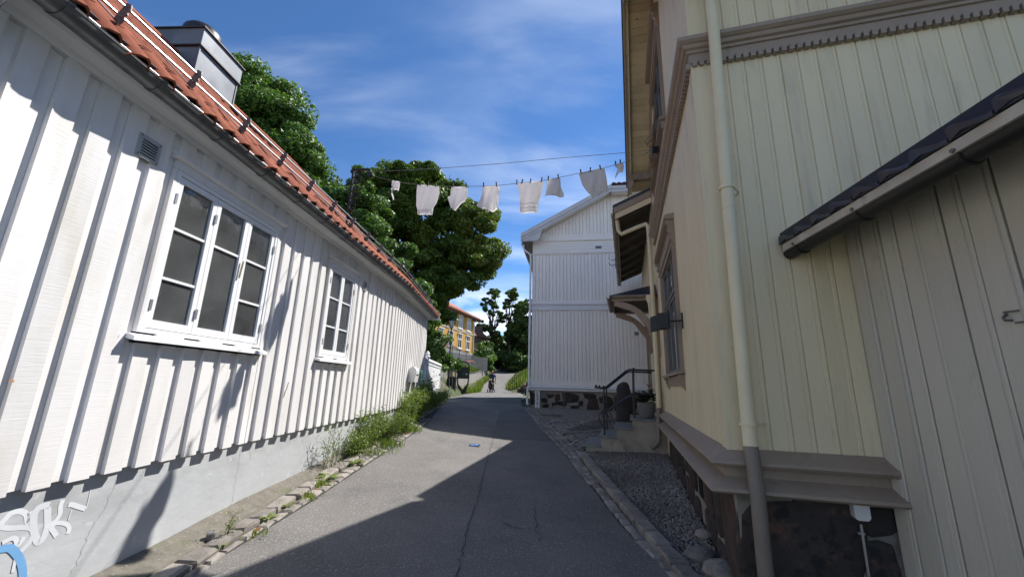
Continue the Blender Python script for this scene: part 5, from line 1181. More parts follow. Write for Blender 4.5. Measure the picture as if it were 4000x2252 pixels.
GS = dict(
 bonnet=('tiny white bonnet with a trailing ribbon, nearest the iron bracket', [(0.412, 4.85), (0.556, 4.815), (0.556, 4.758), (0.54, 4.65), (0.50, 4.685), (0.451, 4.68), (0.414, 4.75)], .01, None, 1),
 bloomers=('long white bloomers with a frilled hem, in front of the maple tree', [(0.846, 4.757), (1.03, 4.738), (1.216, 4.726), (1.231, 4.603), (1.193, 4.449), (1.137, 4.354), (1.119, 4.296), (1.131, 4.23), (0.89, 4.231), (0.897, 4.307), (0.86, 4.375), (0.847, 4.627)], .012, 4.30, 2),
 cloth=('small white cloth with a rounded lace edge, beside the long bloomers', [(1.414, 4.718), (1.55, 4.712), (1.691, 4.712), (1.695, 4.56), (1.665, 4.445), (1.599, 4.417), (1.498, 4.303), (1.433, 4.351), (1.368, 4.525), (1.43, 4.563)], .015, None, 3),
 chemise=('bunched white chemise with gathered folds, middle of the washing line', [(1.937, 4.738), (2.137, 4.730), (2.182, 4.745), (2.226, 4.651), (2.196, 4.479), (2.206, 4.286), (2.127, 4.28), (2.065, 4.309), (2.003, 4.319), (1.866, 4.324), (1.907, 4.481), (1.945, 4.635)], .055, None, 4),
 wide_bloomers=('wide white bloomers with a two-band pleated hem, against blue sky', [(2.48, 4.757), (2.686, 4.772), (2.915, 4.808), (2.912, 4.663), (2.823, 4.351), (2.832, 4.248), (2.547, 4.268), (2.552, 4.419), (2.539, 4.609)], .018, 4.40, 5),
 camisole=('short white camisole with flared corners, left of the slanting bloomers', [(2.967, 4.822), (3.195, 4.862), (3.186, 4.717), (3.249, 4.564), (3.242, 4.522), (3.125, 4.537), (3.003, 4.557), (2.943, 4.52), (2.982, 4.681)], .016, None, 6),
 slanting_bloomers=('slanting white bloomers blown sideways over the white house gable', [(3.478, 4.925), (3.667, 4.968), (3.89, 5.02), (3.922, 4.804), (3.941, 4.595), (3.778, 4.568), (3.734, 4.512), (3.642, 4.579), (3.541, 4.713)], .022, 4.66, 7),
 baby_cap=('small white cap with dangling ties, nearest the cream house', [(4.033, 5.065), (4.194, 5.112), (4.203, 5.012), (4.174, 4.926), (4.141, 4.955), (4.10, 5.02)], .012, None, 8))
PEGS = dict(bloomers=[.902, 1.03, 1.158], cloth=[1.441, 1.666], chemise=[1.95, 2.159], wide_bloomers=[2.491, 2.576, 2.714, 2.892], camisole=[2.999, 3.156], slanting_bloomers=[3.518, 3.67, 3.828], baby_cap=[4.073, 4.148])
pm = MB(); pm.add([(-.006, -.008, -.035), (.006, -.008, -.035), (.006, .008, -.035), (-.006, .008, -.035), (-.008, -.010, .035), (.008, -.010, .035), (.008, .010, .035), (-.008, .010, .035), (-.003, -.010, .0), (.003, -.010, 0)], [(0, 3, 2, 1), (4, 5, 6, 7), (0, 1, 5, 4), (1, 2, 6, 5), (2, 3, 7, 6), (3, 0, 4, 7)])
pmesh = pm.mesh('clothes_peg', m_wood)
for nm, (lab, poly, amp, hem, sd_) in GS.items():
    g = garment(nm, lab, poly, amp, hem, True, sd_)
    for ip, a in enumerate(PEGS.get(nm, [])):
        o = link('clothes_peg', pmesh, None, FC.pt(a, 0, ztop(a)+.022), FC.rot() @ Matrix.Rotation(rnd.gauss(0, .12), 3, 'Y')); o.scale = (1.2, 1.2, 1.1)
        tag(o, 'dark clothes peg, %s, clipping the %s' % ({1: ['only one'], 2: ['left of two', 'right of two'], 3: ['left of three', 'middle of three', 'right of three'], 4: ['first of four from the left', 'second of four from the left', 'third of four from the left', 'last of four from the left']}[len(PEGS[nm])][ip], dict(bloomers='long bloomers by the maple', cloth='lace-edged cloth', chemise='bunched chemise', wide_bloomers='wide pleated bloomers', camisole='short camisole', slanting_bloomers='slanting bloomers', baby_cap='small cap')[nm]), 'clothes peg', 'clothes pegs on the washing line')
    if nm == 'bonnet': MB().ribbon([FC.pt(a, .01+.01*math.sin(z*40), z) for a, z in curve([(.43, 4.70), (.437, 4.62), (.455, 4.56), (.478, 4.48)], 4)], .022, FC.n).build('ribbon', m_cloth, g, recalc=False)
    if nm == 'baby_cap':
        for P in ([(4.12, 5.03), (4.09, 4.93), (4.06, 4.83)], [(4.11, 5.02), (4.125, 4.95), (4.08, 4.88)]): MB().ribbon([FC.pt(a, .015, z) for a, z in curve(P, 4)], .02, FC.n).build('tie', m_cloth, g, recalc=False)
    if nm == 'chemise':
        MB().ribbon([FC.pt(a, .03, z) for a, z in curve([(2.0, 4.33), (2.02, 4.27), (2.05, 4.255), (2.06, 4.29)], 4)], .018, FC.n).build('strap', m_cloth, g, recalc=False)

# ================================================================= FAR STREET: gate, lamp, sign, wall, fence, railings
def fpanel(fr, s0, s1, z0, z1a, z1b, parent, n, m, th=.03, nm='plank'):
    for k in range(n):
        a, b = s0+(s1-s0)*k/n, s0+(s1-s0)*(k+1)/n; za, zb2 = z1a+(z1b-z1a)*k/n, z1a+(z1b-z1a)*(k+1)/n
        MB().prism([fr.pt(a+.004, 0, z0), fr.pt(b-.004, 0, z0), fr.pt(b-.004, 0, zb2), fr.pt(a+.004, 0, za)], [fr.pt(a+.004, th, z0), fr.pt(b-.004, th, z0), fr.pt(b-.004, th, zb2), fr.pt(a+.004, th, za)]).build(nm, m, parent)
ga = math.atan2(-3.14+2.80, 18.7-12.9); FGt = Fr((-2.86, 12.95), ga)
gt_ = thing('white_gate', 'white boarded gate and fence panel between the cottage and the lamp post', 'gate', FGt.pt(3, 0, .8))
fpanel(FGt, .02, 1.25, .7, 2.36, 2.36, gt_, 8, m_trim); fpanel(FGt, 1.42, 2.3, .75, 2.36, 2.36, gt_, 6, m_trim); fpanel(FGt, 2.36, 5.72, .82, 2.36, 2.33, gt_, 22, m_trim)
for a, b in ((.0, 1.26), (1.40, 2.32), (2.36, 5.74)):
    MB().prof(FGt, [(-.03, 2.34), (.07, 2.34), (.07, 2.38), (.03, 2.43), (-.03, 2.43)], a, b).build('top_rail', m_trim, gt_); MB().box(FGt, a, b, .031, .05, 2.22, 2.25).build('rail', m_trim, gt_)
MB().box(FGt, 5.70, 5.76, -.02, .06, .8, 2.4).build('gate_stile', m_trim, gt_); MB().tube([FGt.pt(5.1, .05, 1.98), FGt.pt(5.65, .05, 1.98)], .02, 6).build('latch', m_steel, gt_)
MB().lathe(FGt.pt(1.33, .02, .7), [(.07, 0), (.07, 1.72), (.10, 1.74), (.10, 1.80), (.065, 1.83), (.085, 1.88), (.02, 1.98)], 12).build('gate_post', m_trim, gt_, smooth=True)
m_scr = simple('scribble_dark', (.03, .03, .04), .6)  # thin dark wavy strokes laid across the gate planks
for P in ([(3.05, 2.0), (3.2, 2.06), (3.3, 1.98), (3.4, 2.06), (3.5, 2.0)], [(3.0, 1.86), (3.3, 1.82), (3.6, 1.88), (3.8, 1.83)], [(3.2, 1.62), (3.5, 1.66), (3.9, 1.60), (4.2, 1.64), (4.5, 1.60)]):
    MB().ribbon([FGt.pt(a, .0315, z+.02*math.sin(a*23)) for a, z in curve(P, 6)], .022, FGt.n).build('mark_stroke', m_scr, gt_, recalc=False)
lx, ly = -3.72, 24.9; lz = G(lx, ly)
lp = thing('street_lamp', 'black lantern street lamp on a slim post beside the white gate', 'street lamp', (lx, ly, lz))
MB().lathe((lx, ly, lz-.1), [(.11, 0), (.11, .9), (.085, 1.0), (.06, 1.1), (.045, 1.2), (.038, 4.0), (.05, 4.05), (.03, 4.15)], 12).build('post', m_iron, lp, smooth=True)
LZ = lz+4.05; mb = MB(); r0, r1 = .10, .20
lan = MB()
for k in range(6):
    a = k*math.pi/3; lan.tube([(lx+r0*math.cos(a), ly+r0*math.sin(a), LZ), (lx+r1*math.cos(a), ly+r1*math.sin(a), LZ+.42)], .014, 5)
MB().lathe((lx, ly, LZ-.03), [(.11, 0), (.11, .03), (.03, .031)], 6).build('lantern_base', m_iron, lp); lan.build('lantern_frame', m_iron, lp, kind='stuff')
MB().lathe((lx, ly, LZ+.01), [(r0-.005, 0), (r1-.008, .40)], 6).build('lantern_glass', mat('frosted_glass', (.75, .77, .78), .3), lp)
MB().lathe((lx, ly, LZ+.42), [(.24, 0), (.22, .03), (.14, .14), (.06, .18), (.05, .24), (.015, .30)], 6).build('lantern_hood', m_iron, lp)
by = 26.1; bx = -3.62; bz = G(bx, by)
bn_ = thing('litter_bin', 'dark litter bin standing behind the lamp post', 'litter bin', (bx, by, bz))
MB().lathe((bx, by, bz), [(.22, 0), (.25, .95), (.27, 1.0)], 12).build('bin_body', simple('bin_dark', (.02, .022, .022), .5), bn_, smooth=True); MB().lathe((bx, by, bz+.99), [(.29, 0), (.29, .06), (.10, .12)], 12).build('bin_lid', m_iron, bn_)
yp = thing('marker_post', 'thin grey post with yellow band beside the litter bin', 'post', (-3.55, 25.4, G(-3.55, 25.4)))
MB().tube([(-3.55, 25.4, .85), (-3.55, 25.4, 2.45)], .028, 8).build('post', m_zinc, yp); MB().tube([(-3.55, 25.4, 2.0), (-3.55, 25.4, 2.3)], .035, 8).build('yellow_band', simple('yellow_paint', (.65, .42, .03), .5), yp)
# information sign: pill-shaped ring with a panel
FSg = Fr((-3.42, 28.4), R(90)); FSg.n = Vector((0, -1, 0)); FSg.x = FSg.d if FSg.d.cross(FSg.n).z > 0 else -FSg.d; sz = G(-3.3, 28.4)-.02
sg = thing('information_sign', 'dark pill-shaped information sign with round open top beside the concrete wall', 'sign', FSg.pt(.2, 0, sz))
def outl(w, k0): return [(.20-.17*k0, 0), (.20-w*.92, .62), (.20-w, 1.1), (.20-w, 1.78)]+[(.20-w*math.cos(t), 1.78+w*.95*math.sin(t)) for t in np.linspace(.2, math.pi-.2, 11)]+[(.20+w, 1.78), (.20+w, 1.1), (.20+w*.92, .62), (.20+.17*k0, 0)]
m_sign = simple('sign_dark', (.028, .03, .03), .5)
O_, I_ = outl(.43, 1), [(.20, .22)]+outl(.365, 1)[1:-1]
Iq = [(.20, .26), (.20-.31, .66), (.20-.345, 1.1), (.20-.345, 1.78)]+[(.20-.345*math.cos(t), 1.78+.325*math.sin(t)) for t in np.linspace(.2, math.pi-.2, 11)]+[(.20+.345, 1.78), (.20+.345, 1.1), (.20+.31, .66), (.20, .26)]
mb = MB(); q = len(O_)
for o in (0, .06):
    mb.v += [tuple(FSg.pt(a, o, sz+z)) for a, z in O_]+[tuple(FSg.pt(a, o, sz+z)) for a, z in Iq]
for k in range(q-1): mb.f += [(k, k+1, q+k+1, q+k), (2*q+k, 3*q+k, 3*q+k+1, 2*q+k+1), (k, 2*q+k, 2*q+k+1, k+1), (q+k, q+k+1, 3*q+k+1, 3*q+k)]
mb.f += [(q-1, 0, 2*q, 3*q-1)]; mb.add([FSg.pt(.03, 0, sz), FSg.pt(.37, 0, sz), FSg.pt(.20, 0, sz+.24), FSg.pt(.03, .06, sz), FSg.pt(.37, .06, sz), FSg.pt(.20, .06, sz+.24)], [(0, 1, 2), (3, 4, 5), (0, 3, 4, 1)])
mb.build('sign_frame', m_sign, sg, recalc=False); MB().box(FSg, -.17, .57, .012, .05, sz+1.0, sz+1.80).build('sign_panel', simple('sign_panel_dark', (.035, .042, .042), .35), sg)
MB().add([FSg.pt(.20+.075*math.cos(t), .0505, sz+1.30+.075*math.sin(t)) for t in np.linspace(0, 6.2, 14)], [tuple(range(14))]).build('emblem', simple('emblem_blue', (.04, .10, .18), .5), sg, recalc=False)
MB().box(FSg, .36, .50, .0505, .052, sz+1.27, sz+1.35).build('notice', simple('notice_white', (.65, .65, .62), .5), sg)
# stained concrete retaining wall in bays, rusty coping rail
rw = thing('retaining_wall', 'stained concrete retaining wall along the left side of the upper street', 'wall', (-3.9, 30, .95))
RWP = [(-4.55, 21.0, 2.43), (-4.3, 25, 2.47), (-3.98, 26.5, 2.46), (-3.45, 30, 2.32), (-3.3, 35, 2.45), (-3.22, 40, 2.66), (-2.95, 44, 2.98), (-2.66, 48, 3.38), (-2.6, 50, 3.5)]
def rwp(y): return float(np.interp(y, [p[1] for p in RWP], [p[0] for p in RWP])), float(np.interp(y, [p[1] for p in RWP], [p[2] for p in RWP]))
yb = 21.0
while yb < 49.5:
    y1 = min(yb+2.35, 50); (xa, za), (xb, zb2) = rwp(yb+.02), rwp(y1-.02); g0, g1 = G(xa, yb)-.3, G(xb, y1)-.3
    MB().hexa([(xa, yb+.02, g0), (xb, y1-.02, g1), (xb-.3, y1-.02, g1), (xa-.3, yb+.02, g0), (xa, yb+.02, za), (xb, y1-.02, zb2), (xb-.3, y1-.02, zb2), (xa-.3, yb+.02, za)]).build('wall_bay', m_concrete, rw); yb = y1
MB().tube([(rwp(y)[0]+.02, y, rwp(y)[1]+.03) for y in np.arange(24, 48, 1.0)], .03, 6).build('coping_pipe', m_zinc, rw)
fn = thing('wire_fence', 'tall wire mesh fence with steel posts on the bank below the ochre house', 'fence', (-4, 36, 3.2))
FNP = [(-5.6, 26, 3.55, 5.1), (-5.0, 30, 3.4, 4.66), (-4.4, 34, 3.35, 4.45), (-3.7, 38, 3.2, 4.25), (-3.0, 42, 3.05, 4.2), (-2.5, 45, 3.0, 4.42)]
def fnp(y): return tuple(float(np.interp(y, [p[1] for p in FNP], [p[i] for p in FNP])) for i in (0, 2, 3))
m_mesh = bpy.data.materials.new('wire_mesh'); m_mesh.use_nodes = True; t_ = m_mesh.node_tree; b_ = t_.nodes['Principled BSDF']; b_.inputs['Base Color'].default_value = (.30, .31, .32, 1); b_.inputs['Metallic'].default_value = .4; b_.inputs['Roughness'].default_value = .5
wires = MB()
for y in np.arange(26, 45, 2.1):
    x, z0, z1 = fnp(y); MB().tube([(x, y, z0-.6), (x, y, z1)], .035, 6).build('post', m_zinc, fn)
for y in np.arange(26, 45, .11):
    x, z0, z1 = fnp(y); x2, za, zb2 = fnp(min(45, y+.5)); wires.tube([(x, y, z0), (x2, min(45, y+.5), zb2)], .009, 3, False); wires.tube([(x, y, z1), (x2, min(45, y+.5), za)], .009, 3, False)
wires.build('wire_mesh', m_mesh, fn, kind='stuff', recalc=False)
MB().tube([(fnp(y)[0], y, fnp(y)[2]) for y in np.arange(26, 45.1, 1.0)], .022, 6).build('top_rail', m_zinc, fn)
MB().ribbon([(fnp(y)[0]+.03, y, 3.62+.06*math.sin(y*2)) for y in np.arange(36.5, 39.5, .2)], .05, (.9, -.3, .1)).build('red_streamer', simple('streamer_red', (.55, .12, .16), .7), fn, recalc=False)
# right-hand side of the upper street: dry stone wall and railing
m_field = mat('field_stone', (.22, .17, .135), .9, var=.3, vs=3, bump=.7, bs=9, rand=.25)
sw = thing('stone_wall', 'low rough stone retaining wall on the right of the upper street', 'wall', (1.2, 32.5, .95))
r = random.Random(5)
SWP = [(.62, 34.0), (1.2, 33.2), (1.9, 32.3), (2.8, 31.5)]
MB().prism([(x+.10, y+.1, .5) for x, y in SWP]+[(x+.6, y+.6, .5) for x, y in SWP[::-1]], [(x+.10, y+.1, z) for (x, y), z in zip(SWP, (1.2, 1.72, 2.1, 2.2))]+[(x+.6, y+.6, z) for (x, y), z in list(zip(SWP, (1.2, 1.72, 2.1, 2.2)))[::-1]]).build('core', m_soil, sw)
for k in range(60):
    t = r.uniform(0, 2.99); i = int(t); f_ = t-i; x = SWP[i][0]+(SWP[i+1][0]-SWP[i][0])*f_; y = SWP[i][1]+(SWP[i+1][1]-SWP[i][1])*f_; zt = np.interp(t, [0, 1, 2, 3], [1.2, 1.72, 2.1, 2.2]); z = r.uniform(.9, zt)
    bm = bmesh.new(); bmesh.ops.create_icosphere(bm, subdivisions=1, radius=r.uniform(.11, .2))
    for v in bm.verts: v.co *= 1+.3*noise.noise(v.co*6+Vector((k, 0, 0))); v.co.z *= .7
    me = bpy.data.meshes.new('stone'); bm.to_mesh(me); bm.free(); me.materials.append(m_field); link('stone', me, sw, (x+.08, y+.08, z))
lb2 = thing('litter_bin', 'small black bin standing in front of the rough stone wall', 'litter bin', (1.25, 30.2, G(1.25, 30.2)))
MB().lathe((1.25, 30.2, G(1.25, 30.2)-.02), [(.13, 0), (.15, .42), (.16, .44), (.05, .47)], 10).build('bin_body', m_iron, lb2)
rl_ = thing('street_railing', 'thin dark metal railing climbing above the rough stone wall', 'railing', (.6, 32, 1.8))
RP = [(-.07, 33.6, 1.05), (.55, 32.6, 1.75), (1.2, 31.4, 2.15), (1.9, 30.2, 2.55)]
def rp3(t): i = min(2, int(t)); f_ = t-i; return Vector(RP[i]).lerp(Vector(RP[i+1]), f_)
for k in range(13):
    p = rp3(k*.25-.0001 if k else 0); MB().tube([p-Vector((0, 0, .2)), p+Vector((0, 0, .78))], .018, 5).build('post', m_iron, rl_)
for h in (.78, .45): MB().tube([rp3(min(2.999, k*.25))+Vector((0, 0, h)) for k in range(13)], .018, 5).build('rail', m_iron, rl_)

# ================================================================= OCHRE HOUSE and barn on the hill
FY = Fr((-4.35, 46.0), R(16.7))
yh = thing('ochre_house', 'ochre yellow two storey house with red roof on the hill behind the wire fence', 'house', FY.pt(-5, -4, 4))
MB().plate(FY, [(-13, 4.85), (0, 4.85), (0, 8.9), (-13, 8.9)], -8, 0).build('wall', m_ochre, yh); MB().plate(FY, [(-13.05, 3.0), (.04, 3.0), (.04, 4.62), (-13.05, 4.62)], -8.05, .03).build('foundation', m_concrete, yh)
MB().plate(FY, [(-13.06, 4.621), (.05, 4.621), (.05, 4.86), (-13.06, 4.86)], -8.06, .05).build('base_board', m_trim, yh)
MB().plate(FY, [(-13.06, 6.93), (.05, 6.93), (.05, 7.08), (-13.06, 7.08)], -.1, .05).build('storey_band', mat('band_grey', (.38, .37, .35), .7), yh)
for a in (-.16, -13.0): MB().box(FY, a, a+.17, -.05, .04, 4.86, 8.8).build('corner_board', m_ochre, yh)
rfm = MB(); Z0, Z1 = 8.85, 11.6
V = [FY.pt(-13.6, .62, Z0), FY.pt(.62, .62, Z0), FY.pt(.62, -8.6, Z0), FY.pt(-13.6, -8.6, Z0), FY.pt(-9.5, -4, Z1), FY.pt(-3.6, -4, Z1)]
rfm.add(V, [(0, 1, 5, 4), (1, 2, 5), (2, 3, 4, 5), (3, 0, 4), (0, 3, 2, 1)]); yr = rfm.build('roof', m_redtile, yh)
MB().box(FY, -13.62, .64, .60, .66, Z0-.02, Z0+.10).build('gutter', m_redtile, yr); MB().plate(FY, [(-13.6, 8.72), (.6, 8.72), (.6, 8.84), (-13.6, 8.84)], -8.5, .58).build('eaves', mat('eaves_brown', (.15, .07, .045), .8), yr)
for k in range(28): p0 = FY.pt(-13.3+k*.5, .64, Z0+.12); MB().tube([p0, FY.pt(-13.3+k*.5, .55, Z0+.25)], .03, 4).build('snow_hook', m_redtile, yr)
def ywin(s0, s1, z0, z1):
    f = MB().plate(FY, [(s0-.1, z0-.1), (s1+.1, z0-.1), (s1+.1, z1+.1), (s0-.1, z1+.1)], .0, .05).build('window', m_trim, yh)
    zt = z0+(z1-z0)*.66; sm = (s0+s1)/2
    for a, b in ((s0, sm-.05), (sm+.05, s1)):
        for c_, d_ in ((z0, zt-.05), (zt+.05, z1)): MB().box(FY, a, b, .051, .056, c_, d_).build('pane', simple('far_pane', (.045, .05, .055), .08) if 'far_pane' not in bpy.data.materials else bpy.data.materials['far_pane'], f)
    MB().prof(FY, [(.0, z1+.1), (.14, z1+.1), (.14, z1+.16), (.0, z1+.2)], s0-.18, s1+.18).build('hood', m_trim, f); MB().box(FY, s0-.18, s1+.18, .0, .10, z0-.16, z0-.10).build('sill', m_trim, f)
for s0, s1 in ((-1.88, -1.0), (-4.12, -3.26), (-6.36, -5.5), (-8.6, -7.74), (-10.84, -9.98)):
    ywin(s0, s1, 5.28, 6.58); ywin(s0, s1, 7.34, 8.56)
MB().tube([FY.pt(.08, .3, 8.7), FY.pt(.06, .08, 8.4), FY.pt(.06, .08, 4.0)], .05, 8).build('downpipe', m_trim, yh)
FBn = Fr((-5.1, 56.0), R(22)); bn2 = thing('brown_barn', 'dark brown barn with steep red roof and weather vane behind the ochre house', 'barn', FBn.pt(2, -2, 5))
MB().plate(FBn, [(-3, 4.5), (4.6, 4.5), (4.6, 8.2), (-3, 8.2)], -5, 0).build('wall', m_barn, bn2)
MB().prism([FBn.pt(-3.2, .3, 8.1), FBn.pt(-3.2, -2.5, 10.3), FBn.pt(-3.2, -5.3, 8.1)], [FBn.pt(4.9, .3, 8.1), FBn.pt(4.9, -2.5, 10.3), FBn.pt(4.9, -5.3, 8.1)]).build('roof', mat('barn_roof', (.20, .085, .055), .85, var=.25, vs=3), bn2)
MB().prism([FBn.pt(.6, .2, 8.1), FBn.pt(1.8, .2, 9.7), FBn.pt(3.0, .2, 8.1)], [FBn.pt(.6, -2.4, 8.1), FBn.pt(1.8, -2.4, 9.7), FBn.pt(3.0, -2.4, 8.1)]).build('cross_gable', m_barn, bn2)
vp = FBn.pt(1.8, .15, 9.6); vm = MB(); vm.tube([vp, vp+Vector((0, 0, 1.1))], .03, 5)
for k in range(8): a = k*math.pi/4; vm.tube([vp+Vector((0, 0, .8)), vp+Vector((.38*math.cos(a), 0, .8+.38*math.sin(a)))], .022, 4)
vm.build('weather_vane', m_iron, bn2)
# ================================================================= VEGETATION
def leaves(name, P, NRM, size, m, parent=None, up=.35, aspect=.75, fold=.25, droop=.0, loc=None, spread=.9, rs=None):
    """P (n,3) leaf bases, NRM (n,3) outward directions; each leaf a folded pair of triangles pairs"""
    rs = rs or nr; n = len(P); P = np.asarray(P, float)
    d = np.asarray(NRM, float)*1.0 + rs.normal(0, spread, (n, 3)) + np.array([0, 0, up]); d /= np.linalg.norm(d, axis=1)[:, None]+1e-9   # blade normal
    t = rs.normal(0, 1, (n, 3)) + np.array([0, 0, -droop]); t -= d*(t*d).sum(1)[:, None]; t /= np.linalg.norm(t, axis=1)[:, None]+1e-9
    s = np.cross(d, t); L = size*rs.uniform(.6, 1.3, n)[:, None]; Wd = L*aspect*.5
    v = np.stack([P-t*L*.5, P+s*Wd-d*L*fold*.3, P+t*L*.55, P-s*Wd-d*L*fold*.3], 1).reshape(-1, 3)
    o = np.array(loc if loc is not None else (W[parent.name] if parent is not None else (0, 0, 0)))
    me = bpy.data.meshes.new(name); me.vertices.add(4*n); me.vertices.foreach_set('co', (v-o).astype(np.float32).ravel())
    me.loops.add(4*n); me.loops.foreach_set('vertex_index', np.arange(4*n, dtype=np.int32)); me.polygons.add(n); me.polygons.foreach_set('loop_start', np.arange(0, 4*n, 4, dtype=np.int32))
    me.materials.append(m); me.update(calc_edges=True)
    return link(name, me, parent, None if parent is not None else o)
def sphere_pts(n, rs):
    v = rs.normal(0, 1, (n, 3)); return v/np.linalg.norm(v, axis=1)[:, None]
def crown_pts(lobes, per, rs, sub=.85, nsub=9, thin=.0, inner=.25):
    """lobes -> sub clumps on their shells -> leaves on the sub clumps"""
    P = []; Nn = []
    for (c, r) in lobes:
        c = np.array(c, float); r = np.array(r, float)
        k = max(3, int(nsub*(r.mean()**2))); u = sphere_pts(k, rs); u[:, 2] = np.where(u[:, 2] < -.55, -u[:, 2]*.5, u[:, 2])
        cc = c+u*r*rs.uniform(.62, 1.04, (k, 1))
        for q in range(k):
            if rs.uniform() < thin: continue
            m = int(per*rs.uniform(.5, 1.4)); w = sphere_pts(m, rs); rad = sub*rs.uniform(.55, 1.2)*np.array([1, 1, .62])
            sh = rs.uniform(inner, 1, (m, 1))**.5
            P.append(cc[q]+w*rad*sh); Nn.append(w*.7+(cc[q]-c)/r*.6)
    return np.concatenate(P), np.concatenate(Nn)
def limb(mb, a, b, r0, r1, rs, bend=.12, n=6):
    a = np.array(a, float); b = np.array(b, float); L = np.linalg.norm(b-a); off = rs.normal(0, L*bend, 3); pts = []
    for i in range(n+1):
        t = i/n; pts.append(a+(b-a)*t+off*math.sin(math.pi*t)*.8+rs.normal(0, L*.012, 3))
    mb.tube(pts, [r0+(r1-r0)*i/n for i in range(n+1)], 7)
def tree(name, label, base, trunk_top, lobes, per, size, m, seed, r0=.35, group=None, sub=.85, nsub=9, thin=0, twigs=2, spread=.9, aspect=.75, up=.35):
    rs = np.random.RandomState(seed); t = thing(name, label, 'tree', base, group)
    mb = MB(); top = np.array(trunk_top, float); limb(mb, base, top, r0, r0*.6, rs, .03, 8)
    for (c, r) in lobes:
        c = np.array(c, float); s = top+(np.array(base, float)-top)*rs.uniform(0, .35); limb(mb, s, c, r0*.42, r0*.10, rs, .10)
        for k in range(twigs):
            e = c+sphere_pts(1, rs)[0]*np.array(r)*.85; limb(mb, c+(s-c)*rs.uniform(0, .3), e, r0*.13, r0*.03, rs, .12, 4)
    mb.build('trunk', m_bark, t, smooth=True, recalc=False)
    P, Nn = crown_pts(lobes, per, rs, sub, nsub, thin); leaves('crown', P, Nn, size, m, t, up=up, spread=spread, rs=rs, aspect=aspect); return len(P)
NL = 0
# ash behind the cottage
NL += tree('ash_tree', 'tall bright green ash tree behind the cottage chimney', (-15.5, 22, .5), (-15.2, 21, 10), [((-15.2, 20, 17.2), (2.2, 2, 1.7)), ((-14.6, 20, 14.2), (2, 2, 1.6)), ((-12.9, 20.2, 12.2), (1.7, 1.6, 1.5)), ((-11.6, 20.6, 11.4), (1.4, 1.4, 1.2)), ((-10.2, 21, 9.6), (1.6, 1.4, 1.2)), ((-9.9, 21.5, 11.2), (1.0, 1.2, .9)), ((-11.4, 20.2, 9.2), (1.8, 1.5, 1.3)), ((-14.0, 20, 15.6), (2.0, 2, 1.5)), ((-16.6, 20.5, 15.0), (2.0, 2, 2)), ((-13.1, 20, 14.9), (1.4, 1.5, 1.6)), ((-12.3, 20.2, 13.4), (1.6, 1.6, 1.5)), ((-11.4, 20.4, 12.4), (1.3, 1.4, 1.1)), ((-13.9, 20, 12.8), (2.2, 2, 1.7)), ((-15.5, 19.5, 12.2), (2.4, 2, 1.8)), ((-12.3, 20, 10.9), (2.2, 2, 1.5)), ((-10.8, 20.4, 10.6), (1.4, 1.5, 1.2)), ((-14, 20, 10), (2, 2, 1.8)), ((-16.4, 20, 18.1), (1.4, 1.4, .9))], 620, .20, l_ash, 21, .4, nsub=7, sub=.9, aspect=.55)
# big maple
NL += tree('maple_tree', 'large dark green maple tree with yellowing top behind the washing line', (-5.6, 28.5, .9), (-5.8, 28, 7.5),
  [((-7.6, 27, 16.3), (1.9, 1.8, 1.3)), ((-5.8, 27, 15.7), (1.6, 1.6, 1.3)), ((-9.3, 26.8, 15.6), (1.7, 1.6, 1.3)), ((-4.5, 27, 14.6), (1.3, 1.5, 1.2)), ((-3.1, 27, 13.6), (1.4, 1.5, .9)), ((-6.6, 26.6, 13.9), (2.2, 1.8, 1.6)), ((-8.9, 26.5, 13.4), (2.0, 1.8, 1.7)), ((-4.6, 26.8, 12.5), (1.7, 1.6, 1.4)), ((-2.6, 27, 12.0), (1.5, 1.4, 1.2)), ((-7.4, 26.2, 11.3), (2.2, 1.8, 1.6)), ((-9.6, 26.2, 11.0), (2.1, 1.8, 1.6)), ((-5.0, 26.5, 10.2), (1.7, 1.6, 1.4)), ((-2.9, 26.8, 9.7), (1.6, 1.5, 1.3)), ((-1.7, 27, 9.4), (.9, 1.2, .8)), ((-1.9, 27, 11.0), (1.0, 1.2, .8)), ((-3.6, 26.6, 8.1), (1.3, 1.4, .9)), ((-6.6, 26.2, 8.9), (1.9, 1.7, 1.4)), ((-8.6, 26.2, 9.0), (1.9, 1.7, 1.4)), ((-10.8, 26.2, 13.5), (1.5, 1.5, 1.6)), ((-11.6, 26.4, 12.0), (1.2, 1.4, 1.5)), ((-5.0, 26.8, 7.4), (1.2, 1.3, .8)), ((-6.8, 26.4, 7.0), (1.5, 1.4, 1.0)), ((-4.9, 26, 8.4), (1.2, 1.2, 1.0)), ((-4.35, 26, 7.0), (.8, .9, .7)), ((-5.3, 26, 6.5), (1.0, 1.0, .8)), ((-4.5, 25.8, 5.6), (.6, .7, .6)), ((-5.9, 25.8, 5.6), (1.0, 1, .8)), ((-4.1, 25.9, 7.9), (.6, .8, .6))],
  680, .195, l_maple, 22, .38, nsub=7, sub=.85, thin=.05)
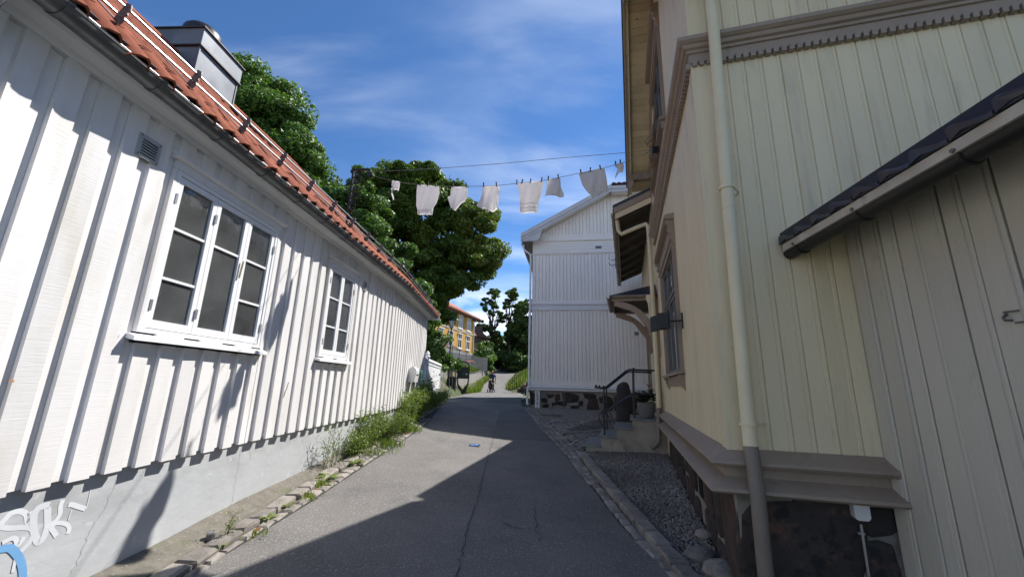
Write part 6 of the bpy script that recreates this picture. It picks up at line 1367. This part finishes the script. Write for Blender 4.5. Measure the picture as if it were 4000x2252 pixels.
# nearer leafy maple whose top rises behind the iron bracket
NL += tree('young_maple_tree', 'bright leafy young maple behind the iron line bracket', (-8.2, 21.5, .9), (-8.2, 21, 6.5), [((-8.4, 20, 11.6), (1.0, 1, 1.0)), ((-8.35, 20, 12.75), (.35, .4, .6)), ((-7.6, 20, 10.6), (1.2, 1.1, 1.0)), ((-8.9, 20, 10.0), (1.3, 1.2, 1.3)), ((-7.3, 19.8, 9.1), (1.3, 1.2, 1.1)), ((-8.4, 19.6, 8.4), (1.5, 1.2, 1.2)), ((-6.3, 19.8, 8.0), (1.3, 1.2, 1.1)), ((-7.2, 19.6, 7.2), (1.4, 1.2, 1.0)), ((-5.6, 19.8, 6.9), (1.1, 1.1, .9)), ((-5.9, 19.6, 5.9), (1.3, 1.1, .9)), ((-9.8, 20, 9.2), (1.0, 1, 1.1)), ((-4.9, 19.9, 5.9), (.8, .9, .8)), ((-6.9, 19.6, 5.9), (1.2, 1.1, .8))], 400, .165, l_ivy, 23, .2, nsub=6, sub=.6)
# leafy growth and ivy behind the white gate
NL += tree('lilac_bush', 'leafy green lilac bush overhanging the white gate', (-3.9, 20.0, .9), (-3.9, 20, 2.6), [((-3.85, 19.6, 4.5), (.55, .6, .6)), ((-4.1, 19.6, 3.9), (.7, .6, .6)), ((-3.6, 19.7, 3.7), (.6, .6, .7)), ((-4.0, 19.6, 3.1), (.7, .6, .6)), ((-3.55, 19.7, 2.8), (.6, .6, .5)), ((-4.3, 19.6, 4.6), (.6, .6, .7)), ((-4.2, 19.8, 2.5), (.6, .6, .5)), ((-3.6, 20.0, 2.3), (.5, .5, .4)), ((-4.5, 19.7, 5.3), (.6, .6, .6))], 200, .12, l_ivy, 24, .07, nsub=22, sub=.34)
# bank bushes by the lamp
for i, (x, y, z, sx, sz, lab) in enumerate([(-4.3, 24.5, 2.9, .7, .6, 'small bright bush on the bank beside the lamp post'), (-4.1, 27.2, 2.9, .7, .5, 'small bright bush on the wall top left of the information sign'), (-2.6, 47.5, 3.6, .6, .8, 'leafy shrub at the far end of the concrete wall'), (-3.6, 47.5, 5.0, .9, 1.1, 'conical green bush at the corner of the ochre house'), (-3.2, 47, 4.6, 1.3, 1.2, 'dark bush between the wire fence and the upper street'), (-3.0, 50.5, 5.6, .9, 1.3, 'tall slender green shrub beside the brown barn')]):
    NL += tree('bush', lab, (x, y, z-sz-.4), (x, y, z-.2), [((x, y, z), (sx, sx, sz)), ((x+.35*sx, y, z-.4*sz), (sx*.8, sx*.8, sz*.7)), ((x-.35*sx, y, z-.35*sz), (sx*.8, sx*.8, sz*.7)), ((x, y, z+.5*sz), (sx*.55, sx*.55, sz*.6))], 110, .15+.0022*y, l_ivy if i != 3 else l_far, 60+i, .05, group='bushes along the upper street', nsub=10/(sx*sx), sub=.42*sx+.1)
# sparse trees and wood at the end of the street
def open_lobes(seed, x0, x1, z0, z1, n, lean=0):
    r = np.random.RandomState(seed); L = []
    for i in range(n):
        t = (i+r.uniform(0, 1))/n; z = z0+(z1-z0)*t; w = math.sin(math.pi*min(1, .25+.75*t))*.9+.12; L.append(((x0+(x1-x0)*(.5+.5*w*r.uniform(-1, 1))+lean*t, 62+r.uniform(-1, 1), z), (r.uniform(.45, .95), .8, r.uniform(.18, .36))))
    return L
NL += tree('open_crowned_tree', 'tall open-crowned tree with bare forked limbs at the street end, left of three', (-2.6, 62, 3.8), (-2.9, 62, 10.5), open_lobes(5, -5.2, -1.0, 8.6, 16.2, 24), 90, .30, l_far, 31, .24, nsub=16, sub=.36, thin=.1, twigs=3)
NL += tree('open_crowned_tree', 'slim open-crowned tree with yellowing top leaves at the street end, middle of three', (-.2, 62, 3.8), (-.4, 62, 11), open_lobes(8, -1.8, 2.6, 8.6, 16.4, 28), 90, .30, l_maple, 32, .22, nsub=16, sub=.36, thin=.08, twigs=3)
NL += tree('leafy_tree', 'dense dark tree beside the white house corner, right of three', (2.6, 60, 3.8), (2.6, 60, 8), [((2.4, 60, 12.6), (1.5, 1.4, 1.2)), ((3.6, 60, 13.6), (1.6, 1.4, 1.2)), ((1.4, 60, 10.6), (1.5, 1.4, 1.2)), ((3.0, 60, 10.4), (1.8, 1.4, 1.3)), ((.6, 60, 9.0), (1.4, 1.4, 1.0)), ((2.4, 60, 8.2), (1.8, 1.4, 1.2))], 110, .34, l_far, 33, .26, nsub=9, sub=.6)
rs = np.random.RandomState(77); lob = []
for i in range(34):
    x = rs.uniform(-4.6, 9); lob.append(((x, rs.uniform(64, 70), rs.uniform(4.2, 8.6)-.0*x), (1.9, 1.6, 1.5)))
for i in range(16): lob.append(((rs.uniform(-1.2, 8), rs.uniform(57, 60), rs.uniform(3.6, 5.6)), (1.5, 1.3, 1.1)))
P, Nn = crown_pts(lob, 120, rs, .85, 6, 0)
o = leaves('undergrowth_wood', P, Nn, .42, l_far, None, rs=rs); tag(o, 'dark green wood closing off the end of the street', 'wood', kind='stuff')
lob = [((x, 66, 9.5+rs.uniform(-.8, 1.6)), (1.7, 1.5, 1.4)) for x in np.arange(1.4, 9, 1.1)]
P, Nn = crown_pts(lob, 130, rs, .7, 8, .05); o = leaves('upper_wood', P, Nn, .38, l_far, None, rs=rs); tag(o, 'upper dark foliage of the wood beside the white house', 'wood', kind='stuff')
lob = []
for x in np.arange(-60, 60, 3.2): lob.append(((x, 92+rs.uniform(-6, 10), 9+rs.uniform(0, 3.5)), (3, 2.5, 3)))
P, Nn = crown_pts(lob, 60, rs, 1.6, 2, 0); o = leaves('far_wood', P, Nn, .9, l_far, None, rs=rs); tag(o, 'far line of trees on the hilltop', 'trees', kind='stuff')

# grass and weeds
def blades(name, pts, h, w, m, label, cat, kind='stuff', lean=.35, rs=nr, dens=1):
    V = []; F = []
    for (x, y, z) in pts:
        hh = h*rs.uniform(.5, 1.3); a = rs.uniform(0, 6.28); l = rs.normal(0, lean)*hh; b = rs.uniform(0, 6.28); dx, dy = math.cos(a)*w*.5, math.sin(a)*w*.5; lx_, ly_ = math.cos(b)*l, math.sin(b)*l; k = len(V)
        V += [(x-dx, y-dy, z), (x+dx, y+dy, z), (x+dx*.7+lx_*.35, y+dy*.7+ly_*.35, z+hh*.6), (x-dx*.7+lx_*.35, y-dy*.7+ly_*.35, z+hh*.6), (x+lx_, y+ly_, z+hh)]
        F += [(k, k+1, k+2, k+3), (k+3, k+2, k+4)]
    me = bpy.data.meshes.new(name); me.from_pydata(V, [], F); me.materials.append(m); o = link(name, me); return tag(o, label, cat, kind=kind)
rs = np.random.RandomState(8); pts = []
while len(pts) < 9000:   # bank and verges on the left of the upper street
    y = rs.uniform(22, 56); e = rwp(y)[0] if y < 50 else rl(y)-.4
    if rs.uniform() < .78: x = e-.25-abs(rs.normal(0, 1.0)); z = terr(x, y)-.1
    else:
        if y < 28.6: continue
        x = rs.uniform(e+.02, max(e+.1, rl(y)+.05)); z = G(x, y)-.03
    pts.append((x, y, z))
blades('bank_grass', pts, .48, .06, l_grass, 'sunlit tall grass and weeds on the bank above the concrete wall', 'grass', rs=rs)
pts = []
while len(pts) < 4500:
    y = rs.uniform(30, 58); x = rr_(y)+abs(rs.normal(.1, .9))
    if y < 35.2 and x > .25: continue
    pts.append((x, y, terr(x, y)-.1))
blades('verge_grass', pts, .5, .06, l_grass, 'sunlit grass and weeds on the right verge of the upper street', 'grass', rs=rs)
rs = np.random.RandomState(12)
def weed(name, label, x, y, h, n, spread, seed, leaf=.03, lm=None, per=26, stemr=.0035, bushy=False, tilt=.0):
    rs = np.random.RandomState(seed); z = G(x, y)+.02; t = thing(name, label, 'weed', (x, y, z), 'weeds along the cottage foot'); mb = MB(); P = []; D = []
    for i in range(n):
        a = rs.uniform(0, 6.28); hh = h*rs.uniform(.5, 1.1); s = spread*rs.uniform(.2, 1); b = np.array([x+rs.normal(0, spread*.22), y+rs.normal(0, spread*.3), z]); e = np.array([x+.06+s*math.cos(a)*.75, y+s*math.sin(a), z+hh])
        pts = [b+(e-b)*k/6+np.array([0, 0, .12*hh*math.sin(math.pi*k/6)])+rs.normal(0, .006, 3) for k in range(7)]; mb.tube(pts, [stemr*(1-.1*k) for k in range(7)], 4)
        q = per
        for j in range(q):
            f = rs.uniform(.12 if bushy else .3, 1.0); k = min(5, int(f*6)); p = pts[k]+(pts[k+1]-pts[k])*(f*6-k); P.append(p+rs.normal(0, .035 if bushy else .03, 3)*(1+.6*bushy)); D.append(rs.normal(0, 1, 3))
            if j % 6 == 0: mb.tube([p, P[-1]+rs.normal(0, .02, 3)], stemr*.5, 3)
    mb.build('stem', m_stem, t, recalc=False); leaves('foliage', np.array(P), np.array(D), leaf, lm or l_weed, t, up=.3, aspect=.35 if not bushy else .5, rs=rs)
weed('tall_weed', 'airy tall weed with thin branching stems against the cottage plinth', -2.62, 6.35, .64, 16, .36, 1, .035, per=20)
weed('tall_weed', 'first bushy green weed beyond the airy one along the plinth', -2.55, 7.15, .40, 26, .34, 2, .04, per=60, bushy=True)
weed('tall_weed', 'tall feathery weed halfway along the plinth', -2.57, 7.75, .62, 30, .42, 3, .04, per=70, bushy=True)
weed('tall_weed', 'wide feathery weed spilling over the kerb past mid wall', -2.45, 8.5, .56, 34, .50, 4, .042, per=70, bushy=True)
weed('tall_weed', 'pale low weed at the road edge below the second window end', -2.35, 9.3, .34, 26, .42, 5, .04, l_grass, per=60, bushy=True)
weed('tall_weed', 'dense dark green weed near the mailboxes', -2.52, 10.1, .76, 40, .52, 6, .045, per=85, bushy=True)
weed('tall_weed', 'large bushy weed directly below the mailboxes', -2.50, 11.0, .78, 44, .58, 7, .048, per=90, bushy=True)
weed('tall_weed', 'leafy shrub-like weed at the cottage far corner', -2.55, 12.2, .98, 40, .55, 8, .055, l_ivy, per=80, bushy=True)
weed('tall_weed', 'low leafy weed in front of the white gate', -2.62, 13.9, .5, 36, .70, 9, .05, l_weed, per=80, bushy=True)
weed('tall_weed', 'leafy weed at the foot of the gate near the lamp post', -2.85, 16.5, .45, 36, .8, 10, .055, l_ivy, per=70, bushy=True)
weed('tall_weed', 'small fern-like weed by the rusty pipe stub', -2.56, 4.08, .22, 5, .05, 11, .028, per=14)
def rosette(label, x, y, s, n, seed, m=None):
    rs = np.random.RandomState(seed); z = G(x, y)+.03; mb = MB()
    for i in range(n):
        a = i*6.283/n+rs.normal(0, .25); L = s*rs.uniform(.7, 1.15); e = rs.uniform(.25, .9); w = L*.16; d = np.array([math.cos(a), math.sin(a), 0]); q = np.array([-d[1], d[0], 0]); b = len(mb.v)
        for k, (f, ww) in enumerate(((0, .2), (.35, .7), (.6, 1.0), (.85, .8), (1.05, .05))):
            p = np.array([x, y, z])+d*L*f+np.array([0, 0, L*(e*f-.55*e*f*f*1.3)]); mb.v += [tuple(p+q*w*ww), tuple(p-q*w*ww)]
        mb.f += [(b+2*k, b+2*k+1, b+2*k+3, b+2*k+2) for k in range(4)]
    o = mb.build('dandelion', m or l_weed, None, loc=(x, y, z), recalc=False); tag(o, label, 'weed', 'weeds in the kerb joints')
rosette('largest dandelion rosette on the kerb before the airy weed', -2.42, 5.92, .17, 13, 1); rosette('dandelion rosette at the kerb beside the bushy weed', -2.36, 6.72, .16, 13, 2); rosette('small pale dandelion rosette between two kerb stones near mid kerb', -2.44, 4.90, .09, 9, 3); rosette('small dandelion rosette in the kerb joint nearer than the pale one', -2.44, 4.55, .10, 9, 4); rosette('dandelion rosette nearest the bottom edge of the road', -2.49, 3.92, .08, 9, 5); rosette('dandelion rosette close to the wall behind the largest one', -2.60, 6.15, .10, 9, 6)
for i, (x, y, n, h) in enumerate([(-2.40, 5.62, 90, .10), (-2.34, 5.18, 60, .08), (-2.30, 4.2, 30, .06), (-2.26, 8.0, 240, .16), (-2.24, 9.6, 260, .18), (-2.3, 7.4, 120, .12)]):
    rs = np.random.RandomState(90+i); blades('grass_tuft', [(x+rs.normal(0, .05+.02*(n > 100)*4), y+rs.normal(0, .06+.1*(n > 100)), G(x, y)+.01) for _ in range(n)], h, .010, l_grass, ['grass tuft beside the largest dandelion', 'thin grass tuft at the road edge, mid kerb', 'tiny grass tuft nearest the viewer at the road edge', 'grass tuft under the wide feathery weed', 'long grass tuft by the dense dark weed', 'grass tuft under the tall feathery weed'][i], 'grass', kind='stuff', rs=rs)
rs = np.random.RandomState(55)
# dry leaves in the gutter
for i, (x, y) in enumerate([(-2.38, 5.45), (-2.40, 5.3), (-2.36, 4.25), (-2.33, 6.6), (-2.18, 9.2), (-2.37, 5.05)]):
    q = rs.uniform(0, 6.28); mb = MB(); z = G(x, y)+.035
    mb.add([(x+.04*math.cos(q+a)*s, y+.04*math.sin(q+a)*s, z+.012*(i % 3)*(a > 3)) for a, s in ((0, 1.2), (1.2, .7), (2.4, .9), (3.6, .8), (5, .7))], [(0, 1, 2, 3, 4)])
    tag(mb.build('dry_leaf', mat('dry_leaf%d' % i, (.22, .105, .04), .8, var=.3, vs=30), None, loc=(x, y, z), recalc=False), ['curled brown leaf near the mid kerb grass tuft', 'brown leaf in the gutter just before the curled one', 'dark brown leaf in the gutter by the tiny grass tuft', 'brown leaf by the dandelion at the bushy weed', 'brown leaf by the long grass at the shaded road edge', 'single brown leaf between the kerb setts by the thin grass tuft'][i], 'leaf', 'dry leaves in the gutter')
ps = thing('pipe_stub', 'short rusty pipe stub standing on the mortar strip by the kerb', 'pipe', (-2.63, 4.0, G(-2.63, 4.0)+.05))
MB().lathe((-2.63, 4.0, G(-2.63, 4.0)+.03), [(.034, 0), (.034, .085), (.026, .087), (.026, .05), (.01, .05)], 14).build('pipe', m_rust, ps, smooth=True); MB().lathe((-2.63, 4.0, G(-2.63, 4.0)+.10), [(.037, 0), (.037, .012), (.034, .013)], 14).build('collar', m_steel, ps)
# foliage of the pot plant
rs = np.random.RandomState(6); c = np.array(FR.pt(3.72, .34, 1.30)); P = []; mb = MB()
for i in range(26):
    a = rs.uniform(0, 6.28); e = c+np.array([math.cos(a)*.26*rs.uniform(.3, 1), math.sin(a)*.26*rs.uniform(.3, 1), rs.uniform(.06, .26)]); mb.tube([c, (c+e)/2+np.array([0, 0, .04]), e], .005, 4)
    for k in range(9): P.append(c+(e-c)*rs.uniform(.45, 1.05)+rs.normal(0, .03, 3))
mb.build('stem', m_stem, pt_, recalc=False); leaves('foliage', np.array(P), rs.normal(0, 1, (len(P), 3)), .085, l_pot, pt_, up=.8, rs=rs)

# ================================================================= PEOPLE on the upper street
def skin(name, J, E, parent, m, root=0, sub=2):
    """J: list of (pos, radius) joints, E: edges -> one continuous body surface"""
    me = bpy.data.meshes.new(name); me.from_pydata([tuple(p) for p, r in J], E, []); o = bpy.data.objects.new(name, me); COL.objects.link(o)
    o.modifiers.new('skin', 'SKIN'); me.skin_vertices[0].data[root].use_root = True
    for i, (p, r) in enumerate(J): me.skin_vertices[0].data[i].radius = (r, r) if not isinstance(r, tuple) else r
    sm = o.modifiers.new('s', 'SUBSURF'); sm.levels = sub; sm.render_levels = sub
    dg = bpy.context.evaluated_depsgraph_get(); new = bpy.data.meshes.new_from_object(o.evaluated_get(dg)); bpy.data.objects.remove(o)
    new.materials.clear(); new.materials.append(m); new.polygons.foreach_set('use_smooth', [True]*len(new.polygons))
    b = W[parent.name]; new.transform(Matrix.Translation(-b)); return link(name, new, parent)
PX, PY = -1.40, 33.0; PZ = G(PX, PY)
def pp(x, y, z): return Vector((PX+x, PY+y, PZ+z))
m_skin = simple('skin', (.36, .20, .14), .55); m_navyc = simple('navy_shirt', (.022, .035, .12), .85); m_blk = simple('black_trousers', (.012, .012, .014), .85); m_hair = simple('red_brown_hair', (.10, .035, .02), .6)
wm = thing('person', 'person with red brown hair in a blue T-shirt and dark trousers pushing a stroller', 'person', (PX, PY, PZ))
skin('body', [(pp(0, 0, .93), (.15, .10)), (pp(0, 0, 1.10), (.125, .09)), (pp(0, -.01, 1.30), (.155, .10)), (pp(0, 0, 1.42), (.10, .075)), (pp(0, -.01, 1.50), .05), (pp(0, -.03, 1.60), (.075, .09)), (pp(0, -.03, 1.68), (.07, .085)),
  (pp(-.17, 0, 1.37), .055), (pp(-.25, -.03, 1.13), .042), (pp(-.22, -.24, 1.02), .032), (pp(-.20, -.33, 1.02), .035),
  (pp(.17, 0, 1.37), .055), (pp(.26, .02, 1.12), .042), (pp(.27, -.03, .88), .030), (pp(.27, -.05, .78), .034),
  (pp(-.09, 0, .85), .085), (pp(-.10, -.06, .48), .058), (pp(-.10, .02, .10), .04), (pp(-.10, -.10, .04), .04), (pp(.09, 0, .85), .085), (pp(.10, .04, .48), .058), (pp(.10, .14, .11), .04), (pp(.10, .04, .04), .04)],
  [(0, 1), (1, 2), (2, 3), (3, 4), (4, 5), (5, 6), (2, 7), (7, 8), (8, 9), (9, 10), (2, 11), (11, 12), (12, 13), (13, 14), (0, 15), (15, 16), (16, 17), (17, 18), (0, 19), (19, 20), (20, 21), (21, 22)], wm, m_skin)
skin('shirt', [(pp(0, 0, .96), (.185, .135)), (pp(0, 0, 1.12), (.165, .125)), (pp(0, -.01, 1.30), (.18, .125)), (pp(0, 0, 1.43), (.115, .09)), (pp(-.18, 0, 1.36), .08), (pp(-.25, -.02, 1.16), .07), (pp(.18, 0, 1.36), .08), (pp(.26, .01, 1.16), .07)], [(0, 1), (1, 2), (2, 3), (2, 4), (4, 5), (2, 6), (6, 7)], wm, m_navyc)
skin('trousers', [(pp(0, 0, .95), (.165, .12)), (pp(-.09, 0, .84), .10), (pp(-.10, -.06, .48), .075), (pp(-.10, .02, .12), .055), (pp(.09, 0, .84), .10), (pp(.10, .04, .48), .075), (pp(.10, .14, .14), .055)], [(0, 1), (1, 2), (2, 3), (0, 4), (4, 5), (5, 6)], wm, m_blk)
skin('hair', [(pp(0, .01, 1.71), (.09, .10)), (pp(0, .04, 1.62), (.105, .09)), (pp(-.07, .03, 1.52), (.045, .06)), (pp(.07, .03, 1.52), (.045, .06)), (pp(0, .05, 1.50), (.08, .05))], [(0, 1), (1, 2), (1, 3), (1, 4)], wm, m_hair)
for sx in (-.03, .03): MB().lathe(pp(sx, -.115, 1.615), [(.012, -.008), (.014, 0), (.012, .008)], 8).build('eye', m_iron, wm)
MB().tube([pp(0, -.11, 1.61), pp(0, -.14, 1.585), pp(0, -.12, 1.58)], .014, 6).build('nose', m_skin, wm); MB().tube([pp(-.025, -.118, 1.55), pp(.025, -.118, 1.55)], .007, 5).build('mouth', simple('lips', (.30, .08, .07), .5), wm)
for h, n0 in ((pp(-.20, -.33, 1.02), (0, -1, -.2)), (pp(.27, -.05, .78), (0, -.1, -1))):
    hm = MB(); d = Vector(n0).normalized(); sd_ = Vector((1, 0, 0))
    for k, L in enumerate((.070, .08, .075, .06)): b = h+sd_*(.024-.016*k)+d*.02; hm.tube([b, b+d*L*.6, b+d*L+Vector((0, .012, 0))], .009, 6)
    hm.tube([h+sd_*.03, h+sd_*.05+d*.03, h+sd_*.045+d*.055], .010, 6); hm.build('fingers', m_skin, wm, kind='stuff')
for sx, yy_ in ((-.10, -.08), (.10, .06)): 
    MB().lathe(pp(sx, yy_, 0), [(.055, 0), (.06, .03), (.05, .07), (.03, .10)], 10).build('shoe', simple('shoe_pale', (.45, .45, .47), .6), wm, smooth=True)
# stroller with a child
sr = thing('stroller', 'dark pushchair with black wheels and a pale tray carrying a child', 'stroller', (PX-.05, PY-.75, PZ))
def sp(x, y, z): return Vector((PX-.05+x, PY-.75+y, PZ+z))
for x, y in ((-.27, .28), (.27, .28), (-.10, -.32), (.10, -.32)):
    w_ = MB(); w_.tube([sp(x-.03, y, .11), sp(x+.03, y, .11)], .11, 14); w_.build('wheel', m_blk, sr)
for sx in (-1, 1):
    MB().tube([sp(sx*.26, .28, .12), sp(sx*.20, .0, .45), sp(sx*.20, .30, .85), sp(sx*.20, .44, 1.02)], .014, 6).build('frame_tube', m_blk, sr); MB().tube([sp(sx*.10, -.32, .12), sp(sx*.18, .05, .5)], .014, 6).build('frame_tube', m_blk, sr)
MB().tube([sp(-.20, .44, 1.02), sp(.20, .44, 1.02)], .018, 6).build('handlebar', m_blk, sr)
MB().hexa([sp(-.18, -.15, .36), sp(.18, -.15, .36), sp(.18, .12, .40), sp(-.18, .12, .40), sp(-.18, -.15, .44), sp(.18, -.15, .44), sp(.18, .12, .48), sp(-.18, .12, .48)]).build('seat', m_blk, sr)
MB().hexa([sp(-.19, .10, .42), sp(.19, .10, .42), sp(.19, .16, .42), sp(-.19, .16, .42), sp(-.19, .24, .92), sp(.19, .24, .92), sp(.19, .29, .92), sp(-.19, .29, .92)]).build('backrest', m_blk, sr)
MB().tube([sp(-.20, .0, .60), sp(-.15, -.18, .62), sp(.15, -.18, .62), sp(.20, .0, .60)], .022, 8).build('bumper_bar', m_blk, sr); MB().box(Fr((PX-.05, PY-.75), 0), -.22, -.10, .02, .24, PZ+.68, PZ+.72).build('tray', simple('tray_white', (.6, .6, .6), .5), sr)
kd = thing('person', 'small child with light hair in dark clothes sitting in the pushchair', 'person', sp(0, 0, .4))
skin('body', [(sp(0, .02, .52), (.09, .08)), (sp(0, .06, .68), (.10, .075)), (sp(0, .09, .80), (.06, .05)), (sp(0, .08, .85), .035), (sp(0, .05, .94), (.07, .075)), (sp(0, .05, 1.0), (.06, .065)), (sp(-.11, .04, .76), .04), (sp(-.15, -.06, .64), .032), (sp(-.10, -.16, .63), .025), (sp(.11, .04, .76), .04), (sp(.15, -.06, .64), .032), (sp(.10, -.16, .63), .025), (sp(-.07, -.08, .50), .06), (sp(-.08, -.20, .40), .045), (sp(-.08, -.24, .22), .035), (sp(.07, -.08, .50), .06), (sp(.08, -.20, .40), .045), (sp(.08, -.24, .22), .035)], [(0, 1), (1, 2), (2, 3), (3, 4), (4, 5), (1, 6), (6, 7), (7, 8), (1, 9), (9, 10), (10, 11), (0, 12), (12, 13), (13, 14), (0, 15), (15, 16), (16, 17)], kd, m_skin)
skin('clothes', [(sp(0, .02, .52), (.11, .10)), (sp(0, .06, .68), (.12, .09)), (sp(0, .08, .79), (.075, .06)), (sp(-.12, .04, .76), .05), (sp(-.15, -.05, .65), .042), (sp(.12, .04, .76), .05), (sp(.15, -.05, .65), .042), (sp(-.07, -.08, .50), .075), (sp(-.08, -.20, .40), .058), (sp(-.08, -.24, .26), .048), (sp(.07, -.08, .50), .075), (sp(.08, -.20, .40), .058), (sp(.08, -.24, .26), .048)], [(0, 1), (1, 2), (1, 3), (3, 4), (1, 5), (5, 6), (0, 7), (7, 8), (8, 9), (0, 10), (10, 11), (11, 12)], kd, m_blk)
skin('hair', [(sp(0, .06, 1.03), (.075, .08)), (sp(0, .09, .96), (.08, .06))], [(0, 1)], kd, simple('light_hair', (.45, .30, .14), .6))
for sx in (-.025, .025): MB().lathe(sp(sx, -.02, .945), [(.009, -.006), (.010, 0), (.009, .006)], 8).build('eye', m_iron, kd)
